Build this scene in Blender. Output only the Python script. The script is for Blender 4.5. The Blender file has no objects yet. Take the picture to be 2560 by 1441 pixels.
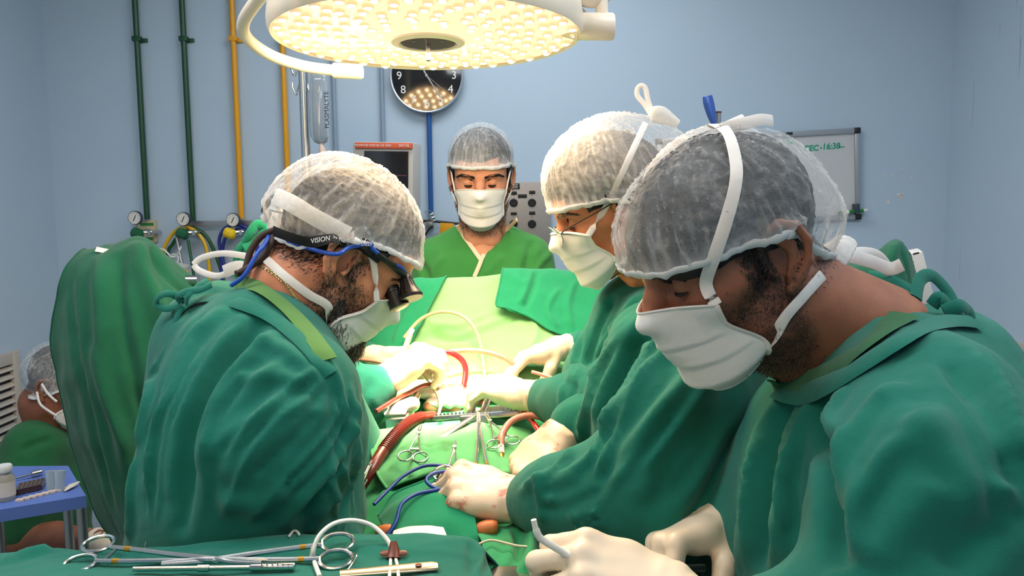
import bpy, bmesh, math, random
import numpy as np
from mathutils import Vector, Matrix
from mathutils.bvhtree import BVHTree

random.seed(7)
rng = np.random.default_rng(7)
scene = bpy.context.scene
COL = scene.collection

# ------------------------------------------------------------------ camera
FPX = 2000.0
CAM = Vector((0, 0, 1.62))
PITCH, ROLL = math.radians(5.9), math.radians(-0.6)
_f = Vector((0, math.cos(PITCH), -math.sin(PITCH)))
_r0, _u0 = Vector((1, 0, 0)), Vector((0, math.sin(PITCH), math.cos(PITCH)))
_r = _r0 * math.cos(ROLL) + _u0 * math.sin(ROLL)
_u = _u0 * math.cos(ROLL) - _r0 * math.sin(ROLL)
cam_data = bpy.data.cameras.new('camera')
cam_data.sensor_width = 36.0
cam_data.lens = 36.0 * FPX / 2560.0
cam_data.clip_start = 0.05
cam = bpy.data.objects.new('camera', cam_data)
cam.matrix_world = Matrix((( _r.x, _u.x, -_f.x, CAM.x), (_r.y, _u.y, -_f.y, CAM.y), (_r.z, _u.z, -_f.z, CAM.z), (0, 0, 0, 1)))
COL.objects.link(cam)
scene.camera = cam

def ray(px, py):
    return _f + _r * ((px - 1280.0) / FPX) + _u * ((720.5 - py) / FPX)
def P(px, py, Y):
    d = ray(px, py)
    return CAM + d * (Y / d.y)

# ------------------------------------------------------------------ world, exposure, room light
scene.view_settings.view_transform = 'Standard'
scene.view_settings.look = 'None'
scene.view_settings.gamma = 1.0
scene.view_settings.use_curve_mapping = False
scene.view_settings.exposure = 0.0
cy = scene.cycles
cy.max_bounces = 5; cy.diffuse_bounces = 3; cy.glossy_bounces = 3; cy.transmission_bounces = 5; cy.transparent_max_bounces = 8
cy.caustics_reflective = False; cy.caustics_refractive = False
cy.use_adaptive_sampling = True; cy.adaptive_threshold = 0.07
world = bpy.data.worlds.new('world')
scene.world = world
world.use_nodes = True
world.node_tree.nodes['Background'].inputs[0].default_value = (0.8, 0.9, 1.0, 1)
world.node_tree.nodes['Background'].inputs[1].default_value = 0.02
CEIL_Z = 2.9
CEILING_W = [19.0, 19.0, 8.0, 14.0]
CEILING_COLOR = (0.93, 0.97, 1.0)
CEILING_SPOTS = [(-1.05, 1.0), (1.05, 1.0), (0.0, -0.7), (0.0, 2.5)]
LAMP_W = 520.0
SPILL_W = 15.0
LAMP_COLOR = (1.0, 0.73, 0.45)

# ------------------------------------------------------------------ materials
def srgb(r, g, b):
    def f(c):
        c /= 255.0
        return c / 12.92 if c <= 0.04045 else ((c + 0.055) / 1.055) ** 2.4
    return (f(r), f(g), f(b), 1.0)

def nodes_of(name):
    m = bpy.data.materials.new(name)
    m.use_nodes = True
    nt = m.node_tree
    return m, nt, nt.nodes, nt.links, nt.nodes['Principled BSDF']

def mat(name, color, rough=0.6, metal=0.0, var=None, bump=None, spec=None, sheen=0.0, coat=0.0, trans=0.0, emit=None, sss=0.0, stretch=None):
    """procedural surface: var=(scale, amount) colour mottling, bump=(scale, strength)"""
    m, nt, N, L, b = nodes_of(name)
    b.inputs['Base Color'].default_value = color
    b.inputs['Roughness'].default_value = rough
    b.inputs['Metallic'].default_value = metal
    if spec is not None: b.inputs['Specular IOR Level'].default_value = spec
    if sheen: b.inputs['Sheen Weight'].default_value = sheen; b.inputs['Sheen Roughness'].default_value = 0.5
    if coat: b.inputs['Coat Weight'].default_value = coat
    if trans: b.inputs['Transmission Weight'].default_value = trans
    if sss:
        b.inputs['Subsurface Weight'].default_value = sss
        b.inputs['Subsurface Radius'].default_value = (0.012, 0.005, 0.003)
        b.inputs['Subsurface Scale'].default_value = 1.0
    if emit:
        b.inputs['Emission Color'].default_value = emit[0]
        b.inputs['Emission Strength'].default_value = emit[1]
        m.cycles.emission_sampling = 'NONE'      # the fixtures' own lamps do the lighting
    tc = N.new('ShaderNodeTexCoord')
    src = tc.outputs['Object']
    if stretch:
        mp = N.new('ShaderNodeMapping'); mp.inputs['Scale'].default_value = stretch
        L.new(src, mp.inputs['Vector']); src = mp.outputs['Vector']
    if var:
        n = N.new('ShaderNodeTexNoise'); n.inputs['Scale'].default_value = var[0]; n.inputs['Detail'].default_value = 4
        L.new(src, n.inputs['Vector'])
        hsv = N.new('ShaderNodeHueSaturation'); hsv.inputs['Color'].default_value = color
        mr = N.new('ShaderNodeMapRange'); mr.inputs[1].default_value = 0.3; mr.inputs[2].default_value = 0.7
        mr.inputs[3].default_value = 1 - var[1]; mr.inputs[4].default_value = 1 + var[1]
        L.new(n.outputs['Fac'], mr.inputs[0]); L.new(mr.outputs[0], hsv.inputs['Value']); L.new(hsv.outputs[0], b.inputs['Base Color'])
    if bump:
        n2 = N.new('ShaderNodeTexNoise'); n2.inputs['Scale'].default_value = bump[0]; n2.inputs['Detail'].default_value = 3
        L.new(src, n2.inputs['Vector'])
        bp = N.new('ShaderNodeBump'); bp.inputs['Strength'].default_value = bump[1]; bp.inputs['Distance'].default_value = 0.002
        L.new(n2.outputs['Fac'], bp.inputs['Height']); L.new(bp.outputs[0], b.inputs['Normal'])
    return m

def cloth(name, color, var=0.10, weave=900.0, bumpk=0.35, stain=None):
    """woven cotton: fine twill bump, soft mottling, optional wet blotches"""
    m, nt, N, L, b = nodes_of(name)
    b.inputs['Roughness'].default_value = 0.92
    b.inputs['Specular IOR Level'].default_value = 0.15
    b.inputs['Sheen Weight'].default_value = 0.12
    b.inputs['Sheen Roughness'].default_value = 0.6
    tc = N.new('ShaderNodeTexCoord')
    n = N.new('ShaderNodeTexNoise'); n.inputs['Scale'].default_value = 6; n.inputs['Detail'].default_value = 6; n.inputs['Roughness'].default_value = 0.65
    L.new(tc.outputs['Object'], n.inputs['Vector'])
    mr = N.new('ShaderNodeMapRange'); mr.inputs[1].default_value = 0.3; mr.inputs[2].default_value = 0.7
    mr.inputs[3].default_value = 1 - var; mr.inputs[4].default_value = 1 + var
    L.new(n.outputs['Fac'], mr.inputs[0])
    hsv = N.new('ShaderNodeHueSaturation'); hsv.inputs['Color'].default_value = color
    L.new(mr.outputs[0], hsv.inputs['Value'])
    last = hsv.outputs[0]
    if stain:
        n3 = N.new('ShaderNodeTexNoise'); n3.inputs['Scale'].default_value = stain[1]; n3.inputs['Detail'].default_value = 5
        L.new(tc.outputs['Object'], n3.inputs['Vector'])
        r3 = N.new('ShaderNodeMapRange'); r3.inputs[1].default_value = stain[2]; r3.inputs[2].default_value = stain[2] + 0.06
        r3.inputs[3].default_value = 0; r3.inputs[4].default_value = stain[3]
        L.new(n3.outputs['Fac'], r3.inputs[0])
        mx = N.new('ShaderNodeMix'); mx.data_type = 'RGBA'
        L.new(r3.outputs[0], mx.inputs[0]); L.new(last, mx.inputs[6]); mx.inputs[7].default_value = stain[0]
        last = mx.outputs[2]
    L.new(last, b.inputs['Base Color'])
    w = N.new('ShaderNodeTexNoise'); w.inputs['Scale'].default_value = weave; w.inputs['Detail'].default_value = 2
    L.new(tc.outputs['Object'], w.inputs['Vector'])
    n4 = N.new('ShaderNodeTexNoise'); n4.inputs['Scale'].default_value = 45; n4.inputs['Detail'].default_value = 4
    L.new(tc.outputs['Object'], n4.inputs['Vector'])
    ad = N.new('ShaderNodeMath'); ad.operation = 'MULTIPLY_ADD'; ad.inputs[1].default_value = 0.25
    L.new(w.outputs['Fac'], ad.inputs[0]); L.new(n4.outputs['Fac'], ad.inputs[2])
    bp = N.new('ShaderNodeBump'); bp.inputs['Strength'].default_value = bumpk; bp.inputs['Distance'].default_value = 0.004
    L.new(ad.outputs[0], bp.inputs['Height']); L.new(bp.outputs[0], b.inputs['Normal'])
    return m

def sheer(name, color, density, lo=0.35, stretch=(1, 1, 1), scale=60.0):
    """thin non-woven veil: fibres that partly let the things behind show"""
    m, nt, N, L, b = nodes_of(name)
    out = N['Material Output']
    N.remove(b)
    d = N.new('ShaderNodeBsdfDiffuse'); d.inputs[0].default_value = color
    t = N.new('ShaderNodeBsdfTranslucent'); t.inputs[0].default_value = color
    md = N.new('ShaderNodeMixShader'); md.inputs[0].default_value = 0.3
    L.new(d.outputs[0], md.inputs[1]); L.new(t.outputs[0], md.inputs[2])
    tr = N.new('ShaderNodeBsdfTransparent')
    tc = N.new('ShaderNodeTexCoord'); mp = N.new('ShaderNodeMapping'); mp.inputs['Scale'].default_value = stretch
    L.new(tc.outputs['Object'], mp.inputs['Vector'])
    n = N.new('ShaderNodeTexNoise'); n.inputs['Scale'].default_value = scale; n.inputs['Detail'].default_value = 6; n.inputs['Roughness'].default_value = 0.7
    n.inputs['Distortion'].default_value = 0.6
    L.new(mp.outputs[0], n.inputs['Vector'])
    mr = N.new('ShaderNodeMapRange'); mr.inputs[1].default_value = 0.32; mr.inputs[2].default_value = 0.68
    mr.inputs[3].default_value = lo; mr.inputs[4].default_value = density
    L.new(n.outputs['Fac'], mr.inputs[0])
    at = N.new('ShaderNodeAttribute'); at.attribute_name = 'dense'
    mx = N.new('ShaderNodeMath'); mx.operation = 'ADD'; mx.use_clamp = True
    L.new(mr.outputs[0], mx.inputs[0]); L.new(at.outputs['Fac'], mx.inputs[1])
    bp = N.new('ShaderNodeBump'); bp.inputs['Strength'].default_value = 0.3; bp.inputs['Distance'].default_value = 0.003
    L.new(n.outputs['Fac'], bp.inputs['Height']); L.new(bp.outputs[0], d.inputs['Normal'])
    ms = N.new('ShaderNodeMixShader')
    L.new(mx.outputs[0], ms.inputs[0]); L.new(tr.outputs[0], ms.inputs[1]); L.new(md.outputs[0], ms.inputs[2])
    L.new(ms.outputs[0], out.inputs['Surface'])
    return m

def skin(name, color, hair):
    """skin with pores, blotches and a per-vertex 'beard' mask for stubble"""
    m, nt, N, L, b = nodes_of(name)
    b.inputs['Roughness'].default_value = 0.5
    b.inputs['Specular IOR Level'].default_value = 0.35
    b.inputs['Subsurface Weight'].default_value = 0.15
    b.inputs['Subsurface Radius'].default_value = (0.01, 0.004, 0.002)
    tc = N.new('ShaderNodeTexCoord')
    n = N.new('ShaderNodeTexNoise'); n.inputs['Scale'].default_value = 28; n.inputs['Detail'].default_value = 5
    L.new(tc.outputs['Object'], n.inputs['Vector'])
    mr = N.new('ShaderNodeMapRange'); mr.inputs[1].default_value = 0.3; mr.inputs[2].default_value = 0.7; mr.inputs[3].default_value = 0.86; mr.inputs[4].default_value = 1.12
    L.new(n.outputs['Fac'], mr.inputs[0])
    hsv = N.new('ShaderNodeHueSaturation'); hsv.inputs['Color'].default_value = color
    L.new(mr.outputs[0], hsv.inputs['Value'])
    at = N.new('ShaderNodeAttribute'); at.attribute_name = 'beard'
    n2 = N.new('ShaderNodeTexNoise'); n2.inputs['Scale'].default_value = 420; n2.inputs['Detail'].default_value = 2
    L.new(tc.outputs['Object'], n2.inputs['Vector'])
    r2 = N.new('ShaderNodeMapRange'); r2.inputs[1].default_value = 0.35; r2.inputs[2].default_value = 0.6; r2.inputs[3].default_value = 0.45; r2.inputs[4].default_value = 1.0
    L.new(n2.outputs['Fac'], r2.inputs[0])
    mu = N.new('ShaderNodeMath'); mu.operation = 'MULTIPLY'
    L.new(at.outputs['Fac'], mu.inputs[0]); L.new(r2.outputs[0], mu.inputs[1])
    mx = N.new('ShaderNodeMix'); mx.data_type = 'RGBA'
    L.new(mu.outputs[0], mx.inputs[0]); L.new(hsv.outputs[0], mx.inputs[6]); mx.inputs[7].default_value = hair
    L.new(mx.outputs[2], b.inputs['Base Color'])
    bp = N.new('ShaderNodeBump'); bp.inputs['Strength'].default_value = 0.12; bp.inputs['Distance'].default_value = 0.002
    L.new(n2.outputs['Fac'], bp.inputs['Height']); L.new(bp.outputs[0], b.inputs['Normal'])
    return m

# ------------------------------------------------------------------ objects
def link(o, parent=None):
    COL.objects.link(o)
    if parent is not None:
        o.parent = parent
        o.matrix_parent_inverse = parent.matrix_world.inverted()
    return o

def tag(o, label=None, cat=None, group=None, kind=None):
    if label: o['label'] = label
    if cat: o['category'] = cat
    if group: o['group'] = group
    if kind: o['kind'] = kind
    return o

def empty(name, loc, label=None, cat=None, group=None):
    o = bpy.data.objects.new(name, None)
    o.empty_display_size = 0.05
    o.matrix_world = Matrix.Translation(Vector(loc))
    link(o)
    return tag(o, label, cat, group)

def mesh_data(name, v, f, m, smooth=True):
    me = bpy.data.meshes.new(name)
    v = np.asarray(v, dtype=np.float32).reshape(-1, 3)
    if isinstance(f, np.ndarray) and f.ndim == 2:
        n = f.shape[1]
        me.vertices.add(len(v)); me.vertices.foreach_set('co', v.ravel())
        me.loops.add(f.size); me.loops.foreach_set('vertex_index', f.astype(np.int32).ravel())
        me.polygons.add(len(f)); me.polygons.foreach_set('loop_start', np.arange(0, f.size, n, dtype=np.int32))
        me.update(calc_edges=True)
    else:
        me.from_pydata([tuple(map(float, x)) for x in v], [], [tuple(int(i) for i in q) for q in f])
    me.validate()
    if smooth:
        me.polygons.foreach_set('use_smooth', np.ones(len(me.polygons), dtype=bool))
    if m is not None: me.materials.append(m)
    me.update()
    return me

def mobj(name, v, f, m, parent=None, smooth=True, sharp=None):
    me = mesh_data(name, v, f, m, smooth)
    if sharp: me.set_sharp_from_angle(angle=math.radians(sharp))
    return link(bpy.data.objects.new(name, me), parent)

def attr(o, name, vals):
    a = o.data.attributes.new(name, 'FLOAT', 'POINT')
    a.data.foreach_set('value', np.asarray(vals, dtype=np.float32))

class MB:
    """collects simple shapes into one mesh"""
    def __init__(s): s.v = []; s.f = []
    def add(s, v, f):
        o = len(s.v); s.v += [tuple(x) for x in v]; s.f += [tuple(i + o for i in q) for q in f]; return s
    def box(s, c, size, R=None, bev=0.0):
        c = Vector(c); hx, hy, hz = [a / 2 for a in size]
        bm = bmesh.new(); bmesh.ops.create_cube(bm, size=1.0)
        for w in bm.verts: w.co = Vector((w.co.x * size[0], w.co.y * size[1], w.co.z * size[2]))
        if bev: bmesh.ops.bevel(bm, geom=bm.edges[:], offset=bev, segments=2, affect='EDGES', profile=0.6)
        bm.verts.index_update()
        vs = [(R @ w.co if R is not None else w.co) + c for w in bm.verts]
        fs = [[w.index for w in q.verts] for q in bm.faces]
        bm.free()
        return s.add(vs, fs)
    def lathe(s, prof, R=None, c=(0, 0, 0), n=32, cap=True):
        """prof: (radius, height) list about local z"""
        c = Vector(c); vs = []; fs = []
        for r, h in prof:
            for i in range(n):
                a = 2 * math.pi * i / n
                p = Vector((r * math.cos(a), r * math.sin(a), h))
                vs.append((R @ p if R is not None else p) + c)
        m = len(prof)
        for j in range(m - 1):
            for i in range(n):
                k = (i + 1) % n
                fs.append((j * n + i, j * n + k, (j + 1) * n + k, (j + 1) * n + i))
        if cap:
            fs.append(tuple(range(n - 1, -1, -1))); fs.append(tuple((m - 1) * n + i for i in range(n)))
        return s.add(vs, fs)
    def tube(s, pts, r, n=10, cap=True, closed=False, flat=None, up=None):
        """sweep; r number or list; flat=(w,h) makes a ribbon-like oval section"""
        pts = [Vector(p) for p in pts]; m = len(pts)
        rs = r if isinstance(r, (list, tuple, np.ndarray)) else [r] * m
        vs = []; fs = []; prev = None
        for i in range(m):
            if closed: t = pts[(i + 1) % m] - pts[i - 1]
            else: t = pts[min(i + 1, m - 1)] - pts[max(i - 1, 0)]
            if t.length < 1e-9: t = Vector((0, 0, 1))
            t.normalize()
            if up is not None:
                u_ = Vector(up[i] if isinstance(up, list) else up)
                a = u_ - t * u_.dot(t)
            elif prev is None:
                a = t.orthogonal()
            else:
                a = prev - t * prev.dot(t)
            if a.length < 1e-6: a = t.orthogonal()
            a.normalize(); prev = a; b = t.cross(a)
            for k in range(n):
                q = 2 * math.pi * k / n
                if flat: vs.append(pts[i] + a * (math.sin(q) * flat[1] * rs[i]) + b * (math.cos(q) * flat[0] * rs[i]))
                else: vs.append(pts[i] + a * (math.cos(q) * rs[i]) + b * (math.sin(q) * rs[i]))
        segs = m if closed else m - 1
        for i in range(segs):
            j = (i + 1) % m
            for k in range(n):
                l = (k + 1) % n
                fs.append((i * n + k, i * n + l, j * n + l, j * n + k))
        if cap and not closed:
            fs.append(tuple(range(n - 1, -1, -1))); fs.append(tuple((m - 1) * n + k for k in range(n)))
        return s.add(vs, fs)
    def prism(s, poly, z0, z1, R=None, c=(0, 0, 0)):
        c = Vector(c); n = len(poly)
        vs = [Vector((x, y, z)) for z in (z0, z1) for x, y in poly]
        vs = [(R @ p if R is not None else p) + c for p in vs]
        fs = [tuple(range(n - 1, -1, -1)), tuple(range(n, 2 * n))] + [(i, (i + 1) % n, n + (i + 1) % n, n + i) for i in range(n)]
        return s.add(vs, fs)
    def build(s, name, m, parent=None, smooth=True, sharp=40):
        return mobj(name, s.v, s.f, m, parent, smooth, sharp if smooth else None)

def frame_from(x=None, z=None, y=None):
    """rotation matrix whose columns are local axes; first given axis is exact"""
    if z is not None and x is not None:
        x = Vector(x).normalized(); z = Vector(z); z = (z - x * z.dot(x)).normalized(); y = z.cross(x)
    elif z is not None:
        z = Vector(z).normalized(); x = z.orthogonal().normalized(); y = z.cross(x)
    elif x is not None:
        x = Vector(x).normalized(); z = x.orthogonal().normalized(); y = z.cross(x)
    return Matrix(((x.x, y.x, z.x), (x.y, y.y, z.y), (x.z, y.z, z.z)))

def spline(pts, n=8, closed=False):
    """Catmull-Rom through points"""
    p = [Vector(q) for q in pts]; m = len(p); out = []
    rngs = m if closed else m - 1
    for i in range(rngs):
        if closed: a, b, c, d = p[i - 1], p[i], p[(i + 1) % m], p[(i + 2) % m]
        else: a, b, c, d = p[max(i - 1, 0)], p[i], p[i + 1], p[min(i + 2, m - 1)]
        for k in range(n):
            t = k / n
            out.append(0.5 * ((2 * b) + (c - a) * t + (2 * a - 5 * b + 4 * c - d) * t * t + (3 * b - a - 3 * c + d) * t ** 3))
    if not closed: out.append(p[-1])
    return out

def text(name, body, size, loc, R, m, parent=None, extrude=0.0004, align='CENTER', shear=0.0, bold=0.0):
    cu = bpy.data.curves.new(name, 'FONT'); cu.body = body; cu.size = size; cu.extrude = extrude
    cu.align_x = align; cu.align_y = 'CENTER'; cu.shear = shear; cu.resolution_u = 4; cu.offset = bold
    cu.materials.append(m)
    tmp = bpy.data.objects.new('lettering_source', cu)
    COL.objects.link(tmp)
    me = bpy.data.meshes.new_from_object(tmp.evaluated_get(bpy.context.evaluated_depsgraph_get()))
    me.name = name
    if not me.materials: me.materials.append(m)
    bpy.data.objects.remove(tmp); bpy.data.curves.remove(cu)
    o = bpy.data.objects.new(name, me)
    o.matrix_world = Matrix.Translation(Vector(loc)) @ R.to_4x4()
    return link(o, parent)
TO_CAM = Matrix(((1, 0, 0), (0, 0, -1), (0, 1, 0)))      # text plane xy -> world x,z facing -y

# ------------------------------------------------------------------ noise
_perm = np.random.default_rng(3).permutation(256); _perm = np.concatenate([_perm, _perm, _perm])
_grad = np.random.default_rng(5).normal(size=(256, 3)); _grad /= np.linalg.norm(_grad, axis=1)[:, None]
def noise(p):
    p = np.asarray(p, dtype=np.float64); i = np.floor(p).astype(int); f = p - i; u = f * f * f * (f * (f * 6 - 15) + 10); i &= 255
    def g(a, b, c):
        h = _perm[_perm[_perm[(i[:, 0] + a) & 255] + ((i[:, 1] + b) & 255)] + ((i[:, 2] + c) & 255)]
        return ((f - np.array([a, b, c])) * _grad[h]).sum(1)
    x0 = g(0,0,0) + u[:,0] * (g(1,0,0) - g(0,0,0)); x1 = g(0,1,0) + u[:,0] * (g(1,1,0) - g(0,1,0))
    x2 = g(0,0,1) + u[:,0] * (g(1,0,1) - g(0,0,1)); x3 = g(0,1,1) + u[:,0] * (g(1,1,1) - g(0,1,1))
    y0 = x0 + u[:,1] * (x1 - x0); y1 = x2 + u[:,1] * (x3 - x2)
    return (y0 + u[:,2] * (y1 - y0)) * 1.5
def fbm(p, o=3):
    s = 0; a = 1.0
    for k in range(o): s = s + a * noise(p * (2 ** k) + 17.3 * k); a *= 0.5
    return s

# ------------------------------------------------------------------ implicit surfaces
class Grid:
    def __init__(s, lo, hi, h):
        s.lo = np.array(lo, dtype=np.float64); s.h = h
        s.n = np.ceil((np.array(hi) - s.lo) / h).astype(int) + 1
        s.V = np.full(tuple(s.n), 1.0, dtype=np.float32)
    def _sub(s, lo, hi, pad):
        a = np.clip(np.floor((np.asarray(lo) - pad - s.lo) / s.h).astype(int), 0, s.n)
        b = np.clip(np.ceil((np.asarray(hi) + pad - s.lo) / s.h).astype(int) + 1, 0, s.n)
        if np.any(b <= a): return None
        ax = [(s.lo[i] + s.h * np.arange(a[i], b[i])).astype(np.float32) for i in range(3)]
        return (slice(a[0], b[0]), slice(a[1], b[1]), slice(a[2], b[2])), ax[0][:, None, None], ax[1][None, :, None], ax[2][None, None, :]
    def _union(s, sl, d, k):
        A = s.V[sl]
        if k > 0:
            hh = np.maximum(k - np.abs(A - d), 0) / k
            s.V[sl] = np.minimum(A, d) - hh * hh * (k * 0.25)
        else: s.V[sl] = np.minimum(A, d)
    def _sub_op(s, sl, d, k):
        A = s.V[sl]; d = -d
        if k > 0:
            hh = np.maximum(k - np.abs(A - d), 0) / k
            s.V[sl] = np.maximum(A, d) + hh * hh * (k * 0.25)
        else: s.V[sl] = np.maximum(A, d)
    def chain(s, pts, rs, k=0.02, sub=False):
        pts = [np.array(p, dtype=np.float64) for p in pts]
        if not isinstance(rs, (list, tuple)): rs = [rs] * len(pts)
        if len(pts) == 1: pts = pts * 2; rs = [rs[0]] * 2
        for a, b, ra, rb in zip(pts, pts[1:], rs, rs[1:]):
            R = max(ra, rb)
            q = s._sub(np.minimum(a, b) - R, np.maximum(a, b) + R, k + 3 * s.h)
            if q is None: continue
            sl, X, Y, Z = q
            ba = b - a; bb = float(ba @ ba) + 1e-12
            x = X - a[0]; y = Y - a[1]; z = Z - a[2]
            t = np.clip((x * ba[0] + y * ba[1] + z * ba[2]) / bb, 0, 1)
            d = np.sqrt((x - t * ba[0]) ** 2 + (y - t * ba[1]) ** 2 + (z - t * ba[2]) ** 2) - (ra + t * (rb - ra))
            (s._sub_op if sub else s._union)(sl, d.astype(np.float32), k)
        return s
    def ell(s, c, r, R=None, k=0.02, sub=False):
        c = np.array(c, dtype=np.float64); r = np.array(r, dtype=np.float64); m = r.max()
        q = s._sub(c - m, c + m, k + 3 * s.h)
        if q is None: return s
        sl, X, Y, Z = q
        x = X - c[0]; y = Y - c[1]; z = Z - c[2]
        if R is not None:
            R = np.array(R)
            x, y, z = (R[0, 0] * x + R[1, 0] * y + R[2, 0] * z, R[0, 1] * x + R[1, 1] * y + R[2, 1] * z, R[0, 2] * x + R[1, 2] * y + R[2, 2] * z)
        k0 = np.sqrt((x / r[0]) ** 2 + (y / r[1]) ** 2 + (z / r[2]) ** 2)
        k1 = np.sqrt((x / r[0] ** 2) ** 2 + (y / r[1] ** 2) ** 2 + (z / r[2] ** 2) ** 2) + 1e-9
        d = np.where(k0 < 1e-4, -r.min(), k0 * (k0 - 1) / k1)
        (s._sub_op if sub else s._union)(sl, d.astype(np.float32), k)
        return s
    def cut(s, fn, k=0.0):
        """remove where fn(x,y,z) < 0"""
        q = s._sub(s.lo, s.lo + s.h * s.n, 0)
        sl, X, Y, Z = q
        s._sub_op(sl, (fn(X, Y, Z) + 0 * s.V).astype(np.float32), k)
        return s
    def mesh(s):
        V = s.V
        V[0] = np.maximum(V[0], 1e-3); V[-1] = np.maximum(V[-1], 1e-3); V[:, 0] = np.maximum(V[:, 0], 1e-3); V[:, -1] = np.maximum(V[:, -1], 1e-3)
        V[:, :, 0] = np.maximum(V[:, :, 0], 1e-3); V[:, :, -1] = np.maximum(V[:, :, -1], 1e-3)
        S = V < 0
        nx, ny, nz = V.shape
        cnt = np.zeros((nx - 1, ny - 1, nz - 1), dtype=np.int8)
        for i in (0, 1):
            for j in (0, 1):
                for k in (0, 1): cnt += S[i:nx - 1 + i, j:ny - 1 + j, k:nz - 1 + k]
        act = (cnt > 0) & (cnt < 8)
        ids = np.argwhere(act)
        index = np.full(act.shape, -1, dtype=np.int64); index[act] = np.arange(len(ids))
        pos = np.zeros((len(ids), 3)); w = np.zeros(len(ids))
        corners = [(i, j, k) for i in (0, 1) for j in (0, 1) for k in (0, 1)]
        vals = {c: V[ids[:, 0] + c[0], ids[:, 1] + c[1], ids[:, 2] + c[2]] for c in corners}
        for c in corners:
            for ax in range(3):
                if c[ax] == 0:
                    e = list(c); e[ax] = 1; e = tuple(e)
                    va, vb = vals[c], vals[e]; m = (va < 0) != (vb < 0)
                    t = np.where(m, va / np.where(m, va - vb, 1), 0)
                    q = np.array(c, dtype=np.float64)[None, :].repeat(len(ids), 0); q[:, ax] = t
                    pos[m] += q[m]; w[m] += 1
        verts = s.lo + s.h * (ids + pos / np.maximum(w, 1)[:, None])
        F = []
        for ax in range(3):
            o1, o2 = [(1, 2), (2, 0), (0, 1)][ax]
            A = [slice(None)] * 3; B = [slice(None)] * 3
            A[ax] = slice(0, -1); B[ax] = slice(1, None)
            ch = S[tuple(A)] != S[tuple(B)]
            e = np.argwhere(ch)
            e = e[(e[:, o1] > 0) & (e[:, o2] > 0) & (e[:, o1] < s.n[o1] - 1) & (e[:, o2] < s.n[o2] - 1)]
            q = []
            for d1, d2 in ((-1, -1), (0, -1), (0, 0), (-1, 0)):
                c = e.copy(); c[:, o1] += d1; c[:, o2] += d2
                q.append(index[c[:, 0], c[:, 1], c[:, 2]])
            q = np.stack(q, 1)
            fl = ~S[e[:, 0], e[:, 1], e[:, 2]]
            q[fl] = q[fl][:, ::-1]
            F.append(q)
        F = np.concatenate(F); F = F[(F >= 0).all(1)]
        return verts, F

def vnormals(v, f):
    n = np.cross(v[f[:, 2]] - v[f[:, 0]], v[f[:, 3]] - v[f[:, 1]])
    out = np.zeros_like(v)
    for k in range(4): np.add.at(out, f[:, k], n)
    return out / (np.linalg.norm(out, axis=1)[:, None] + 1e-12)

def relax(v, f, it=1, lam=0.5):
    for _ in range(it):
        acc = np.zeros_like(v); c = np.zeros(len(v))
        for a, b in ((0, 1), (1, 2), (2, 3), (3, 0)):
            np.add.at(acc, f[:, a], v[f[:, b]]); np.add.at(c, f[:, a], 1)
            np.add.at(acc, f[:, b], v[f[:, a]]); np.add.at(c, f[:, b], 1)
        v = v + lam * (acc / np.maximum(c, 1)[:, None] - v)
    return v

def bvh_of(v, f):
    return BVHTree.FromPolygons([tuple(x) for x in v.tolist()], [tuple(q) for q in f.tolist()])

def poly_dist(v, pts):
    """distance to a polyline and signed side (for one-sided creases)"""
    best = np.full(len(v), 1e9); tt = np.zeros(len(v))
    n = len(pts) - 1
    for i in range(n):
        a, b = pts[i], pts[i + 1]; ba = b - a; L2 = float(ba @ ba) + 1e-12
        t = np.clip(((v - a) @ ba) / L2, 0, 1)
        d = np.linalg.norm(v - a - t[:, None] * ba, axis=1)
        m = d < best
        best[m] = d[m]; tt[m] = (i + t[m]) / n
    return best, tt

def fold_disp(v, bvh, folds):
    """folds: list of (pixel polyline, width, height): real ridges (or grooves, height<0) raised on the cloth where the photograph shows them"""
    out = np.zeros(len(v))
    for px, w, h in folds:
        pts = []
        for q in spline([Vector((x, y, 0)) for x, y in px], 5):
            hit = bvh.ray_cast(CAM, ray(q.x, q.y).normalized(), 6.0)
            if hit[0] is not None: pts.append(np.array(hit[0]))
        if len(pts) < 2: continue
        clean = [pts[0]]
        for q in pts[1:]:
            if np.linalg.norm(q - clean[-1]) < 0.12: clean.append(q)
        if len(clean) < 2: continue
        P_ = np.array(clean)
        m = ((v > P_.min(0) - 3.5 * w) & (v < P_.max(0) + 3.5 * w)).all(1)
        if not m.any(): continue
        d, t = poly_dist(v[m], clean)
        fade = np.clip(np.minimum(t, 1 - t) * 6, 0, 1) ** 0.7
        x = (d / w) ** 2
        out[m] += h * fade * (1 - 0.9 * x) * np.exp(-x)
    return out
# ================================================================== the room
WB, XL, XR, YF = 3.4, -1.93, 1.84, -1.6
def W(px, py, off=0.0): return P(px, py, WB - off)

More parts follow.
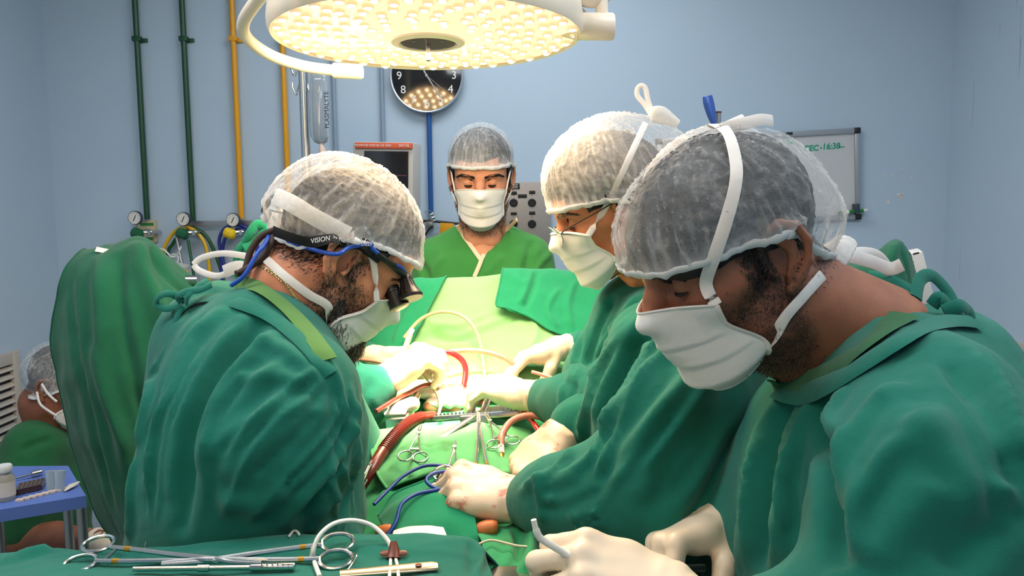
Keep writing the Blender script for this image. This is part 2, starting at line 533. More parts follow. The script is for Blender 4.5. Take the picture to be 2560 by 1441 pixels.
def wall_mat(name, chips=False):
    m, nt, N, L, b = nodes_of(name)
    b.inputs['Roughness'].default_value = 0.55
    b.inputs['Specular IOR Level'].default_value = 0.3
    tc = N.new('ShaderNodeTexCoord')
    n = N.new('ShaderNodeTexNoise'); n.inputs['Scale'].default_value = 1.3; n.inputs['Detail'].default_value = 3
    L.new(tc.outputs['Object'], n.inputs['Vector'])
    mr = N.new('ShaderNodeMapRange'); mr.inputs[3].default_value = 0.96; mr.inputs[4].default_value = 1.04
    L.new(n.outputs['Fac'], mr.inputs[0])
    hsv = N.new('ShaderNodeHueSaturation'); hsv.inputs['Color'].default_value = srgb(184, 203, 220)
    L.new(mr.outputs[0], hsv.inputs['Value'])
    # thin dark drip marks and scuffs
    mp = N.new('ShaderNodeMapping'); mp.inputs['Scale'].default_value = (26, 26, 1.6)
    L.new(tc.outputs['Object'], mp.inputs['Vector'])
    n2 = N.new('ShaderNodeTexNoise'); n2.inputs['Scale'].default_value = 1.6; n2.inputs['Detail'].default_value = 3
    L.new(mp.outputs[0], n2.inputs['Vector'])
    r2 = N.new('ShaderNodeMapRange'); r2.inputs[1].default_value = 0.69; r2.inputs[2].default_value = 0.74; r2.inputs[4].default_value = 0.35 if chips else 0.0
    L.new(n2.outputs['Fac'], r2.inputs[0])
    mx = N.new('ShaderNodeMix'); mx.data_type = 'RGBA'; mx.inputs[7].default_value = srgb(88, 104, 120)
    L.new(r2.outputs[0], mx.inputs[0]); L.new(hsv.outputs[0], mx.inputs[6])
    L.new(mx.outputs[2], b.inputs['Base Color'])
    n3 = N.new('ShaderNodeTexNoise'); n3.inputs['Scale'].default_value = 30; n3.inputs['Detail'].default_value = 4
    L.new(tc.outputs['Object'], n3.inputs['Vector'])
    bp = N.new('ShaderNodeBump'); bp.inputs['Strength'].default_value = 0.05; bp.inputs['Distance'].default_value = 0.004
    L.new(n3.outputs['Fac'], bp.inputs['Height']); L.new(bp.outputs[0], b.inputs['Normal'])
    return m
M = {}
M['wall'] = wall_mat('wall_paint'); M['wall_worn'] = wall_mat('wall_paint_worn', True)
M['floor'] = mat('vinyl_floor', srgb(150, 155, 150), 0.4, var=(9, 0.06))
M['ceiling'] = mat('ceiling_paint', srgb(235, 238, 238), 0.8)
M['chip'] = mat('bare_plaster', srgb(222, 214, 205), 0.9)
M['steel'] = mat('stainless_steel', (0.62, 0.60, 0.57, 1), 0.22, 1.0, bump=(300, 0.03))
M['chrome'] = mat('polished_steel', (0.75, 0.73, 0.70, 1), 0.12, 1.0)
M['steel_dull'] = mat('brushed_steel', (0.42, 0.41, 0.40, 1), 0.4, 1.0)
M['black'] = mat('black_plastic', (0.012, 0.012, 0.013, 1), 0.35)
M['black_matte'] = mat('black_rubber', (0.012, 0.011, 0.011, 1), 0.6)
M['white_plastic'] = mat('white_plastic', srgb(232, 230, 224), 0.4)
M['ink_white'] = mat('white_ink', srgb(240, 238, 232), 0.6)
M['ink_black'] = mat('black_ink', (0.01, 0.01, 0.012, 1), 0.6)

def box_struct(name, lo, hi, m, kind='structure'):
    lo, hi = Vector(lo), Vector(hi)
    o = MB().box((lo + hi) / 2, hi - lo).build(name, m, smooth=False)
    return tag(o, kind=kind)
box_struct('wall_back', (XL - .1, WB, -.1), (XR + .1, WB + .1, CEIL_Z + .1), M['wall'])
box_struct('wall_left', (XL - .1, YF, -.1), (XL, WB, CEIL_Z + .1), M['wall'])
box_struct('wall_right', (XR, YF, -.1), (XR + .1, WB, CEIL_Z + .1), M['wall_worn'])
box_struct('wall_front', (XL - .1, YF - .1, -.1), (XR + .1, YF, CEIL_Z + .1), M['wall'])
box_struct('floor', (XL, YF, -.1), (XR, WB, 0), M['floor'])
box_struct('ceiling', (XL, YF, CEIL_Z), (XR, WB, CEIL_Z + .1), M['ceiling'])

# flaked paint: thin plaster spots on the back wall right of the whiteboard
chips = MB()
for px, py, r in [(2252, 491, 7), (2246, 487, 5), (2257, 487, 4), (2250, 497, 4), (2221, 505, 5), (2277, 443, 3), (2230, 436, 3), (2212, 437, 2), (2256, 422, 3), (2206, 483, 2), (2285, 441, 2), (2184, 507, 2)]:
    c = W(px, py); k = 7; rr = r * WB / FPX
    a0 = random.random() * 6
    poly = [(c.x + rr * random.uniform(.6, 1.1) * math.cos(a0 + 2 * math.pi * i / k), c.z + rr * random.uniform(.6, 1.1) * math.sin(a0 + 2 * math.pi * i / k)) for i in range(k)]
    chips.prism([(x, z) for x, z in poly], -0.0008, 0.0, R=Matrix(((1, 0, 0), (0, 0, 1), (0, 1, 0))), c=(0, WB, 0))
ch = chips.build('flaked_paint_patch', M['chip'], smooth=False)
tag(ch, 'small pale patches of flaked paint on back wall beside whiteboard', 'paint damage', kind='stuff')

# ceiling luminaires (the room's general light)
M['diffuser'] = mat('lamp_diffuser', (.9, .9, .9, 1), 0.5, emit=((1, 1, 1, 1), 1.0))
for i, (x, y) in enumerate(CEILING_SPOTS):
    t = empty('ceiling_light', (x, y, CEIL_Z), ['recessed ceiling light panel over the left surgeon', 'recessed ceiling light panel over the right surgeons', 'recessed ceiling light panel behind the viewer', 'recessed ceiling light panel near the back wall'][i], 'ceiling light', 'ceiling light panels')
    MB().box((x, y, CEIL_Z - .015), (1.24, .64, .03)).build('frame', M['white_plastic'], t, smooth=False)
    MB().box((x, y, CEIL_Z - .032), (1.18, .58, .006)).build('diffuser', M['diffuser'], t, smooth=False)
    li = bpy.data.lights.new('panel_light', 'AREA'); li.shape = 'RECTANGLE'; li.size = 1.16; li.size_y = .56
    li.energy = CEILING_W[i]; li.color = CEILING_COLOR
    lo = bpy.data.objects.new('panel_light', li); lo.matrix_world = Matrix.Translation((x, y, CEIL_Z - .04)); link(lo, t)

# ------------------------------------------------------------------ pipes on the back wall
M['pipe_green'] = mat('green_pipe_paint', srgb(22, 72, 44), 0.35)
M['pipe_yellow'] = mat('yellow_pipe_paint', srgb(232, 160, 12), 0.35)
M['pipe_grey'] = mat('grey_conduit_paint', srgb(140, 158, 178), 0.5)
M['pipe_blue'] = mat('blue_pipe_paint', srgb(24, 82, 150), 0.35)
def pipe(px, y0, y1, r, m, label, clip=None, name='wall_pipe'):
    a = W(px, 270, r + .008)
    z0 = W(px, y1, .02).z; z1 = CEIL_Z - 0.001 if y0 <= 0 else W(px, y0, .02).z
    t = empty(name, (a.x, WB, z0), label, 'pipe')
    MB().tube([(a.x, a.y, z0), (a.x, a.y, z1)], r, 14).build('pipe_run', m, t)
    for cy in (clip or []):
        z = W(px, cy, .02).z
        b = MB().box((a.x, a.y + .002, z), (r * 2.9, r * 2.5, .020), bev=.002)
        b.box((a.x + r * 1.9, WB - .004, z - .004), (.03, .008, .016), bev=.001)
        b.build('pipe_clip', m, t)
    return t
pipe(352, 0, 549, .0115, M['pipe_green'], 'leftmost dark green gas pipe running down to a beige outlet', [97])
pipe(468, 0, 556, .0115, M['pipe_green'], 'dark green gas pipe ending at the metal rail, second from left', [97])
pipe(591, 0, 548, .0115, M['pipe_yellow'], 'yellow gas pipe ending above the blue coiled hose', [97])
pipe(712, 0, 800, .0110, M['pipe_yellow'], 'yellow gas pipe passing behind the lamp handle rail', [97])
pipe(836, 0, 640, .0085, M['pipe_grey'], 'thin grey conduit beside the fluid bag on the wall')
pipe(956, 0, 520, .0085, M['pipe_grey'], 'thin grey conduit behind the patient monitor')
pipe(1072, 150, 535, .0105, M['pipe_blue'], 'blue gas pipe hanging down below the wall clock')

# metal service rail
a, b = W(462, 560, .03), W(1045, 566, .03)
t = empty('wall_rail', ((a.x + b.x) / 2, WB, a.z), 'grey metal equipment rail fixed along the back wall', 'rail')
MB().box(((a.x + b.x) / 2, WB - .03, a.z), (b.x - a.x, .008, .024), bev=.001).build('rail_bar', M['steel_dull'], t)
for px in (470, 620, 800, 1040):
    c = W(px, 560, .015); MB().box((c.x, WB - .014, a.z), (.02, .028, .018)).build('rail_bracket', M['steel_dull'], t)

# ------------------------------------------------------------------ outlet plate + regulators
M['beige'] = mat('beige_plate', srgb(196, 182, 150), 0.5)
M['label_green'] = mat('green_label', srgb(40, 132, 60), 0.5)
M['knob_green'] = mat('green_knob', srgb(18, 92, 56), 0.35)
M['knob_yellow'] = mat('yellow_knob', srgb(238, 196, 20), 0.4)
M['gauge_face'] = mat('gauge_dial', srgb(226, 222, 214), 0.5)
M['gauge_rim'] = mat('gauge_rim', srgb(70, 82, 92), 0.3, 0.6)
M['needle'] = mat('gauge_needle', (.02, .02, .02, 1), 0.5)
c = W(367, 579, .01)
t = empty('gas_outlet', (c.x, WB, c.z), 'beige gas outlet plate with green stripes on the wall', 'outlet')
MB().box((c.x, WB - .009, c.z), (.085, .018, .094), bev=.003).build('plate', M['beige'], t)
for px, py, w_ in [(367, 561, .056), (367, 597, .05)]:
    q = W(px, py, .019); MB().box((q.x, WB - .0185, q.z), (w_, .002, .011)).build('label_strip', M['label_green'], t, smooth=False)
q = W(378, 582, .02); MB().box((q.x, WB - .02, q.z), (.034, .006, .040), bev=.002).build('socket_cover', M['beige'], t)

def regulator(gx, gy, kx, ky, km, label, body_to=None):
    g = W(gx, gy, .09); k = W(kx, ky, .10)
    t = empty('pressure_regulator', (g.x, WB, k.z), label, 'regulator', 'gas pressure regulators')
    Ry = Matrix(((1, 0, 0), (0, 0, -1), (0, 1, 0)))          # local z -> -y (toward room)
    r = .0285
    MB().lathe([(r * .6, -.016), (r, -.014), (r, .002), (r * .93, .006), (r * .9, .004)], Ry, g, 28).build('gauge_case', M['gauge_rim'], t)
    dial = MB().lathe([(r * .9, .0035), (r * .9, .0042)], Ry, g, 28).build('gauge_dial', M['gauge_face'], t)
    tk = MB()
    for i in range(9):
        a = math.radians(225 - i * 33.75)
        tk.box(g + Vector((math.cos(a) * r * .72, -.0047, math.sin(a) * r * .72)), (.0045, .0006, .0012), Matrix.Rotation(-a, 3, 'Y'))
    tk.build('dial_tick_marks', M['needle'], dial, smooth=False)
    MB().box(g + Vector((.001, -.0052, -.001)), (.003, .0008, .026), Matrix.Rotation(math.radians(25), 3, 'Y')).build('gauge_needle', M['needle'], t, smooth=False)
    MB().tube([g + Vector((0, .004, -r * .8)), Vector((g.x, g.y + .006, k.z + .01))], .006, 10).build('stem', M['steel'], t)
    MB().tube([k + Vector((.0, .0, 0)), k + Vector((.035, .02, .002))], [.014, .012], 14).build('valve_body', M['steel'], t)
    MB().tube([k + Vector((.03, .0, 0)), Vector((k.x + .04, WB - .015, k.z + .003))], .008, 12).build('inlet', M['steel'], t)
    prof = [(.004, -.030), (.014, -.029), (.021, -.022), (.022, .012), (.017, .018), (.008, .02)]
    kn = MB(); kn.lathe(prof, Matrix.Rotation(math.radians(-68), 3, 'Y'), k + Vector((-.016, -.004, 0)), 10)
    kn.build('knob', km, t, sharp=30)
    return t
regulator(337, 545, 352, 583, M['knob_green'], 'gas regulator with green knob on the beige outlet plate')
regulator(458, 548, 464, 584, M['knob_green'], 'gas regulator with green knob and yellow hose loop')
regulator(582, 550, 582, 583, M['knob_yellow'], 'gas regulator with yellow knob beside the blue coiled hose')

# hoses
M['hose_yellow'] = mat('yellow_hose', srgb(236, 184, 30), 0.4)
M['hose_green'] = mat('green_hose', srgb(20, 84, 44), 0.4)
M['hose_blue'] = mat('blue_hose', srgb(42, 56, 140), 0.35)
def hose(px, off, r, m, label, name='gas_hose', n=8):
    pts = [W(x, y, o) for x, y, o in [(p[0], p[1], p[2] if len(p) > 2 else off) for p in px]]
    o = MB().tube(spline(pts, n), r, 10).build(name, m)
    return tag(o, label, 'hose')
hose([(405, 800), (404, 660), (415, 610), (440, 577), (465, 569), (490, 580), (512, 610), (522, 660), (523, 720), (520, 820)], .055, .0075, M['hose_yellow'], 'yellow gas hose arching from the regulator with green knob')
hose([(414, 830), (418, 650), (432, 610), (455, 582), (482, 571), (515, 590), (540, 640), (556, 690), (575, 800)], .04, .0075, M['hose_green'], 'dark green gas hose arching behind the yellow one')
hose([(560, 780), (552, 640), (548, 600), (562, 572), (590, 562), (622, 575), (640, 610), (640, 660), (610, 690), (570, 680), (556, 640), (566, 590), (600, 573), (634, 592), (646, 640), (640, 740)], .045, .007, M['hose_blue'], 'dark blue hose coiled below the yellow regulator knob')
hose([(470, 600, .1), (485, 690, .12), (500, 800, .13)], .1, .006, M['hose_green'], 'thin green suction hose hanging from the middle regulator')
# metal flow arm under the middle regulator
o = MB().tube([W(441, 590, .09), W(452, 650, .1), W(478, 720, .12), W(492, 800, .12)], .0065, 10).build('suction_pipe', M['steel_dull'])
tag(o, 'slanted grey metal suction pipe under the middle regulator', 'pipe')
# suction canister on a wire hook
M['canister'] = mat('milky_plastic', srgb(226, 226, 222), 0.35, trans=0.25)
M['tag_yellow'] = mat('yellow_label', srgb(246, 186, 20), 0.5)
c = W(446, 690, .2)
t = empty('suction_canister', (c.x, c.y, c.z - .1), 'white suction canister with yellow label hung on a wire hook', 'canister')
MB().lathe([(.030, -.10), (.038, -.098), (.042, .03), (.045, .034), (.045, .042), (.02, .05), (.012, .052)], None, c, 24).build('vessel', M['canister'], t)
q = W(446, 672, .25)
MB().box(W(462, 684, .245), (.032, .003, .024), bev=.001).build('label', M['tag_yellow'], t)
MB().tube([W(435 + 11 * math.cos(a), 648 + 12 * math.sin(a), .21) for a in np.linspace(0, 2 * math.pi, 18)[:-1]], .004, 8, closed=True).build('hanging_loop', M['canister'], t)
o = MB().tube(spline([W(368, 624, .0), W(374, 622, .10), W(384, 622, .17), W(408, 624, .19), W(418, 632, .2), (W(428, 642, .21)), W(440, 640, .21), W(448, 628, .22), W(453, 616, .22)], 5), .0035, 8).build('wire_hook', M['white_plastic'])
tag(o, 'white coated wire hook holding the suction canister', 'hook')

# ------------------------------------------------------------------ clock
M['clock_face'] = mat('clock_face', (0.012, 0.010, 0.010, 1), 0.05, coat=1.0)
M['clock_rim'] = mat('clock_rim', srgb(188, 194, 202), 0.3, 0.5)
M['hand_grey'] = mat('clock_hand', srgb(176, 168, 166), 0.4)
c = W(1067, 190, .03); r = 88.5 * WB / FPX
t = empty('wall_clock', (c.x, WB, c.z - r), 'round black wall clock with white numerals behind the lamp', 'clock')
Ry = Matrix(((1, 0, 0), (0, 0, -1), (0, 1, 0))) @ Matrix.Rotation(math.radians(0.0), 3, 'X')
MB().lathe([(r * .97, -.028), (r, -.02), (r, .012), (r * .985, .018), (r * .955, .016), (r * .945, .008)], Ry, c, 64, cap=False).build('rim', M['clock_rim'], t)
MB().lathe([(r * .95, -.028), (r * .95, .007)], Ry, c, 64).build('dial', M['clock_face'], t, sharp=30)
for n_ in range(1, 13):
    a = math.radians(90 - 30 * n_)
    q = c + Vector((math.cos(a) * r * .75, -.0075, math.sin(a) * r * .75))
    text('numeral', str(n_), .046, q, TO_CAM, M['ink_white'], t)
def clock_hand(name, ang, l0, l1, w_):
    a = math.radians(90 - ang); d = Vector((math.cos(a), 0, math.sin(a)))
    MB().tube([c + d * -l0 + Vector((0, -.012, 0)), c + d * l1 + Vector((0, -.012, 0))], w_, 8).build(name, M['hand_grey'], t)
clock_hand('hour_hand', 333, .0, .085, .0035); clock_hand('minute_hand', 148, .02, .098, .003); clock_hand('second_hand', 130, .0, .10, .0009)
MB().lathe([(.006, 0), (.006, .006), (.003, .008)], Ry, c + Vector((0, -.009, 0)), 16).build('hand_pin', M['hand_grey'], t)

# ------------------------------------------------------------------ whiteboard and marker
M['board'] = mat('whiteboard_surface', srgb(206, 204, 204), 0.25)
M['alu'] = mat('aluminium_frame', srgb(176, 176, 178), 0.35, 0.7)
M['ink_green'] = mat('green_marker_ink', srgb(30, 160, 120), 0.5)
M['marker_green'] = mat('green_marker_plastic', srgb(24, 120, 48), 0.35)
tl, tr_, br = W(1640, 348, .012), W(2148, 320, .012), W(2152, 548, .012)
ux = (tr_ - tl); wid = ux.length; ux.normalize(); uz = (tr_ - br); hei = uz.length; uz = Vector((-ux.z, 0, ux.x)); uy = Vector((0, 1, 0))
Rb = Matrix(((ux.x, 0, uz.x), (0, 1, 0), (ux.z, 0, uz.z)))
bc = (tr_ - ux * wid / 2 - uz * hei / 2)
t = empty('whiteboard', bc - uz * hei / 2, 'whiteboard with green handwriting on the back wall', 'whiteboard')
def B_(x, z, y=0): return bc + ux * x + uz * z + Vector((0, y, 0))
MB().box(B_(0, 0, .003), (wid - .01, .010, hei - .01), Rb).build('board', M['board'], t, smooth=False)
fw = .022
MB().box(B_(0, hei / 2 - fw / 2), (wid - .03, .02, fw), Rb, bev=.003).build('frame_bar', M['alu'], t)
MB().box(B_(0, -hei / 2 + fw / 2), (wid - .03, .02, fw), Rb, bev=.003).build('frame_bar', M['alu'], t)
MB().box(B_(wid / 2 - fw / 2, 0), (fw, .02, hei - .03), Rb, bev=.003).build('frame_bar', M['alu'], t)
MB().box(B_(-wid / 2 + fw / 2, 0), (fw, .02, hei - .03), Rb, bev=.003).build('frame_bar', M['alu'], t)
for sx in (-1, 1):
    for sz in (-1, 1):
        MB().box(B_(sx * (wid / 2 - .011), sz * (hei / 2 - .011)), (.027, .026, .026), Rb, bev=.005).build('corner_cap', M['black'], t)
q = W(1975, 334, .03); MB().box(Vector((q.x, WB - .0235, q.z)), (.026, .003, .011), Rb).build('maker_badge', M['black'], t, smooth=False)
Rt = Matrix(((ux.x, uz.x, 0), (0, 0, -1), (ux.z, uz.z, 0)))
for body, px, py, s in [('CEC', 2024, 372, .033), ('·', 2048, 372, .05), ('16:38', 2074, 367, .034), ('–', 2100, 367, .04), ('26', 1971, 356, .028)]:
    q = W(px, py, .0); text('handwriting', body, s, Vector((q.x, WB - .0148, q.z)), Rt, M['ink_green'], t, shear=0.12, bold=.0009)
a, b_ = W(2096, 533, .035), W(2168, 526, .035)
t = empty('marker_pen', (a + b_) / 2, 'green whiteboard marker clipped to the lower corner of whiteboard', 'marker')
d = (b_ - a)
MB().tube([a, a + d * .05, a + d * .22, a + d * .24], [.005, .0085, .0085, .0078], 14).build('cap', M['marker_green'], t)
MB().tube([a + d * .24, a + d * .36], .0076, 14).build('barrel_band', M['white_plastic'], t)
MB().tube([a + d * .36, a + d * .86], .0078, 14).build('barrel', M['marker_green'], t)
MB().tube([a + d * .86, b_], [.0072, .0058], 14).build('barrel_end', M['white_plastic'], t)
MB().box(a + d * .62 + Vector((0, .005, .012)), (.022, .03, .040), Rb, bev=.004).build('clip', M['gauge_rim'], t)

# ------------------------------------------------------------------ air grilles in the side walls
M['grille'] = mat('grille_enamel', srgb(196, 186, 176), 0.5)
M['duct'] = mat('duct_dark', (.02, .02, .02, 1), 0.9)
def side_grille(x, y0, y1, z0, z1, s, label):
    t = empty('air_grille', (x, (y0 + y1) / 2, z0), label, 'air vent')
    w_, h_ = y1 - y0, z1 - z0; cy, cz = (y0 + y1) / 2, (z0 + z1) / 2; fr = .045
    MB().box((x + s * .003, cy, cz), (.004, w_ - .02, h_ - .02)).build('duct_opening', M['duct'], t, smooth=False)
    for dy in (-1, 1): MB().box((x + s * .010, cy + dy * (w_ / 2 - fr / 2), cz), (.02, fr, h_), bev=.002).build('frame_bar', M['grille'], t)
    for dz in (-1, 1): MB().box((x + s * .010, cy, cz + dz * (h_ / 2 - fr / 2)), (.02, w_ - 2 * fr, fr), bev=.002).build('frame_bar', M['grille'], t)
    n = int((h_ - 2 * fr) / .030)
    for i in range(n):
        z = z0 + fr + (i + .5) * (h_ - 2 * fr) / n
        MB().box((x + s * .012, cy, z), (.022, w_ - 2 * fr, .004), Matrix.Rotation(s * math.radians(38), 3, 'Y')).build('louvre', M['grille'], t, smooth=False)
    return t
def on_side(px, py, X):
    d = ray(px, py); return CAM + d * (X / d.x)
q0, q1 = on_side(36, 876, XL), on_side(38, 1118, XL)
side_grille(XL, 2.35, q0.y, q1.z, q0.z, 1, 'beige louvred air grille low on the left wall')
q0, q1 = on_side(2529, 850, XR), on_side(2529, 1010, XR)
side_grille(XR, 2.2, q0.y, q0.z - .42, q0.z, -1, 'beige louvred air grille low on the right wall')
# ================================================================== surgical lamp
M['lamp_body'] = mat('lamp_enamel', srgb(240, 226, 206), 0.35)
M['lamp_plate'] = mat('lamp_glass_plate', srgb(255, 232, 196), 0.3, emit=((1.0, 0.68, 0.40, 1), 0.95))
M['led_core'] = mat('led_core', (1, .9, .75, 1), 0.3, emit=((1.0, 0.88, 0.62, 1), 5.0))
M['led_ring'] = mat('led_lens_ring', srgb(226, 190, 140), 0.2, emit=((1.0, 0.74, 0.44, 1), 0.6))
M['hub_dark'] = mat('hub_brown', srgb(66, 48, 36), 0.4)
LS = 0.806                                              # lamp about 58 cm across
LC = P(1070, 92, 1.86 * LS); LR = 0.35 * LS
def PL(px, py, Y): return P(px, py, Y * LS)
FIELD = P(1190, 975, 1.58)
ln = Vector((0.055, -0.035, -1)).normalized()            # light axis, pointing down
LRm = frame_from(z=-ln, x=(1, 0, 0))                      # local z up
def Lp(x, y, z): return LC + LRm @ Vector((x, y, z))
lamp = empty('surgical_lamp', LC, 'large round surgical lamp with many glowing warm lenses overhead', 'lamp')
MB().lathe([(LR * .965, .0), (LR * .985, -.004), (LR, .004), (LR * 1.005, .02), (LR * .99, .05), (LR * .9, .085), (LR * .6, .12), (LR * .25, .13), (.02, .13)], LRm, LC, 96, cap=False).build('housing', M['lamp_body'], lamp)
MB().lathe([(.075 * LS, -.010), (.1 * LS, -.006), (LR * .5, .001), (LR * .9, .003), (LR * .97, .002)], LRm, LC, 96, cap=False).build('glass_plate', M['lamp_plate'], lamp)
# hub
MB().lathe([(.085 * LS, -.004), (.083 * LS, -.012), (.066 * LS, -.015), (.062 * LS, -.010)], LRm, LC, 48, cap=False).build('hub_ring', M['lamp_body'], lamp)
hub = MB().lathe([(.064 * LS, -.010), (.060 * LS, -.013), (.05 * LS, -.0135)], LRm, LC, 40).build('hub_cover', M['hub_dark'], lamp)
MB().lathe([(.0045, -.013), (.0045, -.042), (.0025, -.044)], LRm, Lp(0, 0, 0), 14).build('hub_pin', M['steel'], lamp)
for a in (40, 140, 230, 320):
    MB().lathe([(.0025, -.0135), (.0025, -.015)], LRm, Lp(.036 * math.cos(math.radians(a)), .036 * math.sin(math.radians(a)), 0), 8).build('hub_screw', M['steel'], hub)
# lenses: clusters in concentric rings
ring_me = None; spots = []
for rr, n, off in [(.112, 11, 0), (.142, 14, .3), (.172, 18, .1), (.203, 21, .5), (.234, 24, .2), (.265, 27, .7), (.296, 30, .4), (.326, 34, 0)]:
    rr *= LS
    for i in range(n):
        a = 2 * math.pi * (i + off) / n + random.uniform(-.03, .03)
        if random.random() < .03: continue
        spots.append(((rr + random.uniform(-.006, .006)) * math.cos(a), (rr + random.uniform(-.006, .006)) * math.sin(a)))
b = MB().lathe([(.0098, .002), (.0102, -.003), (.0088, -.0048), (.0068, -.0044)], n=14, cap=False)
ring_me = mesh_data('lens_ring', b.v, b.f, M['led_ring'])
b = MB().lathe([(.0068, -.0042), (.0055, -.006), (.003, -.0072), (.001, -.0075)], n=12, cap=True)
core_me = mesh_data('lens', b.v, b.f, M['led_core'])
L4 = LRm.to_4x4()
for i, (x, y) in enumerate(spots[:300]):
    o = bpy.data.objects.new('lens', core_me); o.matrix_world = Matrix.Translation(Lp(x, y, .001)) @ L4; link(o, lamp)
    q = bpy.data.objects.new('lens_ring', ring_me); q.matrix_world = Matrix.Translation(Lp(x, y, .001)) @ L4; link(q, o)
# guard rail on the left and grip
rail = [PL(700, -60, 1.55), PL(640, 5, 1.58), PL(608, 60, 1.64), PL(622, 100, 1.71), PL(680, 140, 1.79), PL(760, 166, 1.86), PL(830, 176, 1.9)]
MB().tube(spline(rail, 10), .0102, 14).build('guard_rail', M['lamp_body'], lamp)
MB().tube([PL(832, 177, 1.9), PL(836, 177, 1.9), PL(902, 180, 1.92), PL(907, 180, 1.92)], [.0125, .0145, .0138, .011], 18).build('grip', M['lamp_body'], lamp)
MB().tube([PL(700, -60, 1.55), PL(760, -40, 1.62), Lp(-LR * .75, -.1, .05)], .0102, 12).build('rail_mount', M['lamp_body'], lamp)
# swivel joint and arm on the right
MB().tube([Lp(LR * .96, .02, .035), PL(1425, 62, 1.86), PL(1447, 66, 1.86)], [.026, .026, .026], 22).build('swivel_neck', M['lamp_body'], lamp)
MB().tube([PL(1440, 66, 1.86), PL(1446, 66, 1.86), PL(1530, 67, 1.86), PL(1535, 67, 1.86)], [.0215, .0245, .0245, .022], 28).build('swivel_barrel', M['lamp_body'], lamp)
MB().tube([PL(1506, 38, 1.86), PL(1503, 10, 1.86), PL(1500, -60, 1.87)], [.0105, .0125, .0125], 18).build('arm_pin', M['lamp_body'], lamp)
arm = MB().tube(spline([PL(1440, -12, 1.86), PL(1490, -4, 1.86), PL(1520, -40, 1.88), PL(1530, -160, 1.95)], 8), .0165, 18)
arm.tube([PL(1530, -160, 1.95), (PL(1530, -160, 1.95).x, PL(1530, -160, 1.95).y, CEIL_Z)], .03, 18)
arm.build('arm', M['lamp_body'], lamp)
# the light it gives
li = bpy.data.lights.new('lamp_beam', 'SPOT'); li.energy = LAMP_W; li.color = LAMP_COLOR
li.spot_size = math.radians(33); li.spot_blend = 1.0; li.shadow_soft_size = 0.12
lo = bpy.data.objects.new('lamp_beam', li)
lo.matrix_world = Matrix.Translation(LC + ln * .02) @ frame_from(z=(LC - FIELD), x=(1, 0, 0)).to_4x4()
link(lo, lamp)
li = bpy.data.lights.new('lamp_spill', 'AREA'); li.shape = 'DISK'; li.size = LR * 1.8; li.energy = SPILL_W; li.color = LAMP_COLOR
lo = bpy.data.objects.new('lamp_spill', li); lo.matrix_world = Matrix.Translation(LC + ln * .03) @ L4; link(lo, lamp)

# second lamp head of the same kind, above and behind the viewpoint; it shows as a reflection in the clock glass
L2 = Vector((-.66, -.05, 2.36)); ax2 = (FIELD - L2).normalized(); R2 = frame_from(z=-ax2, x=(1, 0, 0)); L24 = R2.to_4x4()
lamp2 = empty('surgical_lamp', L2, 'second surgical lamp above the viewer, seen only reflected in the clock', 'lamp')
MB().lathe([(LR * .965, .0), (LR, .004), (LR * 1.005, .02), (LR * .9, .075), (LR * .5, .11), (.02, .11)], R2, L2, 64, cap=False).build('housing', M['lamp_body'], lamp2)
MB().lathe([(.06, -.006), (LR * .97, .002)], R2, L2, 64, cap=False).build('glass_plate', mat('lamp_glass_plate_dim', srgb(214, 170, 110), 0.3, emit=((1.0, 0.58, 0.24, 1), 3.0)), lamp2)
MB().lathe([(.062, -.004), (.055, -.012)], R2, L2, 32).build('hub_cover', M['hub_dark'], lamp2)
b = MB().lathe([(.0100, -.004), (.006, -.008), (.001, -.009)], n=12, cap=True); core2 = mesh_data('lens', b.v, b.f, mat('led_core_second', (1, .9, .7, 1), .3, emit=((1, .8, .5, 1), 22.0)))
for rr, n in [(.10, 9), (.15, 14), (.20, 18), (.245, 22)]:
    for i in range(n):
        a = 2 * math.pi * (i + rr * 7) / n
        o = bpy.data.objects.new('lens', core2); o.matrix_world = Matrix.Translation(L2 + R2 @ Vector((rr * math.cos(a), rr * math.sin(a), .001))) @ L24 @ Matrix.Scale(1.5, 4); link(o, lamp2)
MB().tube([L2 - ax2 * .10, L2 - ax2 * .18 + Vector((-.15, 0, .05)), Vector((L2.x - .2, L2.y - .1, CEIL_Z))], .022, 14).build('arm', M['lamp_body'], lamp2)
# ================================================================== people: builders
def nrm(a): a = np.asarray(a, float); return a / np.linalg.norm(a)
M['skin_a'] = skin('skin_a', srgb(228, 152, 116), srgb(38, 30, 28))
M['skin_b'] = skin('skin_b', srgb(206, 142, 108), srgb(44, 32, 26))
M['skin_c'] = skin('skin_c', srgb(198, 130, 90), srgb(40, 30, 26))
M['skin_d'] = skin('skin_d', srgb(152, 97, 72), srgb(40, 28, 25))
M['skin_e'] = skin('skin_e', srgb(140, 88, 66), srgb(30, 22, 20))
M['hair'] = mat('dark_hair', srgb(15, 12, 12), 0.65, var=(90, .5), bump=(220, 0.9), stretch=(1, 1, 5))
M['hair_strand'] = mat('hair_strands', srgb(30, 23, 20), 0.5)
M['hair_grey'] = mat('grey_hair_strands', srgb(104, 92, 84), 0.5)
M['cap'] = sheer('cap_fleece', (.86, .86, .86, 1), 0.27, 0.10, scale=330)
M['cap_d'] = sheer('cap_fleece_thin', (.84, .85, .86, 1), 0.17, 0.06, scale=330)
M['cap_hem'] = sheer('cap_hem', (.88, .88, .87, 1), 0.95, 0.6, scale=90)
M['mask'] = cloth('mask_fleece', srgb(232, 230, 226), var=.03, weave=1400, bumpk=.2)
M['strap'] = cloth('mask_strap', srgb(236, 230, 224), var=.04, weave=1200, bumpk=.25)
def glove_mat():
    m, nt, N, L, b = nodes_of('latex_glove')
    b.inputs['Base Color'].default_value = srgb(232, 212, 186)
    b.inputs['Roughness'].default_value = 0.42
    return m
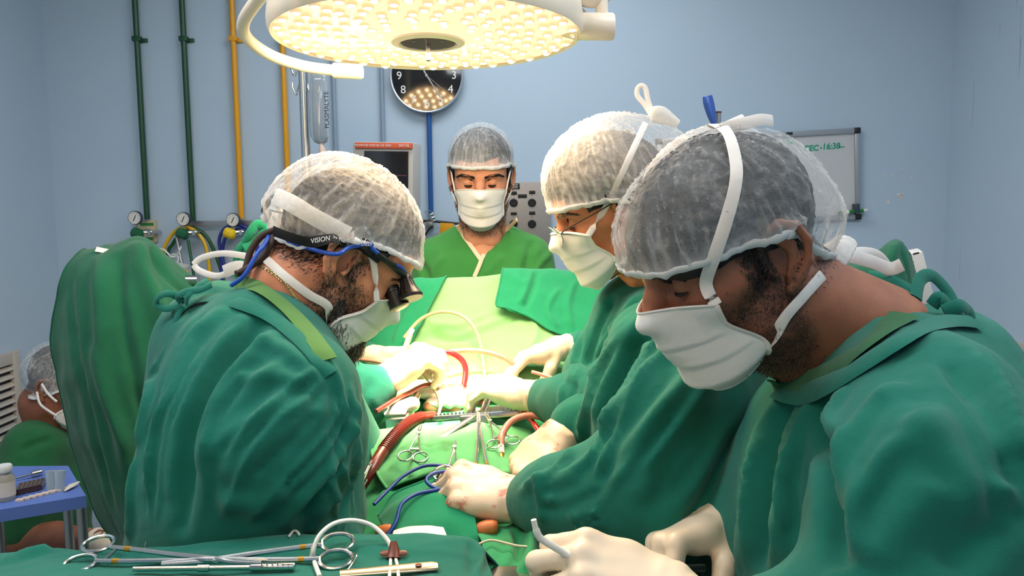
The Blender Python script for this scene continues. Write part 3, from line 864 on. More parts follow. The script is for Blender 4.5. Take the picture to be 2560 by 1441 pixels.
def glove_bloody():
    m, nt, N, L, b = nodes_of('latex_glove_stained')
    b.inputs['Roughness'].default_value = 0.4
    tc = N.new('ShaderNodeTexCoord'); n = N.new('ShaderNodeTexNoise'); n.inputs['Scale'].default_value = 34; n.inputs['Detail'].default_value = 5; n.inputs['Roughness'].default_value = .7
    L.new(tc.outputs['Object'], n.inputs['Vector'])
    r = N.new('ShaderNodeMapRange'); r.inputs[1].default_value = .55; r.inputs[2].default_value = .64; r.inputs[4].default_value = .8
    L.new(n.outputs['Fac'], r.inputs[0])
    mx = N.new('ShaderNodeMix'); mx.data_type = 'RGBA'; mx.inputs[6].default_value = srgb(224, 196, 168); mx.inputs[7].default_value = srgb(186, 84, 62)
    L.new(r.outputs[0], mx.inputs[0]); L.new(mx.outputs[2], b.inputs['Base Color'])
    return m
M['glove'] = glove_mat(); M['glove_red'] = glove_bloody()
M['gown'] = cloth('gown_cotton', srgb(19, 106, 91), var=.12)
M['gown_dark'] = cloth('gown_cotton_deep', srgb(15, 101, 84), var=.12)
M['scrub'] = cloth('scrub_cotton', srgb(58, 132, 62), var=.08)
M['scrub_worn'] = cloth('scrub_cotton_worn', srgb(82, 126, 66), var=.08)
M['scrub_dark'] = cloth('scrub_cotton_dark', srgb(32, 96, 56), var=.08)
M['trim'] = cloth('cream_trim', srgb(222, 208, 178), var=.05)
M['trousers'] = cloth('trouser_cotton', srgb(30, 104, 66))
M['shoe'] = mat('clog_rubber', srgb(230, 230, 228), 0.5)
M['eye_white'] = mat('eyeball', srgb(228, 216, 208), 0.15, coat=.6)
M['iris'] = mat('iris', srgb(40, 24, 16), 0.1, coat=1.0)

def sdf_obj(name, prims, h, m, parent, k=0.03, amp=0.0, wr=(14, 14, 4), folds=None, cuts=None, pad=0.05, seed=0.0, smooth_it=1, zmin=None, fn=None, fine=0.0):
    """prims: list of (points, radii[, k]); one continuous skinned surface"""
    al = np.array([p for pr in prims for p in pr[0]], dtype=float); rmax = max(max(pr[1]) if isinstance(pr[1], (list, tuple)) else pr[1] for pr in prims)
    lo = al.min(0) - rmax - pad; hi = al.max(0) + rmax + pad
    if zmin is not None: lo[2] = max(lo[2], zmin - 2 * h)
    g = Grid(lo, hi, h)
    for pr in prims: g.chain(pr[0], pr[1], pr[2] if len(pr) > 2 else k)
    for c in (cuts or []): g.cut(c)
    if zmin is not None: g.cut(lambda X, Y, Z: Z - zmin + 0 * X + 0 * Y)
    v, f = g.mesh()
    v = relax(v, f, smooth_it)
    if amp or folds or fn:
        n = vnormals(v, f); d = np.zeros(len(v))
        if amp:
            q = v * np.array(wr) + seed
            q = q + 0.55 * np.stack([fbm(v * 5 + seed + 3, 2), fbm(v * 5 + seed + 9, 2), fbm(v * 5 + seed + 21, 2)], 1)
            r = 1 - np.abs(noise(q)) * 2.2
            d += amp * (r * 0.8 + 0.5 * fbm(v * 9 + seed, 2))
        if fine: d += fine * noise(v * 55 + seed)
        if fn is not None: d += fn(v, n)
        if folds: d += fold_disp(v, bvh_of(v, f), folds)
        v = v + n * d[:, None]
        v = relax(v, f, 1, .12)
    o = mobj(name, v, f, m, parent)
    return o, v, f

def head(parent, T, fwd, scale, skinm, neck_to, neck_r=.062, neck_r2=None, roll=0.0, beard=None, eye_open=0.0, torso=None, name='body', brow=1.0, lash=1.0):
    """head, neck and the body under the clothes; returns a dict with its local frame"""
    f = nrm(fwd); u = np.array([0, 0, 1.0]); u = nrm(u - f * (f @ u)); l = np.cross(u, f)
    if roll: c, s_ = math.cos(roll), math.sin(roll); u, l = u * c + l * s_, l * c - u * s_
    R = np.stack([f, l, u], 1); T = np.array(T, float)
    loc = lambda p: (np.asarray(p, float) - T) @ R / scale
    wld = lambda p: np.asarray(p, float) @ R.T * scale + T
    nb = loc(neck_to)
    lo = np.minimum(np.array([-.125, -.115, -.14]), nb - .10); hi = np.maximum(np.array([.145, .115, .15]), nb + .10)
    g = Grid(lo, hi, .0027)
    g.ell((-.004, 0, .046), (.097, .0755, .086), k=0)
    g.ell((.034, 0, -.022), (.058, .060, .080), k=.035)
    g.ell((.058, 0, .052), (.036, .058, .04), k=.03)
    for s in (1, -1):
        g.chain([(-.004, s * .054, -.035), (.010, s * .050, -.062), (.050, s * .030, -.088), (.072, s * .010, -.092)], [.018, .017, .016, .017], k=.022)
        g.chain([(.060, s * .044, -.012), (.03, s * .061, -.004)], [.016, .010], k=.02)                         # cheekbone
        g.chain([(.090, s * .008, .030), (.084, s * .030, .036), (.066, s * .050, .030)], [.009, .0095, .008], k=.014)  # brow ridge
    for s in (1, -1): g.ell((.099, s * .031, .012), (.018, .017, .013), k=.014, sub=True)
    g.chain([(.090, 0, .022), (.102, 0, .002), (.114, 0, -.018)], [.0085, .0095, .0115], k=.012)
    for s in (1, -1): g.chain([(.100, s * .0115, -.021)], [.0088], k=.008)
    g.chain([(.088, 0, -.036), (.09, 0, -.05), (.087, 0, -.062)], [.012, .013, .013], k=.014)
    for s in (1, -1): g.ell((.0765, s * .031, .0115), (.0135, .0135, .0125), k=.003)                           # lids
    # neck
    g.chain([(-.028, 0, -.025), (-.034, 0, -.07), nb], [.056, neck_r / scale, (neck_r2 or neck_r + .006) / scale], k=.03)
    for s in (1, -1): g.chain([(-.032, s * .056, -.035), nb + (np.array([.05, s * .02, 0]))], [.014, .017], k=.02)
    # ears
    for s in (1, -1):
        def E(x, z, o): return (x * 1.12 - .006, s * (.0735 + o), z * 1.12)
        hel = [E(.011, .002, .002), E(.014, .018, .003), E(.006, .031, .007), E(-.008, .035, .012), E(-.021, .027, .017), E(-.026, .010, .019), E(-.022, -.007, .017), E(-.012, -.020, .012), E(-.001, -.028, .007)]
        g.chain(hel, [.0042, .0046, .0048, .0048, .0048, .0046, .0046, .005, .0065], k=.003)
        g.chain([E(-.006, .024, .009), E(-.015, .012, .011), E(-.013, -.006, .010), E(-.004, -.014, .008)], [.003, .0036, .0036, .0034], k=.003)   # antihelix
        g.chain([E(-.006, .018, .004), E(-.014, .004, .008), E(-.004, -.018, .005)], .0042, k=.005)
        g.chain([E(.010, -.004, .003), E(.008, -.010, .005)], [.0045, .0042], k=.004)                             # tragus
        g.ell(E(.0025, -.001, .004), (.0062, .007, .0075), k=.004, sub=True)
    v, fc = g.mesh(); v = relax(v, fc, 1, .4)
    vw = wld(v)
    if torso:
        al = np.array([p for pr in torso for p in pr[0]], float)
        rm = max(max(pr[1]) if isinstance(pr[1], (list, tuple)) else pr[1] for pr in torso)
        g2 = Grid(al.min(0) - rm - .03, al.max(0) + rm + .03, .012)
        for pr in torso: g2.chain(pr[0], pr[1], .03)
        v2, f2 = g2.mesh()
        allv = np.concatenate([vw, v2]); allf = np.concatenate([fc, f2 + len(vw)])
        lv = np.concatenate([v, np.full((len(v2), 3), -9.0)])
    else: allv, allf, lv = vw, fc, v
    o = mobj(name, allv, allf, skinm, parent)
    b = np.zeros(len(lv)); x, y, z = lv[:, 0], lv[:, 1], lv[:, 2]
    sm = lambda a, c, t: np.clip((t - a) / (c - a), 0, 1)
    if beard:
        jaw = sm(-.006, -.03, z) * sm(-.14, -.115, z) * sm(-.028, -.008, x)
        side = sm(.002, .010, x) * sm(.036, .022, x) * sm(.06, .03, z) * sm(.045, .055, np.abs(y))
        b = np.maximum(jaw * (1 - .85 * (sm(.03, .07, x) * sm(-.04, -.015, z))), side * .95) * beard
    nape = sm(-.03, -.05, x) * sm(-.06, -.02, z) * sm(.05, -.02, z)
    b = np.maximum(b, nape * .75)
    b = b * np.clip(.75 + .6 * fbm(np.clip(lv, -1, 1) * 60, 2), 0, 1)
    attr(o, 'beard', np.clip(b, 0, 1))
    H = dict(R=R, T=T, s=scale, loc=loc, wld=wld, v=v, f=fc, bvh=bvh_of(v, fc), obj=o, root=parent, wbvh=bvh_of(vw, fc))
    # eyes
    for s in (1, -1):
        c = np.array([.0785, s * .031, .0105 - .002])
        dirv = nrm([.8, 0, -.55]); 
        if eye_open:
            bm = MB().lathe([(.0001, .0129), (.004, .0122), (.009, .0092), (.0118, .005), (.0128, 0)], n=20, cap=False)
            Rl = frame_from(z=Vector(dirv), x=(0, 1, 0))
            eye = mobj('eyeball', [tuple(wld(np.array(Rl @ Vector(p)) * 1.0 + c + np.array([.0012, 0, -.0035 + eye_open]))) for p in bm.v], bm.f, M['eye_white'], parent)
            bm = MB().lathe([(.0001, .0136), (.0035, .0130), (.0058, .0118)], n=18, cap=False)
            mobj('iris', [tuple(wld(np.array(Rl @ Vector(p)) + c + np.array([.0012, 0, -.0035 + eye_open]))) for p in bm.v], bm.f, M['iris'], eye)
        # lash line across the lowered lid
        pts = []
        for a in np.linspace(-1.05, 1.05, 13):
            d = np.array([math.cos(a) * .94, math.sin(a), -.42 - .10 * math.cos(a)]); d = d / np.linalg.norm(d)
            pts.append(Vector(wld(c + np.array([-.002, 0, .003]) + d * .0142)))
        MB().tube(pts, [(.0004 + .0011 * math.sin(math.pi * i / 12)) * lash for i in range(13)], 6).build('eyelashes', M['hair_strand'], parent)
        # eyebrow of short strands
        sp = spline([(.099, s * .012, .0290), (.0965, s * .026, .0345), (.086, s * .041, .0355), (.068, s * .055, .028)], 10)
        vs, fs = [], []
        for i in range(int(190 * brow)):
            t = random.random(); q = sp[int(t * (len(sp) - 1))]
            hit = H['bvh'].find_nearest(q + Vector((0, 0, random.uniform(-.0035, .0035) * (1 - .5 * t))))
            p0 = hit[0] + hit[1] * .0004
            dv = Vector((-.35 - .4 * t, s * (.9 - .2 * t), .35 - .7 * t)) * random.uniform(.006, .010) + hit[1] * .0012
            sd = dv.cross(hit[1]).normalized() * .0005; n0 = len(vs)
            vs += [wld(p0 - sd), wld(p0 + sd), wld(p0 + dv)]; fs.append((n0, n0 + 1, n0 + 2))
        e = mobj('eyebrow', vs, fs, M['hair_strand'], parent); e['kind'] = 'stuff'
    return H

def strand_patch(name, H, pick, n, length, m, flow, kind='stuff', parent=None, width=.0005, lift=.35):
    """short hairs rooted on the head where pick(local) > random"""
    v, f = H['v'], H['f']; cen = v[f].mean(1); nn = np.cross(v[f[:, 2]] - v[f[:, 0]], v[f[:, 3]] - v[f[:, 1]]); nn /= np.linalg.norm(nn, axis=1)[:, None] + 1e-12
    w = pick(cen); idx = np.where(w > 0.02)[0]
    if not len(idx): return None
    pr = w[idx] / w[idx].sum(); ch = rng.choice(idx, n, p=pr)
    p0 = cen[ch] + rng.normal(size=(n, 3)) * .0011; nn = nn[ch]
    fl = flow(p0); d = fl + nn * lift + rng.normal(size=(n, 3)) * .35; d /= np.linalg.norm(d, axis=1)[:, None]
    L_ = length * rng.uniform(.5, 1.1, n)[:, None]
    sd = np.cross(d, nn + rng.normal(size=(n, 3)) * .3); sd = sd / (np.linalg.norm(sd, axis=1)[:, None] + 1e-9) * width
    mid = p0 + d * L_ * .55 + nn * .0008; tip = p0 + d * L_ + fl * L_ * .35 - nn * L_ * .1
    vs = np.stack([p0 - sd, p0 + sd, mid + sd * .8, mid - sd * .8, tip], 1).reshape(-1, 3)
    b = np.arange(n) * 5
    fs = [(i, i + 1, i + 2, i + 3) for i in b.tolist()] + [(i + 3, i + 2, i + 4) for i in b.tolist()]
    o = mobj(name, H['wld'](vs), fs, m, parent or H['root']); o['kind'] = kind
    return o

def hair(H, front=.080, nape=-.05, puff=.006, m=None, side=.004):
    g = Grid((-.13, -.105, -.09), (.125, .105, .155), .003)
    g.ell((-.006, 0, .048), (.0985 + puff, .0765 + puff, .087 + puff), k=0)
    xs = [-.13, -.06, -.03, -.012, .012, .035, .055, .09]; zs = [nape, nape + .012, .012, .03, .03, .028 + side, front - .008, front]
    g.cut(lambda X, Y, Z: Z - np.interp(X, xs, zs) + 0 * Y)
    v, f = g.mesh(); v = relax(v, f, 1)
    n = vnormals(v, f); v = v + n * (.0016 * noise(v * np.array([60, 60, 200])) + .0012 * fbm(v * 180, 2))[:, None]
    o = mobj('hair', H['wld'](v), f, m or M['hair'], H['root'])
    H['hair'] = o; H['hairv'] = v
    return o

def cap(H, c=(-.016, 0, .058), r=(.119, .092, .100), extra=(), xs=(-.14, -.07, -.03, .02, .12), zs=(-.055, -.035, .02, .036, .047), m=None, pleat=.0022, seed=0.0, crump=.0032, hem_r=.0024, dk=1.0):
    g = Grid((-.20, -.13, -.11), (.155, .13, .21), .0032)
    g.ell(c, r, k=0)
    for e in extra: g.ell(e[0], e[1], k=.04)
    line = lambda X: np.interp(X, xs, zs)
    g.cut(lambda X, Y, Z: Z - line(X) + 0 * Y)
    v, f = g.mesh(); v = relax(v, f, 1)
    hgt = v[:, 2] - line(v[:, 0])
    fc = v[f].mean(1); keep = (fc[:, 2] - line(fc[:, 0])) > .0028
    phi = np.arctan2(v[:, 1], v[:, 0] - c[0])
    # gather toward the head at the hem
    low = np.where(hgt < .045)[0]
    for i in low:
        hit = H['bvh'].find_nearest(Vector(v[i]))
        if hit[0] is not None:
            t = 1 - min(max(hgt[i] / .042, 0), 1); t = t * t * (3 - 2 * t)
            tgt = np.array(hit[0]) + np.array(hit[1]) * .0105
            if np.linalg.norm(tgt - v[i]) < .035: v[i, :2] = v[i, :2] * (1 - t * .9) + tgt[:2] * (t * .9)
    n = vnormals(v, f)
    fade = np.exp(-np.clip(hgt, 0, 1) / .04)
    d = pleat * fade * np.sin(phi * 46 + 3 * np.sin(phi * 5 + seed)) + pleat * .6 * fade * np.sin(phi * 23 + seed)
    up_ = np.clip(hgt, 0, 1)
    wq = np.stack([np.cos(phi) * 5.5 + seed, np.sin(phi) * 5.5, up_ * 7], 1) + .55 * np.stack([fbm(v * 12 + seed, 2), fbm(v * 12 + 5 + seed, 2), fbm(v * 12 + 11 + seed, 2)], 1)
    rid = np.clip(1 - np.abs(noise(wq * 1.6)) * 4.0, 0, 1)
    fineq = np.stack([v[:, 0] * 45, v[:, 1] * 45, v[:, 2] * 260], 1) + 2.0 * np.stack([fbm(v * 10, 2)] * 3, 1)
    d += crump * rid ** 2 + crump * .3 * fbm(v * 14 + seed, 2) + .0003 * noise(fineq + seed)
    v = v + n * d[:, None]
    ridge = lambda q, k_: np.clip(1 - np.abs(noise(q)) * k_, 0, 1)
    wob = 1.3 * np.stack([fbm(v * 9 + seed, 2)] * 3, 1)
    sa = ridge(np.stack([np.cos(phi) * 9 + seed, np.sin(phi) * 9, up_ * 9], 1) + wob * .6, 4.5)
    sb = ridge(np.stack([np.cos(phi) * 2.5 + seed, np.sin(phi) * 2.5, up_ * 75], 1) + wob, 3.0)
    pa = np.clip(.5 + 1.2 * fbm(v * 8 + seed + 30, 2), 0, 1); pb = np.clip(.5 + 1.2 * fbm(v * 9 + seed + 60, 2), 0, 1)
    dense = np.clip(.40 * np.exp(-np.clip(hgt, 0, 1) / .012) + .26 * rid ** 4 + .14 * fade + .26 * sa ** 2 * pa + .13 * sb * pb + .15 * fbm(v * 7 + seed, 2), -.1, .8) * (dk + (1 - dk) * np.exp(-np.clip(hgt, 0, 1) / .02))
    f2 = f[keep]
    used = np.unique(f2); mp_ = -np.ones(len(v), int); mp_[used] = np.arange(len(used))
    v2, f2 = v[used], mp_[f2]
    o = mobj('bouffant_cap', H['wld'](v2), f2, m or M['cap'], H['root'])
    attr(o, 'dense', dense[used])
    H['capv'], H['capf'] = v2, f2; H['cap'] = o
    H['cbvh'] = bvh_of(H['wld'](v2), f2)
    if 'hair' in H:
        hv_ = H['hairv'].copy(); lb = bvh_of(v2, f2)
        for i in range(len(hv_)):
            q = hv_[i]
            if q[2] < np.interp(q[0], xs, zs) - .004: continue
            hit = lb.find_nearest(Vector(q))
            if hit[0] is None: continue
            nn_ = hit[1]; out = Vector(hit[0]) - Vector((c[0], c[1], c[2] - .02))
            if nn_.dot(out) < 0: nn_ = -nn_
            if (Vector(q) - hit[0]).dot(nn_) > -.004: hv_[i] = hit[0] - nn_ * .0045
            hs = H['bvh'].find_nearest(Vector(hv_[i]))
            if (Vector(hv_[i]) - hs[0]).dot(hs[1]) < .002: hv_[i] = hs[0] + hs[1] * .002
        H['hair'].data.vertices.foreach_set('co', H['wld'](hv_).astype(np.float32).ravel()); H['hair'].data.update()
    # hem
    hv = hgt[used]; sel = np.where(hv < .006)[0]; ph = phi[used][sel]
    pts = []
    for k in range(110):
        a = -math.pi + 2 * math.pi * (k + .5) / 110
        w = np.abs((ph - a + math.pi) % (2 * math.pi) - math.pi) < .05
        if w.any():
            p = v2[sel][w].mean(0); pts.append(Vector(H['wld'](p * np.array([1.004, 1.004, 1]) + np.array([0, 0, (.0007 * math.sin(k * 1.9) + .0008 * math.sin(k * .7)) - .001]))))
    hm = MB().tube(pts, [hem_r * H['s'] * random.uniform(.8, 1.3) for _ in pts], 8, closed=True, flat=(.8, 1.9))
    ho = hm.build('elastic_hem', M['cap_hem'], o)
    attr(ho, 'dense', np.full(len(ho.data.vertices), .35))
    return o

def mask(H, top=.006, bot=-.122, side_top=-.014, side_bot=-.086, th=1.28, th_top=.95, off=.006, m=None, cx=.018, pleats=3, pl=.0028):
    nu, nv = 41, 36
    r = np.full((nv, nu), np.nan); Z = np.zeros((nv, nu)); AN = np.zeros((nv, nu)); TH = np.linspace(-th, th, nu)
    for j in range(nu):
        a0 = TH[j]; q = (abs(a0) / th) ** 2
        zt = top * (1 - q) + side_top * q; zb = bot * (1 - q) + side_bot * q
        for i in range(nv):
            t = i / (nv - 1); z = zt + (zb - zt) * t; Z[i, j] = z
            u_ = min(max((t - .25) / .55, 0), 1); a = a0 * (th_top + (th - th_top) * u_ * u_ * (3 - 2 * u_)) / th; AN[i, j] = a
            o = Vector((cx + .3 * math.cos(a), .3 * math.sin(a), max(z, -.098)))
            hit = H['bvh'].ray_cast(o, Vector((-math.cos(a), -math.sin(a), 0)), .3)
            if hit[0] is not None: r[i, j] = (Vector((hit[0].x - cx, hit[0].y, 0))).length
    for j in range(nu):
        last = None
        for i in range(nv):
            if np.isnan(r[i, j]) or r[i, j] < .02: r[i, j] = (last if last else .05) - .0012
            last = r[i, j]
    for it in range(90):                                            # stretch like a sheet from the nose to the jaw
        s = r.copy()
        s[1:-1] = (r[:-2] + r[2:]) / 2 * .5 + s[1:-1] * .5
        s[:, 1:-1] = (s[:, :-2] + s[:, 2:]) / 2 * .5 + s[:, 1:-1] * .5
        r = np.maximum(r, s)
    for i in range(nv):
        t = i / (nv - 1)
        for j in range(nu):
            q = abs(TH[j]) / th; edge = max(0, 1 - q ** 3)
            saw = 0
            if .16 < t < .9:
                p = (t - .16) / .74 * pleats; saw = (p - math.floor(p))
            r[i, j] += off + pl * edge * (saw - .3) + .004 * edge * math.sin(math.pi * t) - (.022 * max(0, (t - .86) / .14) ** 1.5 * (1 - q * .5))
    v = []
    for i in range(nv):
        for j in range(nu): v.append((cx + r[i, j] * math.cos(AN[i, j]), r[i, j] * math.sin(AN[i, j]), Z[i, j]))
    v = np.array(v); f = np.array([(i * nu + j, i * nu + j + 1, (i + 1) * nu + j + 1, (i + 1) * nu + j) for i in range(nv - 1) for j in range(nu - 1)])
    o = mobj('face_mask', H['wld'](v), f, m or M['mask'], H['root'])
    so = o.modifiers.new('thickness', 'SOLIDIFY'); so.thickness = .0016; so.offset = 1
    H['mv'] = v.reshape(nv, nu, 3); H['mbvh'] = bvh_of(H['wld'](v), f); H['mask'] = o
    # stitched borders
    e = MB()
    for row in (0, nv - 1): e.tube([Vector(H['wld'](H['mv'][row, j])) for j in range(nu)], .0016, 6, flat=(1.6, .8))
    for col in (0, nu - 1): e.tube([Vector(H['wld'](H['mv'][i, col])) for i in range(nv)], .002, 6, flat=(2.0, .8))
    e.build('binding', M['strap'], o)
    return o

def mask_corner(H, upper, s):
    """world position of a mask corner; s=+1 the wearer's left"""
    return Vector(H['wld'](H['mv'][0 if upper else -1, -1 if s > 0 else 0]))

def strap(H, pts, width=.010, m=None, mirror=True, name='mask_strap', parent=None, extra=(), off=.0035, thick=.0009):
    """ribbon over cap and skin: pts are (px,py) ray-cast from the photograph's viewpoint, (px,py,Y), or Vectors"""
    bv = [b for b in (H.get('cbvh'), H['wbvh'], H.get('mbvh')) if b] + list(extra)
    out, ups = [], []
    for p in pts:
        if isinstance(p, Vector): q, n = p, None
        elif len(p) == 3: q, n = P(*p), None
        else:
            best = None
            for b in bv:
                hh = b.ray_cast(CAM, ray(*p).normalized(), 6)
                if hh[0] is not None and (best is None or hh[3] < best[3]): best = hh
            if best is None: continue
            n = best[1] if best[1].dot(CAM - best[0]) > 0 else -best[1]
            q = best[0] + n * off
        out.append(q); ups.append(n)
    for i, u in enumerate(ups):
        if u is None:
            bestn = min([b.find_nearest(out[i]) for b in bv], key=lambda h_: h_[3] if h_[0] is not None else 9)
            n = out[i] - bestn[0] if bestn[3] > .0005 else bestn[1]
            ups[i] = n.normalized()
    sp = spline(out, 6); su = [Vector(x).normalized() for x in spline(ups, 6)]
    objs = [MB().tube(sp, [1.0] * len(sp), 8, flat=(width / 2, thick), up=su).build(name, m or M['strap'], parent or H['mask'])]
    if mirror:
        def mir(p): a = H['loc'](p); a[1] *= -1; return Vector(H['wld'](a))
        o2 = [mir(np.array(p)) for p in sp]; Rl = H['R']
        u2 = []
        for u in su:
            a = np.array(u) @ Rl; a[1] *= -1; u2.append(Vector(Rl @ a))
        objs.append(MB().tube(o2, [1.0] * len(o2), 8, flat=(width / 2, thick), up=u2).build(name, m or M['strap'], parent or H['mask']))
    return objs

def ribbon(name, pts, width, m, parent, up=(0, -1, 0), thick=.001, n=6):
    sp = spline(pts, n)
    return MB().tube(sp, [1.0] * len(sp), 8, flat=(width / 2, thick), up=up).build(name, m, parent)

FL = {'i': (.043, .026, .021), 'm': (.048, .030, .022), 'r': (.044, .028, .021), 'l': (.035, .021, .019)}
def hand(parent, wrist, knuckle, palm, side, curls, thumb=(35, 25, 20, 20), scale=1.0, arm=None, m=None, cuff=.09, name='glove', splay=(8, 2, -4, -10), cuff_r=.036):
    """gloved hand; wrist, knuckle (middle MCP) in world; palm = direction the palm faces; curls per finger (deg x3); thumb=(abduct, palmar, flex1, flex2)"""
    wrist, knuckle = Vector(wrist), Vector(knuckle)
    x = (knuckle - wrist).normalized(); z = -Vector(palm); z = (z - x * z.dot(x)).normalized(); y = z.cross(x)
    ty = 1 if side == 'R' else -1                              # thumb side along local y
    R = Matrix(((x.x, y.x, z.x), (x.y, y.y, z.y), (x.z, y.z, z.z)))
    s = scale
    def Wd(p): return wrist + R @ (Vector(p) * s)
    prims = []
    mcp = {'i': (.092, ty * .032, .001), 'm': (.096, ty * .0105, .003), 'r': (.090, -ty * .0105, .001), 'l': (.080, -ty * .030, -.003)}
    for k_, c in mcp.items():
        prims.append(([Wd((.002, c[1] * .55, 0)), Wd((.05, c[1] * .85, -.002)), Wd(c)], [.0195 * s, .0165 * s, .0122 * s], .012 * s))
    prims.append(([Wd((.03, ty * .02, -.010)), Wd((.062, ty * .022, -.008))], [.017 * s, .013 * s], .012 * s))
    prims.append(([Wd((.02, -ty * .022, -.010)), Wd((.06, -ty * .024, -.007))], [.015 * s, .012 * s], .012 * s))
    for fi, k_ in enumerate('imrl'):
        a = 0.0; p = Vector(mcp[k_]); sp = math.radians(splay[fi]) * ty
        pts, rs = [Wd(p)], [.0116 * s]
        for j in range(3):
            a += math.radians(curls[fi][j])
            L_ = FL[k_][j]
            dv = Vector((math.cos(a) * math.cos(sp), math.cos(a) * math.sin(sp), -math.sin(a)))
            p = p + dv * L_
            pts.append(Wd(p)); rs.append([.0100, .0090, .0074][j] * s * (.88 if k_ == 'l' else 1))
        prims.append((pts, rs, .0045 * s))
    ab, pa, f1, f2 = [math.radians(t) for t in thumb]
    p = Vector((.022, ty * .024, -.008)); pts, rs = [Wd(p)], [.016 * s]
    dv = Vector((math.cos(ab) * math.cos(pa), ty * math.sin(ab) * math.cos(pa), -math.sin(pa)))
    for j, L_ in enumerate((.042, .032, .026)):
        p = p + dv * L_; pts.append(Wd(p)); rs.append([.0125, .0108, .0085][j] * s)
        ang = (f1, f2, 0)[j]
        tgt = Vector((.45, -ty * .85, -.35)).normalized()
        dv = (dv * math.cos(ang) + (tgt - dv * tgt.dot(dv)).normalized() * math.sin(ang)).normalized()
    prims.append((pts, rs, .008 * s))
    if arm is not None:
        d = (Vector(arm) - wrist).normalized()
        prims.append(([Wd((.012, 0, 0)), wrist + d * .025 * s, wrist + d * cuff], [.024 * s, .0275 * s, cuff_r * s], .018 * s))
    def fn(v, n):
        q = v - np.array(wrist); tx = q @ np.array(x)
        w = np.clip((.03 * s - tx) / .06, 0, 1)
        rg = np.sin(tx * 330 + 3 * noise(v * 30)) * .0011 * w
        return rg + .0011 * (1 - np.abs(noise(v * 42)) * 2.4) * (.4 + w)
    o, v, f = sdf_obj(name, prims, .0027 * s, m or M['glove'], parent, fn=fn, pad=.012)
    if arm is not None:                                            # rolled edge of the glove
        c = wrist + d * (cuff + cuff_r * s * .55); a1 = d.orthogonal().normalized(); a2 = d.cross(a1)
        pts = [c + (a1 * math.cos(t) + a2 * math.sin(t)) * (cuff_r * s * .93) + d * .002 * math.sin(3 * t) for t in np.linspace(0, 2 * math.pi, 33)[:-1]]
        MB().tube(pts, .0018, 6, closed=True).build('cuff_roll', m or M['glove'], o)
    return dict(obj=o, tip=lambda *_: None, Wd=Wd, v=v, f=f)

def family(guides, n, w=.007, h=.006, alt=True):
    """folds interpolated between guide lines (all with the same number of points)"""
    out = []; G_ = np.array(guides, float); k = len(guides) - 1
    for i in range(n):
        t = i / (n - 1) * k; a = min(int(t), k - 1); u = t - a
        L_ = G_[a] * (1 - u) + G_[a + 1] * u
        L_ = L_ + rng.normal(size=L_.shape) * 5
        c0 = rng.integers(0, 2); c1 = len(L_) - rng.integers(0, 2)
        hh = h * rng.uniform(.6, 1.3) * (-.8 if (alt and i % 3 == 2) else 1)
        out.append(([tuple(q) for q in L_[c0:c1]], w * rng.uniform(.75, 1.35), hh))
    return out
# ================================================================== the people
def p(px, py, Y): return np.array(P(px, py, Y))
def dirv(yaw, pitch):
    """yaw: 0=+x, 90=+y (away), pitch down positive, degrees"""
    a, b = math.radians(yaw), math.radians(pitch)
    return np.array([math.cos(b) * math.cos(a), math.cos(b) * math.sin(a), -math.sin(b)])
def down(q, z, dx=0, dy=0): return np.array([q[0] + dx, q[1] + dy, z])

def legs(root, x, y, yaw, m=None):
    """trouser legs and clogs under the gown"""
    a = math.radians(yaw); f = np.array([math.cos(a), math.sin(a), 0]); l = np.array([-f[1], f[0], 0]); c = np.array([x, y, 0])
    for s in (1, -1):
        b = c + l * s * .10
        sdf_obj('trouser_leg', [([b + np.array([0, 0, .85]), b + np.array([0, 0, .45]), b + np.array([0, 0, .09])], [.085, .07, .055])], .015, m or M['trousers'], root, amp=.004)
        sdf_obj('clog', [([b + np.array([0, 0, .05]) - f * .05, b + f * .09 + np.array([0, 0, .045]), b + f * .16 + np.array([0, 0, .04])], [.045, .045, .036])], .009, M['shoe'], root, zmin=.002)

def person(base, label):
    return empty('person', (base[0], base[1], 0), label, 'person')

# ---------------------------------------------------------------- surgeon with loupes, left foreground
HA = p(843, 658, 1.28)
A = person((-.55, 1.25), 'bearded surgeon in green gown and white cap wearing magnifying loupes, left')
nA = p(690, 800, 1.27)
A_in = [([nA, p(640, 930, 1.27), p(600, 1300, 1.25)], [.06, .10, .12]), ([p(735, 1000, 1.12), p(600, 1300, 1.08), p(800, 1415, 1.1)], [.045, .04, .03]), ([p(760, 900, 1.42), p(860, 1150, 1.38), p(885, 1225, 1.31)], [.04, .035, .025])]
hA = head(A, HA, dirv(21, 38), 1.04, M['skin_a'], nA, neck_r=.068, neck_r2=.08, beard=1.0, torso=A_in)
hair(hA, puff=.012)
cap(hA, c=(-.020, 0, .060), r=(.121, .095, .100), extra=[((-.085, 0, .02), (.05, .06, .05))], seed=1.0, zs=(-.03, -.02, .028, .050, .072))
mask(hA, off=.007, th=1.30, th_top=.92, side_bot=-.092)
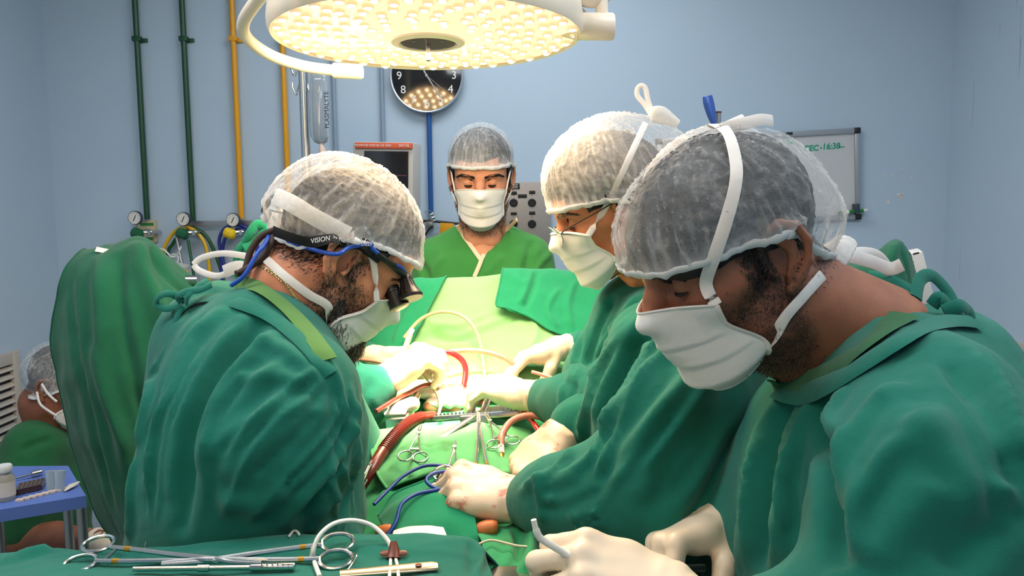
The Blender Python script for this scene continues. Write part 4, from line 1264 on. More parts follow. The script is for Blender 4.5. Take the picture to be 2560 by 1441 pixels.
gA = [([p(640, 900, 1.18), p(620, 1050, 1.14), p(600, 1250, 1.13), p(590, 1500, 1.13), down(p(590, 1500, 1.16), .5)], [.11, .125, .135, .15, .2]),
      ([p(640, 880, 1.34), p(620, 1050, 1.36), p(590, 1300, 1.34), down(p(590, 1500, 1.34), .5)], [.105, .125, .14, .2]),
      ([p(738, 955, 1.22), p(765, 1080, 1.2), p(755, 1320, 1.2), down(p(760, 1450, 1.22), .5)], [.075, .075, .08, .12]),
      ([p(640, 848, 1.28), p(560, 850, 1.28)], [.07, .085]),
      ([p(530, 890, 1.27), p(515, 1000, 1.26)], [.085, .09]),
      ([p(745, 990, 1.09), p(690, 1130, 1.055), p(610, 1290, 1.07), p(720, 1390, 1.09), p(830, 1420, 1.12)], [.085, .088, .082, .062, .045], .05),
      ([p(760, 890, 1.44), p(850, 1130, 1.42), p(872, 1215, 1.34)], [.08, .065, .042], .05)]
foldsA = [([(560, 770), (480, 850), (430, 950), (400, 1080), (370, 1250)], .020, .010), ([(620, 790), (540, 870), (480, 970), (440, 1080), (420, 1250)], .016, .010),
          ([(660, 800), (590, 880), (530, 960), (490, 1060), (470, 1180), (455, 1340)], .016, -.018), ([(690, 830), (620, 900), (560, 980), (525, 1060), (500, 1180)], .016, .012),
          ([(770, 1000), (680, 1030), (590, 1080), (520, 1150)], .018, .009), ([(830, 1010), (740, 1060), (650, 1110), (560, 1200)], .020, .008),
          ([(880, 1000), (870, 1080), (830, 1160), (760, 1240), (700, 1320)], .014, .010), ([(870, 960), (885, 1060), (880, 1160), (860, 1260), (850, 1330)], .010, .009),
          ([(850, 1050), (855, 1150), (800, 1230), (740, 1300)], .013, -.012), ([(820, 900), (850, 980), (860, 1100), (845, 1200)], .010, .008),
          ([(540, 1250), (640, 1260), (720, 1220)], .02, .008), ([(400, 900), (370, 1000), (350, 1120)], .016, .008), ([(345, 1150), (335, 1250), (325, 1350)], .014, .008),
          ([(640, 850), (720, 880), (800, 950)], .014, .006), ([(600, 960), (690, 940), (780, 960)], .016, .006), ([(770, 1330), (800, 1280), (850, 1220)], .012, .008)]
foldsA += family([[(470, 790), (420, 870), (385, 970), (355, 1100), (335, 1300)], [(560, 780), (500, 860), (450, 960), (410, 1080), (385, 1300)], [(650, 820), (580, 890), (520, 975), (480, 1085), (455, 1330)]], 8)
foldsA += family([[(690, 870), (620, 930), (560, 1015), (520, 1120), (500, 1300)], [(790, 930), (720, 975), (640, 1050), (570, 1155), (540, 1300)], [(840, 990), (830, 1060), (760, 1140), (680, 1225), (620, 1320)], [(868, 980), (880, 1070), (860, 1160), (800, 1245), (740, 1330)]], 10, .008, .006)
foldsA += family([[(835, 950), (868, 1040), (882, 1120), (884, 1210), (884, 1320)], [(815, 1120), (820, 1180), (830, 1240), (835, 1290), (840, 1330)]], 4, .006, .005)
gownA, vA, fA = sdf_obj('surgical_gown', gA, .0058, M['gown'], A, k=.06, amp=.003, wr=(16, 16, 5), folds=foldsA, seed=2.1, zmin=.5, fine=.0006)
hand(A, p(868, 1222, 1.32), p(905, 1252, 1.31), (-.2, .3, -1), 'L', [(20, 15, 10), (22, 18, 10), (25, 20, 12), (30, 25, 15)], (30, 35, 10, 5), .98, arm=p(845, 1150, 1.40), cuff=.05)
legs(A, -.55, 1.25, 0)

# ---------------------------------------------------------------- surgeon right foreground
D = person((.52, .95), 'nearest surgeon at right in green gown with sheer cap and white tie-on mask')
HD = p(1827, 650, .88); nD = p(2150, 880, .93)
D_in = [([nD, p(2200, 1000, .93), p(2180, 1450, .93)], [.07, .10, .12]), ([p(2330, 1060, .78), p(2250, 1600, .66), p(1765, 1590, .70)], [.045, .04, .03]), ([p(2080, 980, 1.08), p(2000, 1380, 1.06), p(1800, 1300, .95)], [.045, .04, .028])]
hD = head(D, HD, dirv(198, 24), 1.0, M['skin_d'], nD, neck_r=.070, neck_r2=.088, beard=.85, torso=D_in, lash=1.5)
hair(hD, side=.0, front=.036, puff=.007)
cap(hD, c=(-.004, 0, .046), r=(.124, .095, .093), extra=[((-.098, 0, .0), (.042, .05, .042))], seed=4.0, m=M['cap_d'], zs=(-.06, -.042, .022, .030, .036), xs=(-.15, -.075, -.03, .02, .12), crump=.0036, dk=.8)
mask(hD, off=.007, th=1.34, th_top=.90, top=-.004, side_top=-.012, side_bot=-.092)
gD = [([p(2020, 1060, .95), p(2000, 1250, .94), p(1985, 1450, .94), down(p(1985, 1500, .96), .5)], [.068, .082, .09, .14]),
      ([p(2230, 1010, .86), p(2240, 1300, .86), down(p(2240, 1500, .88), .5)], [.10, .15, .2]),
      ([p(2190, 1000, 1.03), p(2160, 1300, 1.04), down(p(2160, 1500, 1.04), .5)], [.09, .14, .18]),
      ([p(2350, 960, .92), p(2390, 1100, .90), p(2420, 1400, .88)], [.07, .10, .13]),
      ([p(2270, 925, .93), p(2350, 920, .93)], [.055, .06]),
      ([p(2330, 1060, .75), p(2340, 1270, .67), p(2230, 1640, .62), p(1960, 1680, .64), p(1760, 1600, .69)], [.088, .09, .085, .06, .042], .05),
      ([p(2080, 990, 1.09), p(2000, 1370, 1.10), p(1850, 1330, 1.0), p(1812, 1295, .955)], [.075, .065, .05, .036], .04)]
foldsD = [([(1960, 990), (1900, 1100), (1880, 1250), (1860, 1420)], .014, .010), ([(1990, 990), (1940, 1100), (1920, 1250), (1905, 1430)], .012, -.012),
          ([(2040, 1000), (1985, 1120), (1960, 1250), (1950, 1430)], .013, .010), ([(2060, 980), (2060, 1120), (2085, 1250), (2100, 1430)], .016, -.020),
          ([(2250, 960), (2170, 1050), (2120, 1150), (2100, 1280)], .018, .012), ([(2330, 1010), (2240, 1150), (2160, 1280), (2120, 1400)], .022, .010),
          ([(2300, 1040), (2400, 1180), (2470, 1330)], .02, .009), ([(2440, 900), (2500, 1020), (2540, 1150)], .016, .010), ([(2360, 910), (2450, 1060), (2520, 1220)], .016, -.010),
          ([(2350, 1200), (2260, 1300), (2180, 1420)], .02, .010), ([(2540, 1250), (2450, 1330), (2360, 1430)], .02, -.010), ([(2120, 970), (2080, 1050), (2070, 1100)], .012, .008)]
foldsD += family([[(1925, 980), (1880, 1080), (1860, 1200), (1850, 1320), (1840, 1440)], [(2000, 1010), (1950, 1100), (1925, 1210), (1915, 1320), (1905, 1440)], [(2050, 1010), (2010, 1110), (1985, 1220), (1990, 1330), (2000, 1440)]], 6, .007, .006)
foldsD += family([[(2120, 1010), (2095, 1080), (2090, 1180), (2100, 1300), (2115, 1420)], [(2240, 1000), (2180, 1080), (2140, 1180), (2125, 1300), (2140, 1420)], [(2330, 1030), (2280, 1120), (2220, 1220), (2170, 1320), (2150, 1430)]], 6, .010, .006)
foldsD += family([[(2330, 920), (2400, 1010), (2450, 1110), (2500, 1220), (2540, 1330)], [(2420, 860), (2470, 950), (2510, 1040), (2540, 1130), (2556, 1220)]], 4, .009, .006)
gownD, vD, fD = sdf_obj('surgical_gown', gD, .0062, M['gown'], D, k=.06, amp=.0035, wr=(12, 12, 4), folds=foldsD, seed=7.7, zmin=.5, fine=.0005)
hand(D, p(1800, 1298, .945), p(1655, 1360, .90), (.15, -.35, -1), 'R', [(55, 60, 40), (60, 65, 40), (60, 65, 45), (62, 65, 45)], (38, 45, 25, 30), 1.02, arm=p(1900, 1360, 1.02), cuff=.055, name='glove')
hand(D, p(1690, 1500, .73), p(1510, 1440, .735), (-.1, .45, -.8), 'L', [(45, 70, 45), (40, 75, 45), (50, 70, 45), (55, 70, 45)], (22, 18, 20, 30), 1.02, arm=p(1800, 1620, .69), cuff=.06, name='glove')
legs(D, .52, .95, 180)

# ---------------------------------------------------------------- assistant with glasses, right back
Cc = person((.36, 1.5), 'surgical assistant with glasses and white cap looking down, right of the drape')
HC = p(1532, 535, 1.46); nC = p(1650, 720, 1.49)
C_in = [([nC, p(1680, 830, 1.5), p(1650, 1200, 1.5)], [.055, .09, .11])]
hC = head(Cc, HC, dirv(185, 20), .97, M['skin_c'], nC, neck_r=.055, torso=C_in, lash=1.6)
hair(hC, puff=.018, front=.066)
cap(hC, c=(-.022, 0, .075), r=(.130, .100, .106), extra=[((-.115, 0, .055), (.07, .07, .065))], seed=9.0, zs=(-.05, -.035, .012, .030, .046))
mask(hC, off=.009)
gC = [([p(1570, 800, 1.5), p(1520, 950, 1.5), p(1510, 1200, 1.5), down(p(1510, 1300, 1.5), .5)], [.068, .075, .085, .12]),
      ([p(1680, 810, 1.5), p(1650, 1100, 1.5), down(p(1650, 1300, 1.5), .5)], [.10, .14, .18]),
      ([p(1600, 760, 1.5), p(1690, 770, 1.5)], [.05, .07]),
      ([p(1650, 830, 1.38), p(1570, 1010, 1.31), p(1450, 1010, 1.37), p(1360, 1000, 1.43)], [.075, .065, .052, .036], .045),
      ([p(1650, 790, 1.64), p(1560, 900, 1.70), p(1450, 868, 1.69)], [.07, .055, .036], .04)]
foldsC = [([(1500, 730), (1470, 800), (1440, 890), (1425, 960)], .012, .008), ([(1540, 740), (1500, 820), (1470, 920)], .012, -.010), ([(1600, 740), (1540, 820), (1500, 900)], .014, .010),
          ([(1480, 960), (1470, 1000), (1480, 1050)], .010, .008), ([(1410, 960), (1405, 1000), (1415, 1045)], .008, .006), ([(1440, 960), (1435, 1010)], .008, -.007)]
foldsC += family([[(1490, 720), (1460, 800), (1435, 890), (1420, 960)], [(1560, 730), (1510, 810), (1480, 900), (1470, 960)], [(1620, 740), (1560, 820), (1520, 900), (1500, 950)]], 6, .007, .006)
sdf_obj('surgical_gown', gC, .0072, M['gown'], Cc, k=.05, amp=.004, wr=(16, 16, 6), folds=foldsC, seed=12.0, zmin=.5)
hand(Cc, p(1405, 868, 1.685), p(1312, 893, 1.665), (0, -.1, -1), 'R', [(30, 40, 20), (35, 40, 25), (40, 45, 25), (45, 50, 30)], (35, 40, 15, 15), .95, arm=p(1500, 880, 1.70), cuff=.045)
hand(Cc, p(1325, 990, 1.455), p(1230, 962, 1.50), (-.2, .2, -1), 'L', [(25, 30, 20), (30, 35, 20), (35, 40, 25), (40, 40, 25)], (30, 40, 15, 15), .97, arm=p(1460, 1010, 1.37), cuff=.045)
legs(Cc, .38, 1.5, 180)

# ---------------------------------------------------------------- assistant hidden behind the nearest head
G = person((.52, 1.22), 'surgeon in green gown whose head is hidden behind the nearest one')
HG = p(1800, 570, 1.26); nG = p(1930, 750, 1.26)
G_in = [([nG, p(1880, 880, 1.26), p(1850, 1300, 1.24)], [.06, .10, .12])]
hG = head(G, HG, dirv(180, 30), .98, M['skin_c'], nG, torso=G_in)
hair(hG)
cap(hG, seed=3.3)
mask(hG)
gG = [([p(1640, 870, 1.25), p(1625, 1040, 1.23), p(1640, 1250, 1.22), down(p(1660, 1400, 1.22), .5)], [.075, .085, .09, .12]),
      ([p(1850, 900, 1.22), p(1830, 1300, 1.2), down(p(1830, 1400, 1.22), .5)], [.12, .15, .19]),
      ([p(1760, 800, 1.26), p(1900, 800, 1.26)], [.06, .08]),
      ([p(1770, 890, 1.10), p(1690, 1100, 1.03), p(1640, 1250, 1.0), p(1500, 1255, 1.03), p(1400, 1250, 1.07), p(1330, 1250, 1.10)], [.085, .082, .075, .062, .048, .036], .05),
      ([p(1760, 850, 1.40), p(1590, 1040, 1.38), p(1470, 1060, 1.31), p(1430, 1065, 1.29)], [.075, .06, .045, .036], .04)]
foldsG = [([(1640, 760), (1560, 840), (1500, 930), (1470, 1030), (1450, 1110)], .014, .012), ([(1690, 790), (1600, 870), (1540, 960), (1500, 1060)], .014, -.014),
          ([(1740, 820), (1650, 900), (1570, 1000), (1510, 1090)], .016, .012), ([(1300, 1230), (1380, 1200), (1450, 1170), (1500, 1120)], .010, .008), ([(1320, 1215), (1400, 1170), (1440, 1125)], .010, .010),
          ([(1780, 880), (1700, 980), (1620, 1060), (1500, 1180)], .02, .008), ([(1850, 950), (1780, 1080), (1700, 1200), (1600, 1290)], .02, -.008), ([(1390, 1250), (1360, 1240), (1370, 1190)], .008, .006),
          ([(1360, 1180), (1352, 1240), (1358, 1300)], .008, .006), ([(1850, 1080), (1790, 1200), (1720, 1320)], .016, -.012)]
foldsG += family([[(1600, 770), (1530, 860), (1490, 960), (1465, 1060), (1450, 1120)], [(1680, 790), (1600, 880), (1550, 980), (1510, 1080), (1480, 1160)], [(1760, 840), (1690, 930), (1620, 1030), (1560, 1130), (1500, 1220)], [(1840, 930), (1780, 1030), (1700, 1130), (1620, 1230), (1540, 1310)]], 9, .009, .007)
foldsG += family([[(1340, 1200), (1400, 1165), (1440, 1135), (1470, 1100)], [(1330, 1270), (1400, 1260), (1470, 1240), (1540, 1200)], [(1360, 1310), (1440, 1320), (1520, 1310), (1600, 1270)]], 5, .007, .005)
sdf_obj('surgical_gown', gG, .0068, M['gown_dark'], G, k=.05, amp=.004, wr=(12, 12, 5), folds=foldsG, seed=20.0, zmin=.5)
hand(G, p(1405, 1085, 1.275), p(1330, 1150, 1.25), (-.35, -.1, -.8), 'R', [(45, 50, 30), (45, 55, 30), (50, 55, 30), (55, 55, 35)], (20, 45, 20, 15), 1.0, arm=p(1500, 1060, 1.33), cuff=.045, m=M['glove_red'])
hand(G, p(1290, 1250, 1.115), p(1198, 1225, 1.125), (-.15, .45, -.9), 'L', [(55, 60, 35), (58, 62, 35), (55, 60, 35), (50, 55, 35)], (35, 30, 35, 30), 1.0, arm=p(1420, 1255, 1.06), cuff=.05, m=M['glove_red'])
legs(G, .52, 1.22, 180)

# ---------------------------------------------------------------- surgeon behind the left one
Fp = person((-.55, 1.72), 'surgeon whose gowned arms reach out from behind the bearded one')
HF = p(850, 610, 1.74); nF = p(730, 720, 1.74)
F_in = [([nF, p(690, 850, 1.74), p(650, 1200, 1.74)], [.06, .09, .11])]
hF = head(Fp, HF, dirv(8, 34), .97, M['skin_b'], nF, torso=F_in)
hair(hF); cap(hF, c=(-.012, 0, .05), r=(.110, .088, .092), seed=6.1); mask(hF)
gF = [([p(690, 850, 1.70), p(670, 1000, 1.70), down(p(660, 1200, 1.70), .5)], [.11, .13, .16]),
      ([p(690, 850, 1.82), p(670, 1000, 1.82), down(p(660, 1200, 1.82), .5)], [.10, .13, .16]),
      ([p(800, 880, 1.70), p(810, 1000, 1.70), down(p(790, 1200, 1.7), .5)], [.068, .07, .10]),
      ([p(740, 770, 1.74), p(690, 790, 1.74)], [.06, .08]),
      ([p(775, 860, 1.60), p(835, 1010, 1.53), p(890, 1000, 1.52), p(945, 965, 1.535)], [.072, .068, .055, .036], .04),
      ([p(780, 830, 1.86), p(840, 900, 1.84), p(915, 895, 1.78)], [.065, .055, .036], .04)]
foldsF = [([(840, 870), (850, 930), (870, 960)], .012, .008), ([(890, 950), (880, 1010), (900, 1060)], .010, .008), ([(930, 950), (915, 1000), (940, 1040)], .009, -.007), ([(860, 960), (850, 1030), (880, 1080)], .012, .007)]
sdf_obj('surgical_gown', gF, .0090, M['gown'], Fp, k=.05, amp=.004, wr=(16, 16, 6), folds=foldsF, seed=31.0, zmin=.5)
hand(Fp, p(962, 950, 1.545), p(1025, 905, 1.57), (.35, .3, -1), 'R', [(50, 60, 35), (50, 60, 35), (55, 60, 35), (60, 60, 35)], (35, 35, 35, 25), 1.02, arm=p(880, 1000, 1.52), cuff=.045)
hand(Fp, p(925, 893, 1.77), p(985, 885, 1.77), (.1, -.2, -1), 'L', [(30, 40, 25), (30, 40, 25), (35, 45, 25), (40, 45, 25)], (35, 30, 15, 15), .95, arm=p(850, 890, 1.83), cuff=.045)
legs(Fp, -.55, 1.76, 0)

# ---------------------------------------------------------------- anaesthetist facing the viewer
Bp = person((-.09, 2.36), 'masked man in green V-neck scrubs behind the drape, facing the viewer')
HB = p(1203, 452, 2.30); nB = p(1208, 590, 2.37)
B_in = [([nB, p(1208, 700, 2.37), p(1208, 900, 2.37)], [.07, .09, .11]), ([p(1150, 660, 2.40), p(1270, 655, 2.40)], [.058, .058]), ([p(1190, 670, 2.385), p(1225, 670, 2.385)], [.07, .07])]
hB = head(Bp, HB, dirv(-90, 14), 1.03, M['skin_b'], nB, neck_r=.062, neck_r2=.075, beard=.9, torso=B_in, brow=1.8, lash=2.2)
hair(hB, puff=.010)
cap(hB, c=(-.014, 0, .062), r=(.114, .090, .092), seed=14.0, zs=(-.03, -.01, .03, .048, .056))
mask(hB, off=.006, th=1.1, th_top=1.0, side_bot=-.095, top=.0)
gB = [([p(1110, 655, 2.38), p(1305, 650, 2.38)], [.07, .07]),
      ([p(1140, 740, 2.37), p(1130, 900, 2.37), down(p(1130, 900, 2.37), .55)], [.115, .13, .15]),
      ([p(1280, 740, 2.37), p(1290, 900, 2.37), down(p(1290, 900, 2.37), .55)], [.115, .13, .15]),
      ([p(1095, 660, 2.38), p(1072, 790, 2.36), p(1100, 900, 2.22), p(1150, 960, 2.12)], [.068, .062, .055, .05]),
      ([p(1320, 655, 2.38), p(1352, 790, 2.36), p(1320, 900, 2.22), p(1270, 960, 2.12)], [.068, .062, .055, .05]),
      ([p(1160, 610, 2.39), p(1255, 605, 2.39)], [.055, .055]), ([p(1165, 690, 2.37), p(1248, 690, 2.37)], [.10, .10])]
vtip = p(1204, 650, 2.26); vl = p(1143, 566, 2.26); vr = p(1290, 551, 2.26)
def vcut(X, Y, Z):
    # V neck opening: wedge in front of the chest, and the neck hole
    zl = vtip[2] + (X - vtip[0]) / (vl[0] - vtip[0]) * (vl[2] - vtip[2])
    zr = vtip[2] + (X - vtip[0]) / (vr[0] - vtip[0]) * (vr[2] - vtip[2])
    return np.maximum((np.maximum(zl, zr) - Z) * .6, Y - 2.42)
foldsB = [([(1040, 640), (1060, 670), (1075, 700)], .014, -.012), ([(1110, 640), (1090, 670), (1080, 700)], .012, .008), ([(1330, 600), (1320, 650), (1310, 690)], .014, -.012), ([(1380, 630), (1350, 660), (1330, 700)], .012, .009),
          ([(1260, 640), (1230, 670), (1210, 690)], .012, .006)]
gownB, vB, fB = sdf_obj('scrub_shirt', gB, .0085, M['scrub'], Bp, k=.05, amp=.0035, wr=(12, 12, 7), folds=foldsB, seed=40.0, cuts=[vcut], zmin=.55)
legs(Bp, -.09, 2.36, 270)

# ---------------------------------------------------------------- seated helper at the far left
Ep = person((-1.5, 2.45), 'seated person in dark green scrubs half hidden by the hanging drape, far left')
HE = p(150, 968, 2.52); nE = p(122, 1080, 2.53)
elb, wri = p(48, 1345, 2.36), p(262, 1352, 2.28)
E_in = [([nE, p(100, 1180, 2.52), p(95, 1400, 2.5)], [.06, .10, .12]), ([p(82, 1150, 2.44), elb], [.045, .046]), ([elb, p(140, 1345, 2.33), wri], [.046, .043, .030])]
hE = head(Ep, HE, dirv(5, 22), .98, M['skin_e'], nE, torso=E_in)
hair(hE); cap(hE, seed=17.0, c=(-.016, 0, .045), r=(.115, .092, .10), zs=(-.085, -.075, -.035, .01, .045)); mask(hE)
gE = [([p(110, 1130, 2.52), p(100, 1250, 2.52), p(100, 1420, 2.52)], [.10, .14, .16]), ([p(120, 1120, 2.60), p(100, 1250, 2.62), p(100, 1420, 2.62)], [.10, .13, .16]),
      ([p(82, 1125, 2.44), p(60, 1220, 2.39), p(52, 1310, 2.37)], [.088, .085, .075]),
      ([p(110, 1430, 2.52), p(330, 1440, 2.50)], [.13, .08]), ([p(330, 1440, 2.50), down(p(330, 1440, 2.5), .35)], [.08, .07])]
foldsE = [([(50, 1130), (90, 1110), (130, 1100)], .016, -.012), ([(60, 1180), (45, 1230), (40, 1290)], .014, .009)]
sdf_obj('scrub_shirt', gE, .010, M['scrub_dark'], Ep, k=.05, amp=.005, wr=(12, 12, 6), folds=foldsE, seed=50.0)
hand(Ep, p(262, 1352, 2.28), p(310, 1362, 2.26), (0, .2, -1), 'R', [(30, 40, 20), (30, 40, 20), (35, 40, 20), (40, 40, 25)], (30, 30, 10, 10), .95, arm=p(140, 1345, 2.33), cuff=.03)
# ================================================================== drapes, table, patient
M['drape_teal'] = cloth('drape_teal', srgb(24, 132, 92), var=.10)
M['drape_green'] = cloth('drape_green', srgb(12, 86, 62), var=.10)
M['drape_pale'] = cloth('drape_pale_green', srgb(132, 194, 128), var=.05)
M['drape_field'] = cloth('drape_field', srgb(40, 140, 88), var=.10, stain=(srgb(46, 84, 40), 9, .62, .55))
M['drape_light'] = cloth('drape_light_green', srgb(88, 168, 110), var=.10, stain=(srgb(60, 100, 50), 8, .64, .5))
M['gauze'] = cloth('gauze_pad', srgb(240, 234, 222), var=.04)
M['iodine_skin'] = mat('iodine_stained_skin', srgb(206, 116, 62), .4, var=(20, .12), sss=.1)

def dense_grid(rows, nu, nv):
    """Catmull-Rom surface through a control grid of points"""
    cols = [spline(r, nu) for r in rows]
    out = []
    for j in range(len(cols[0])):
        out.append(spline([c[j] for c in cols], nv))
    return np.array([[out[j][i] for j in range(len(out))] for i in range(len(out[0]))], dtype=float)   # [row][col][3]

def sheet(name, rows, m, parent=None, nu=14, nv=14, amp=.004, wr=(12, 12, 4), seed=0.0, thick=.0025, folds=None, px=True, hem=False, fine=.0004, drape_edge=0.0):
    rows = [[P(*q) if px else Vector(q) for q in r] for r in rows]
    G_ = dense_grid(rows, nu, nv); a, b, _ = G_.shape
    v = G_.reshape(-1, 3)
    f = np.array([(i * b + j, i * b + j + 1, (i + 1) * b + j + 1, (i + 1) * b + j) for i in range(a - 1) for j in range(b - 1)])
    n = vnormals(v, f)
    if (n * (np.array(CAM) - v)).sum() < 0: n = -n; f = f[:, ::-1].copy()
    q = v * np.array(wr) + seed
    q = q + .5 * np.stack([fbm(v * 6 + seed + 3, 2), fbm(v * 6 + seed + 9, 2), fbm(v * 6 + seed + 21, 2)], 1)
    d = amp * ((1 - np.abs(noise(q)) * 2.2) * .8 + .6 * fbm(v * 8 + seed, 2)) + fine * noise(v * 60 + seed)
    if folds: d = d + fold_disp(v, bvh_of(v, f), folds)
    v = v + n * d[:, None]
    o = mobj(name, v, f, m, parent)
    so = o.modifiers.new('thickness', 'SOLIDIFY'); so.thickness = thick; so.offset = -1
    if hem:
        for row in hem:
            idx = {'bottom': [(a - 1) * b + j for j in range(b)], 'top': list(range(b)), 'left': [i * b for i in range(a)], 'right': [i * b + b - 1 for i in range(a)]}[row]
            MB().tube([Vector(v[i]) for i in idx], .0022, 6).build('hem', m, o)
    return o, v, f

# operating table (mostly under the drapes)
t = empty('operating_table', (-.07, 1.5, 0), 'operating table hidden under the green drapes', 'operating table')
MB().box((-.07, 1.45, .90), (.50, 1.75, .07), bev=.02).build('table_top', M['black_matte'], t)
MB().box((-.07, 1.45, .85), (.46, 1.7, .03)).build('frame', M['steel'], t)
MB().tube([(-.07, 1.45, .06), (-.07, 1.45, .84)], .11, 24).build('column', M['steel'], t)
MB().box((-.07, 1.45, .045), (.55, .95, .09), bev=.02).build('base', M['steel_dull'], t)
# patient
pt = empty('person', (-.07, 1.5, .935), 'patient lying under the drapes with iodine orange skin showing', 'person')
sdf_obj('body', [([(-.07, 2.18, 1.05), (-.07, 2.24, 1.06)], [.085, .09]), ([(-.07, 2.18, 1.03), (-.07, 2.0, 1.02)], [.06, .07]), ([(-.16, 1.85, 1.04), (-.07, 1.86, 1.05), (.02, 1.85, 1.04)], [.09, .1, .09]),
     ([(-.14, 1.8, 1.04), (-.14, 1.45, 1.045), (-.14, 1.15, 1.03), (-.16, .95, 1.02), (-.17, .65, 1.0)], [.10, .105, .10, .085, .06]), ([(0, 1.8, 1.04), (0, 1.45, 1.045), (0, 1.15, 1.03), (.02, .95, 1.02), (.03, .65, 1.0)], [.10, .105, .10, .085, .06]),
     ([(-.07, 1.7, 1.06), (-.07, 1.2, 1.05)], [.1, .1]), ([P(1180, 1335, 1.075), P(1225, 1322, 1.075)], [.012, .016]), ([P(945, 1335, 1.09), P(978, 1326, 1.09)], [.012, .014])], .012, M['iodine_skin'], pt)

# main patient drape: over the body, falling to both sides
def zt(y): return float(np.interp(y, [.9, 1.12, 1.3, 1.5, 1.62, 1.8, 2.0], [1.115, 1.135, 1.165, 1.198, 1.216, 1.245, 1.25]))
rows = []
for y in (1.07, 1.16, 1.28, 1.40, 1.52, 1.64, 1.76, 1.9):
    r = []
    for x, dz in ((-.40, -.36), (-.365, -.18), (-.31, -.055), (-.22, -.012), (-.13, .004), (-.05, .006), (.03, -.002), (.11, -.012), (.17, -.055), (.22, -.18), (.25, -.36)):
        r.append((x + random.uniform(-.008, .008), y + random.uniform(-.01, .01), zt(y) + dz + random.uniform(-.006, .006)))
    rows.append(r)
fl = [([(960, 1250), (1050, 1235), (1160, 1230)], .010, .008), ([(1000, 1150), (1060, 1130), (1150, 1110), (1280, 1100), (1330, 1120)], .010, -.008), ([(930, 1280), (980, 1230), (1080, 1170), (1180, 1165)], .010, .009), ([(1000, 1300), (1050, 1270), (1150, 1250)], .012, .008),
      ([(1180, 1150), (1200, 1100), (1230, 1080)], .008, .005), ([(1010, 1110), (1060, 1080), (1090, 1075)], .01, .008), ([(1300, 1180), (1330, 1120), (1340, 1080)], .012, .010)]
o, _, _ = sheet('patient_drape', rows, M['drape_field'], px=False, nu=8, nv=10, amp=.005, wr=(14, 14, 14), seed=61.0, thick=.003, folds=fl)
tag(o, 'stained green drape covering the patient around the surgical field', 'drape')
# lighter sheet laid over the abdomen
rows = [[(935, 1075, 1.46), (1030, 1066, 1.44), (1120, 1062, 1.44), (1210, 1060, 1.44), (1330, 1075, 1.45)],
        [(930, 1130, 1.37), (1030, 1112, 1.355), (1120, 1105, 1.35), (1210, 1105, 1.35), (1335, 1120, 1.37)],
        [(945, 1185, 1.29), (1030, 1165, 1.275), (1110, 1152, 1.27), (1200, 1155, 1.27), (1330, 1170, 1.29)],
        [(968, 1222, 1.25), (1035, 1200, 1.24), (1110, 1178, 1.235), (1200, 1178, 1.235), (1320, 1190, 1.25)]]
o, _, _ = sheet('abdomen_sheet', rows, M['drape_light'], nu=12, nv=12, amp=.0035, wr=(18, 18, 18), seed=66.0, thick=.003, hem=['bottom', 'left'], folds=[([(1060, 1110), (1040, 1160), (1030, 1200)], .009, .006), ([(1250, 1100), (1230, 1150), (1240, 1180)], .009, .006), ([(980, 1180), (1020, 1140), (1100, 1120)], .01, .006)])
tag(o, 'lighter green sheet with stitched edge over the patient abdomen', 'drape')
# near fold of cloth by the hand
rows = [[(945, 1290, 1.15), (985, 1235, 1.18), (1060, 1205, 1.19), (1120, 1192, 1.19), (1165, 1200, 1.185)],
        [(955, 1312, 1.11), (1000, 1268, 1.125), (1070, 1242, 1.13), (1130, 1232, 1.13), (1178, 1250, 1.125)],
        [(990, 1330, 1.075), (1040, 1305, 1.08), (1090, 1300, 1.08), (1140, 1300, 1.08), (1190, 1310, 1.075)],
        [(1010, 1365, 1.05), (1060, 1360, 1.05), (1100, 1360, 1.05), (1150, 1360, 1.05), (1200, 1365, 1.05)]]
o, _, _ = sheet('folded_towel', rows, M['drape_teal'], nu=10, nv=10, amp=.005, wr=(16, 16, 16), seed=70.0, thick=.004, hem=['top'])
tag(o, 'rumpled teal surgical towel near the gloved hand holding scissors', 'towel')
# drape on the patient's legs, right of the instrument table
rows = [[(1180, 1318, 1.10), (1280, 1320, 1.10), (1380, 1322, 1.10), (1480, 1325, 1.10), (1600, 1330, 1.10)],
        [(1200, 1350, 1.04), (1290, 1360, 1.03), (1380, 1360, 1.03), (1480, 1365, 1.03), (1600, 1370, 1.03)],
        [(1215, 1400, .98), (1300, 1405, .97), (1380, 1410, .96), (1480, 1410, .97), (1600, 1420, .97)],
        [(1230, 1460, .93), (1300, 1470, .92), (1390, 1480, .91), (1480, 1490, .92), (1600, 1500, .93)],
        [(1230, 1560, .92), (1300, 1570, .91), (1390, 1580, .90), (1480, 1590, .91), (1600, 1600, .92)]]
o, _, _ = sheet('leg_drape', rows, M['drape_field'], nu=12, nv=12, amp=.007, wr=(26, 10, 6), seed=74.0, thick=.003, folds=[([(1290, 1330), (1295, 1380), (1270, 1440)], .009, -.014), ([(1330, 1340), (1330, 1400), (1320, 1440)], .010, .010), ([(1360, 1350), (1352, 1400), (1355, 1440)], .007, -.010)])
tag(o, 'dark green drape hanging over the patient legs at the table foot', 'drape')

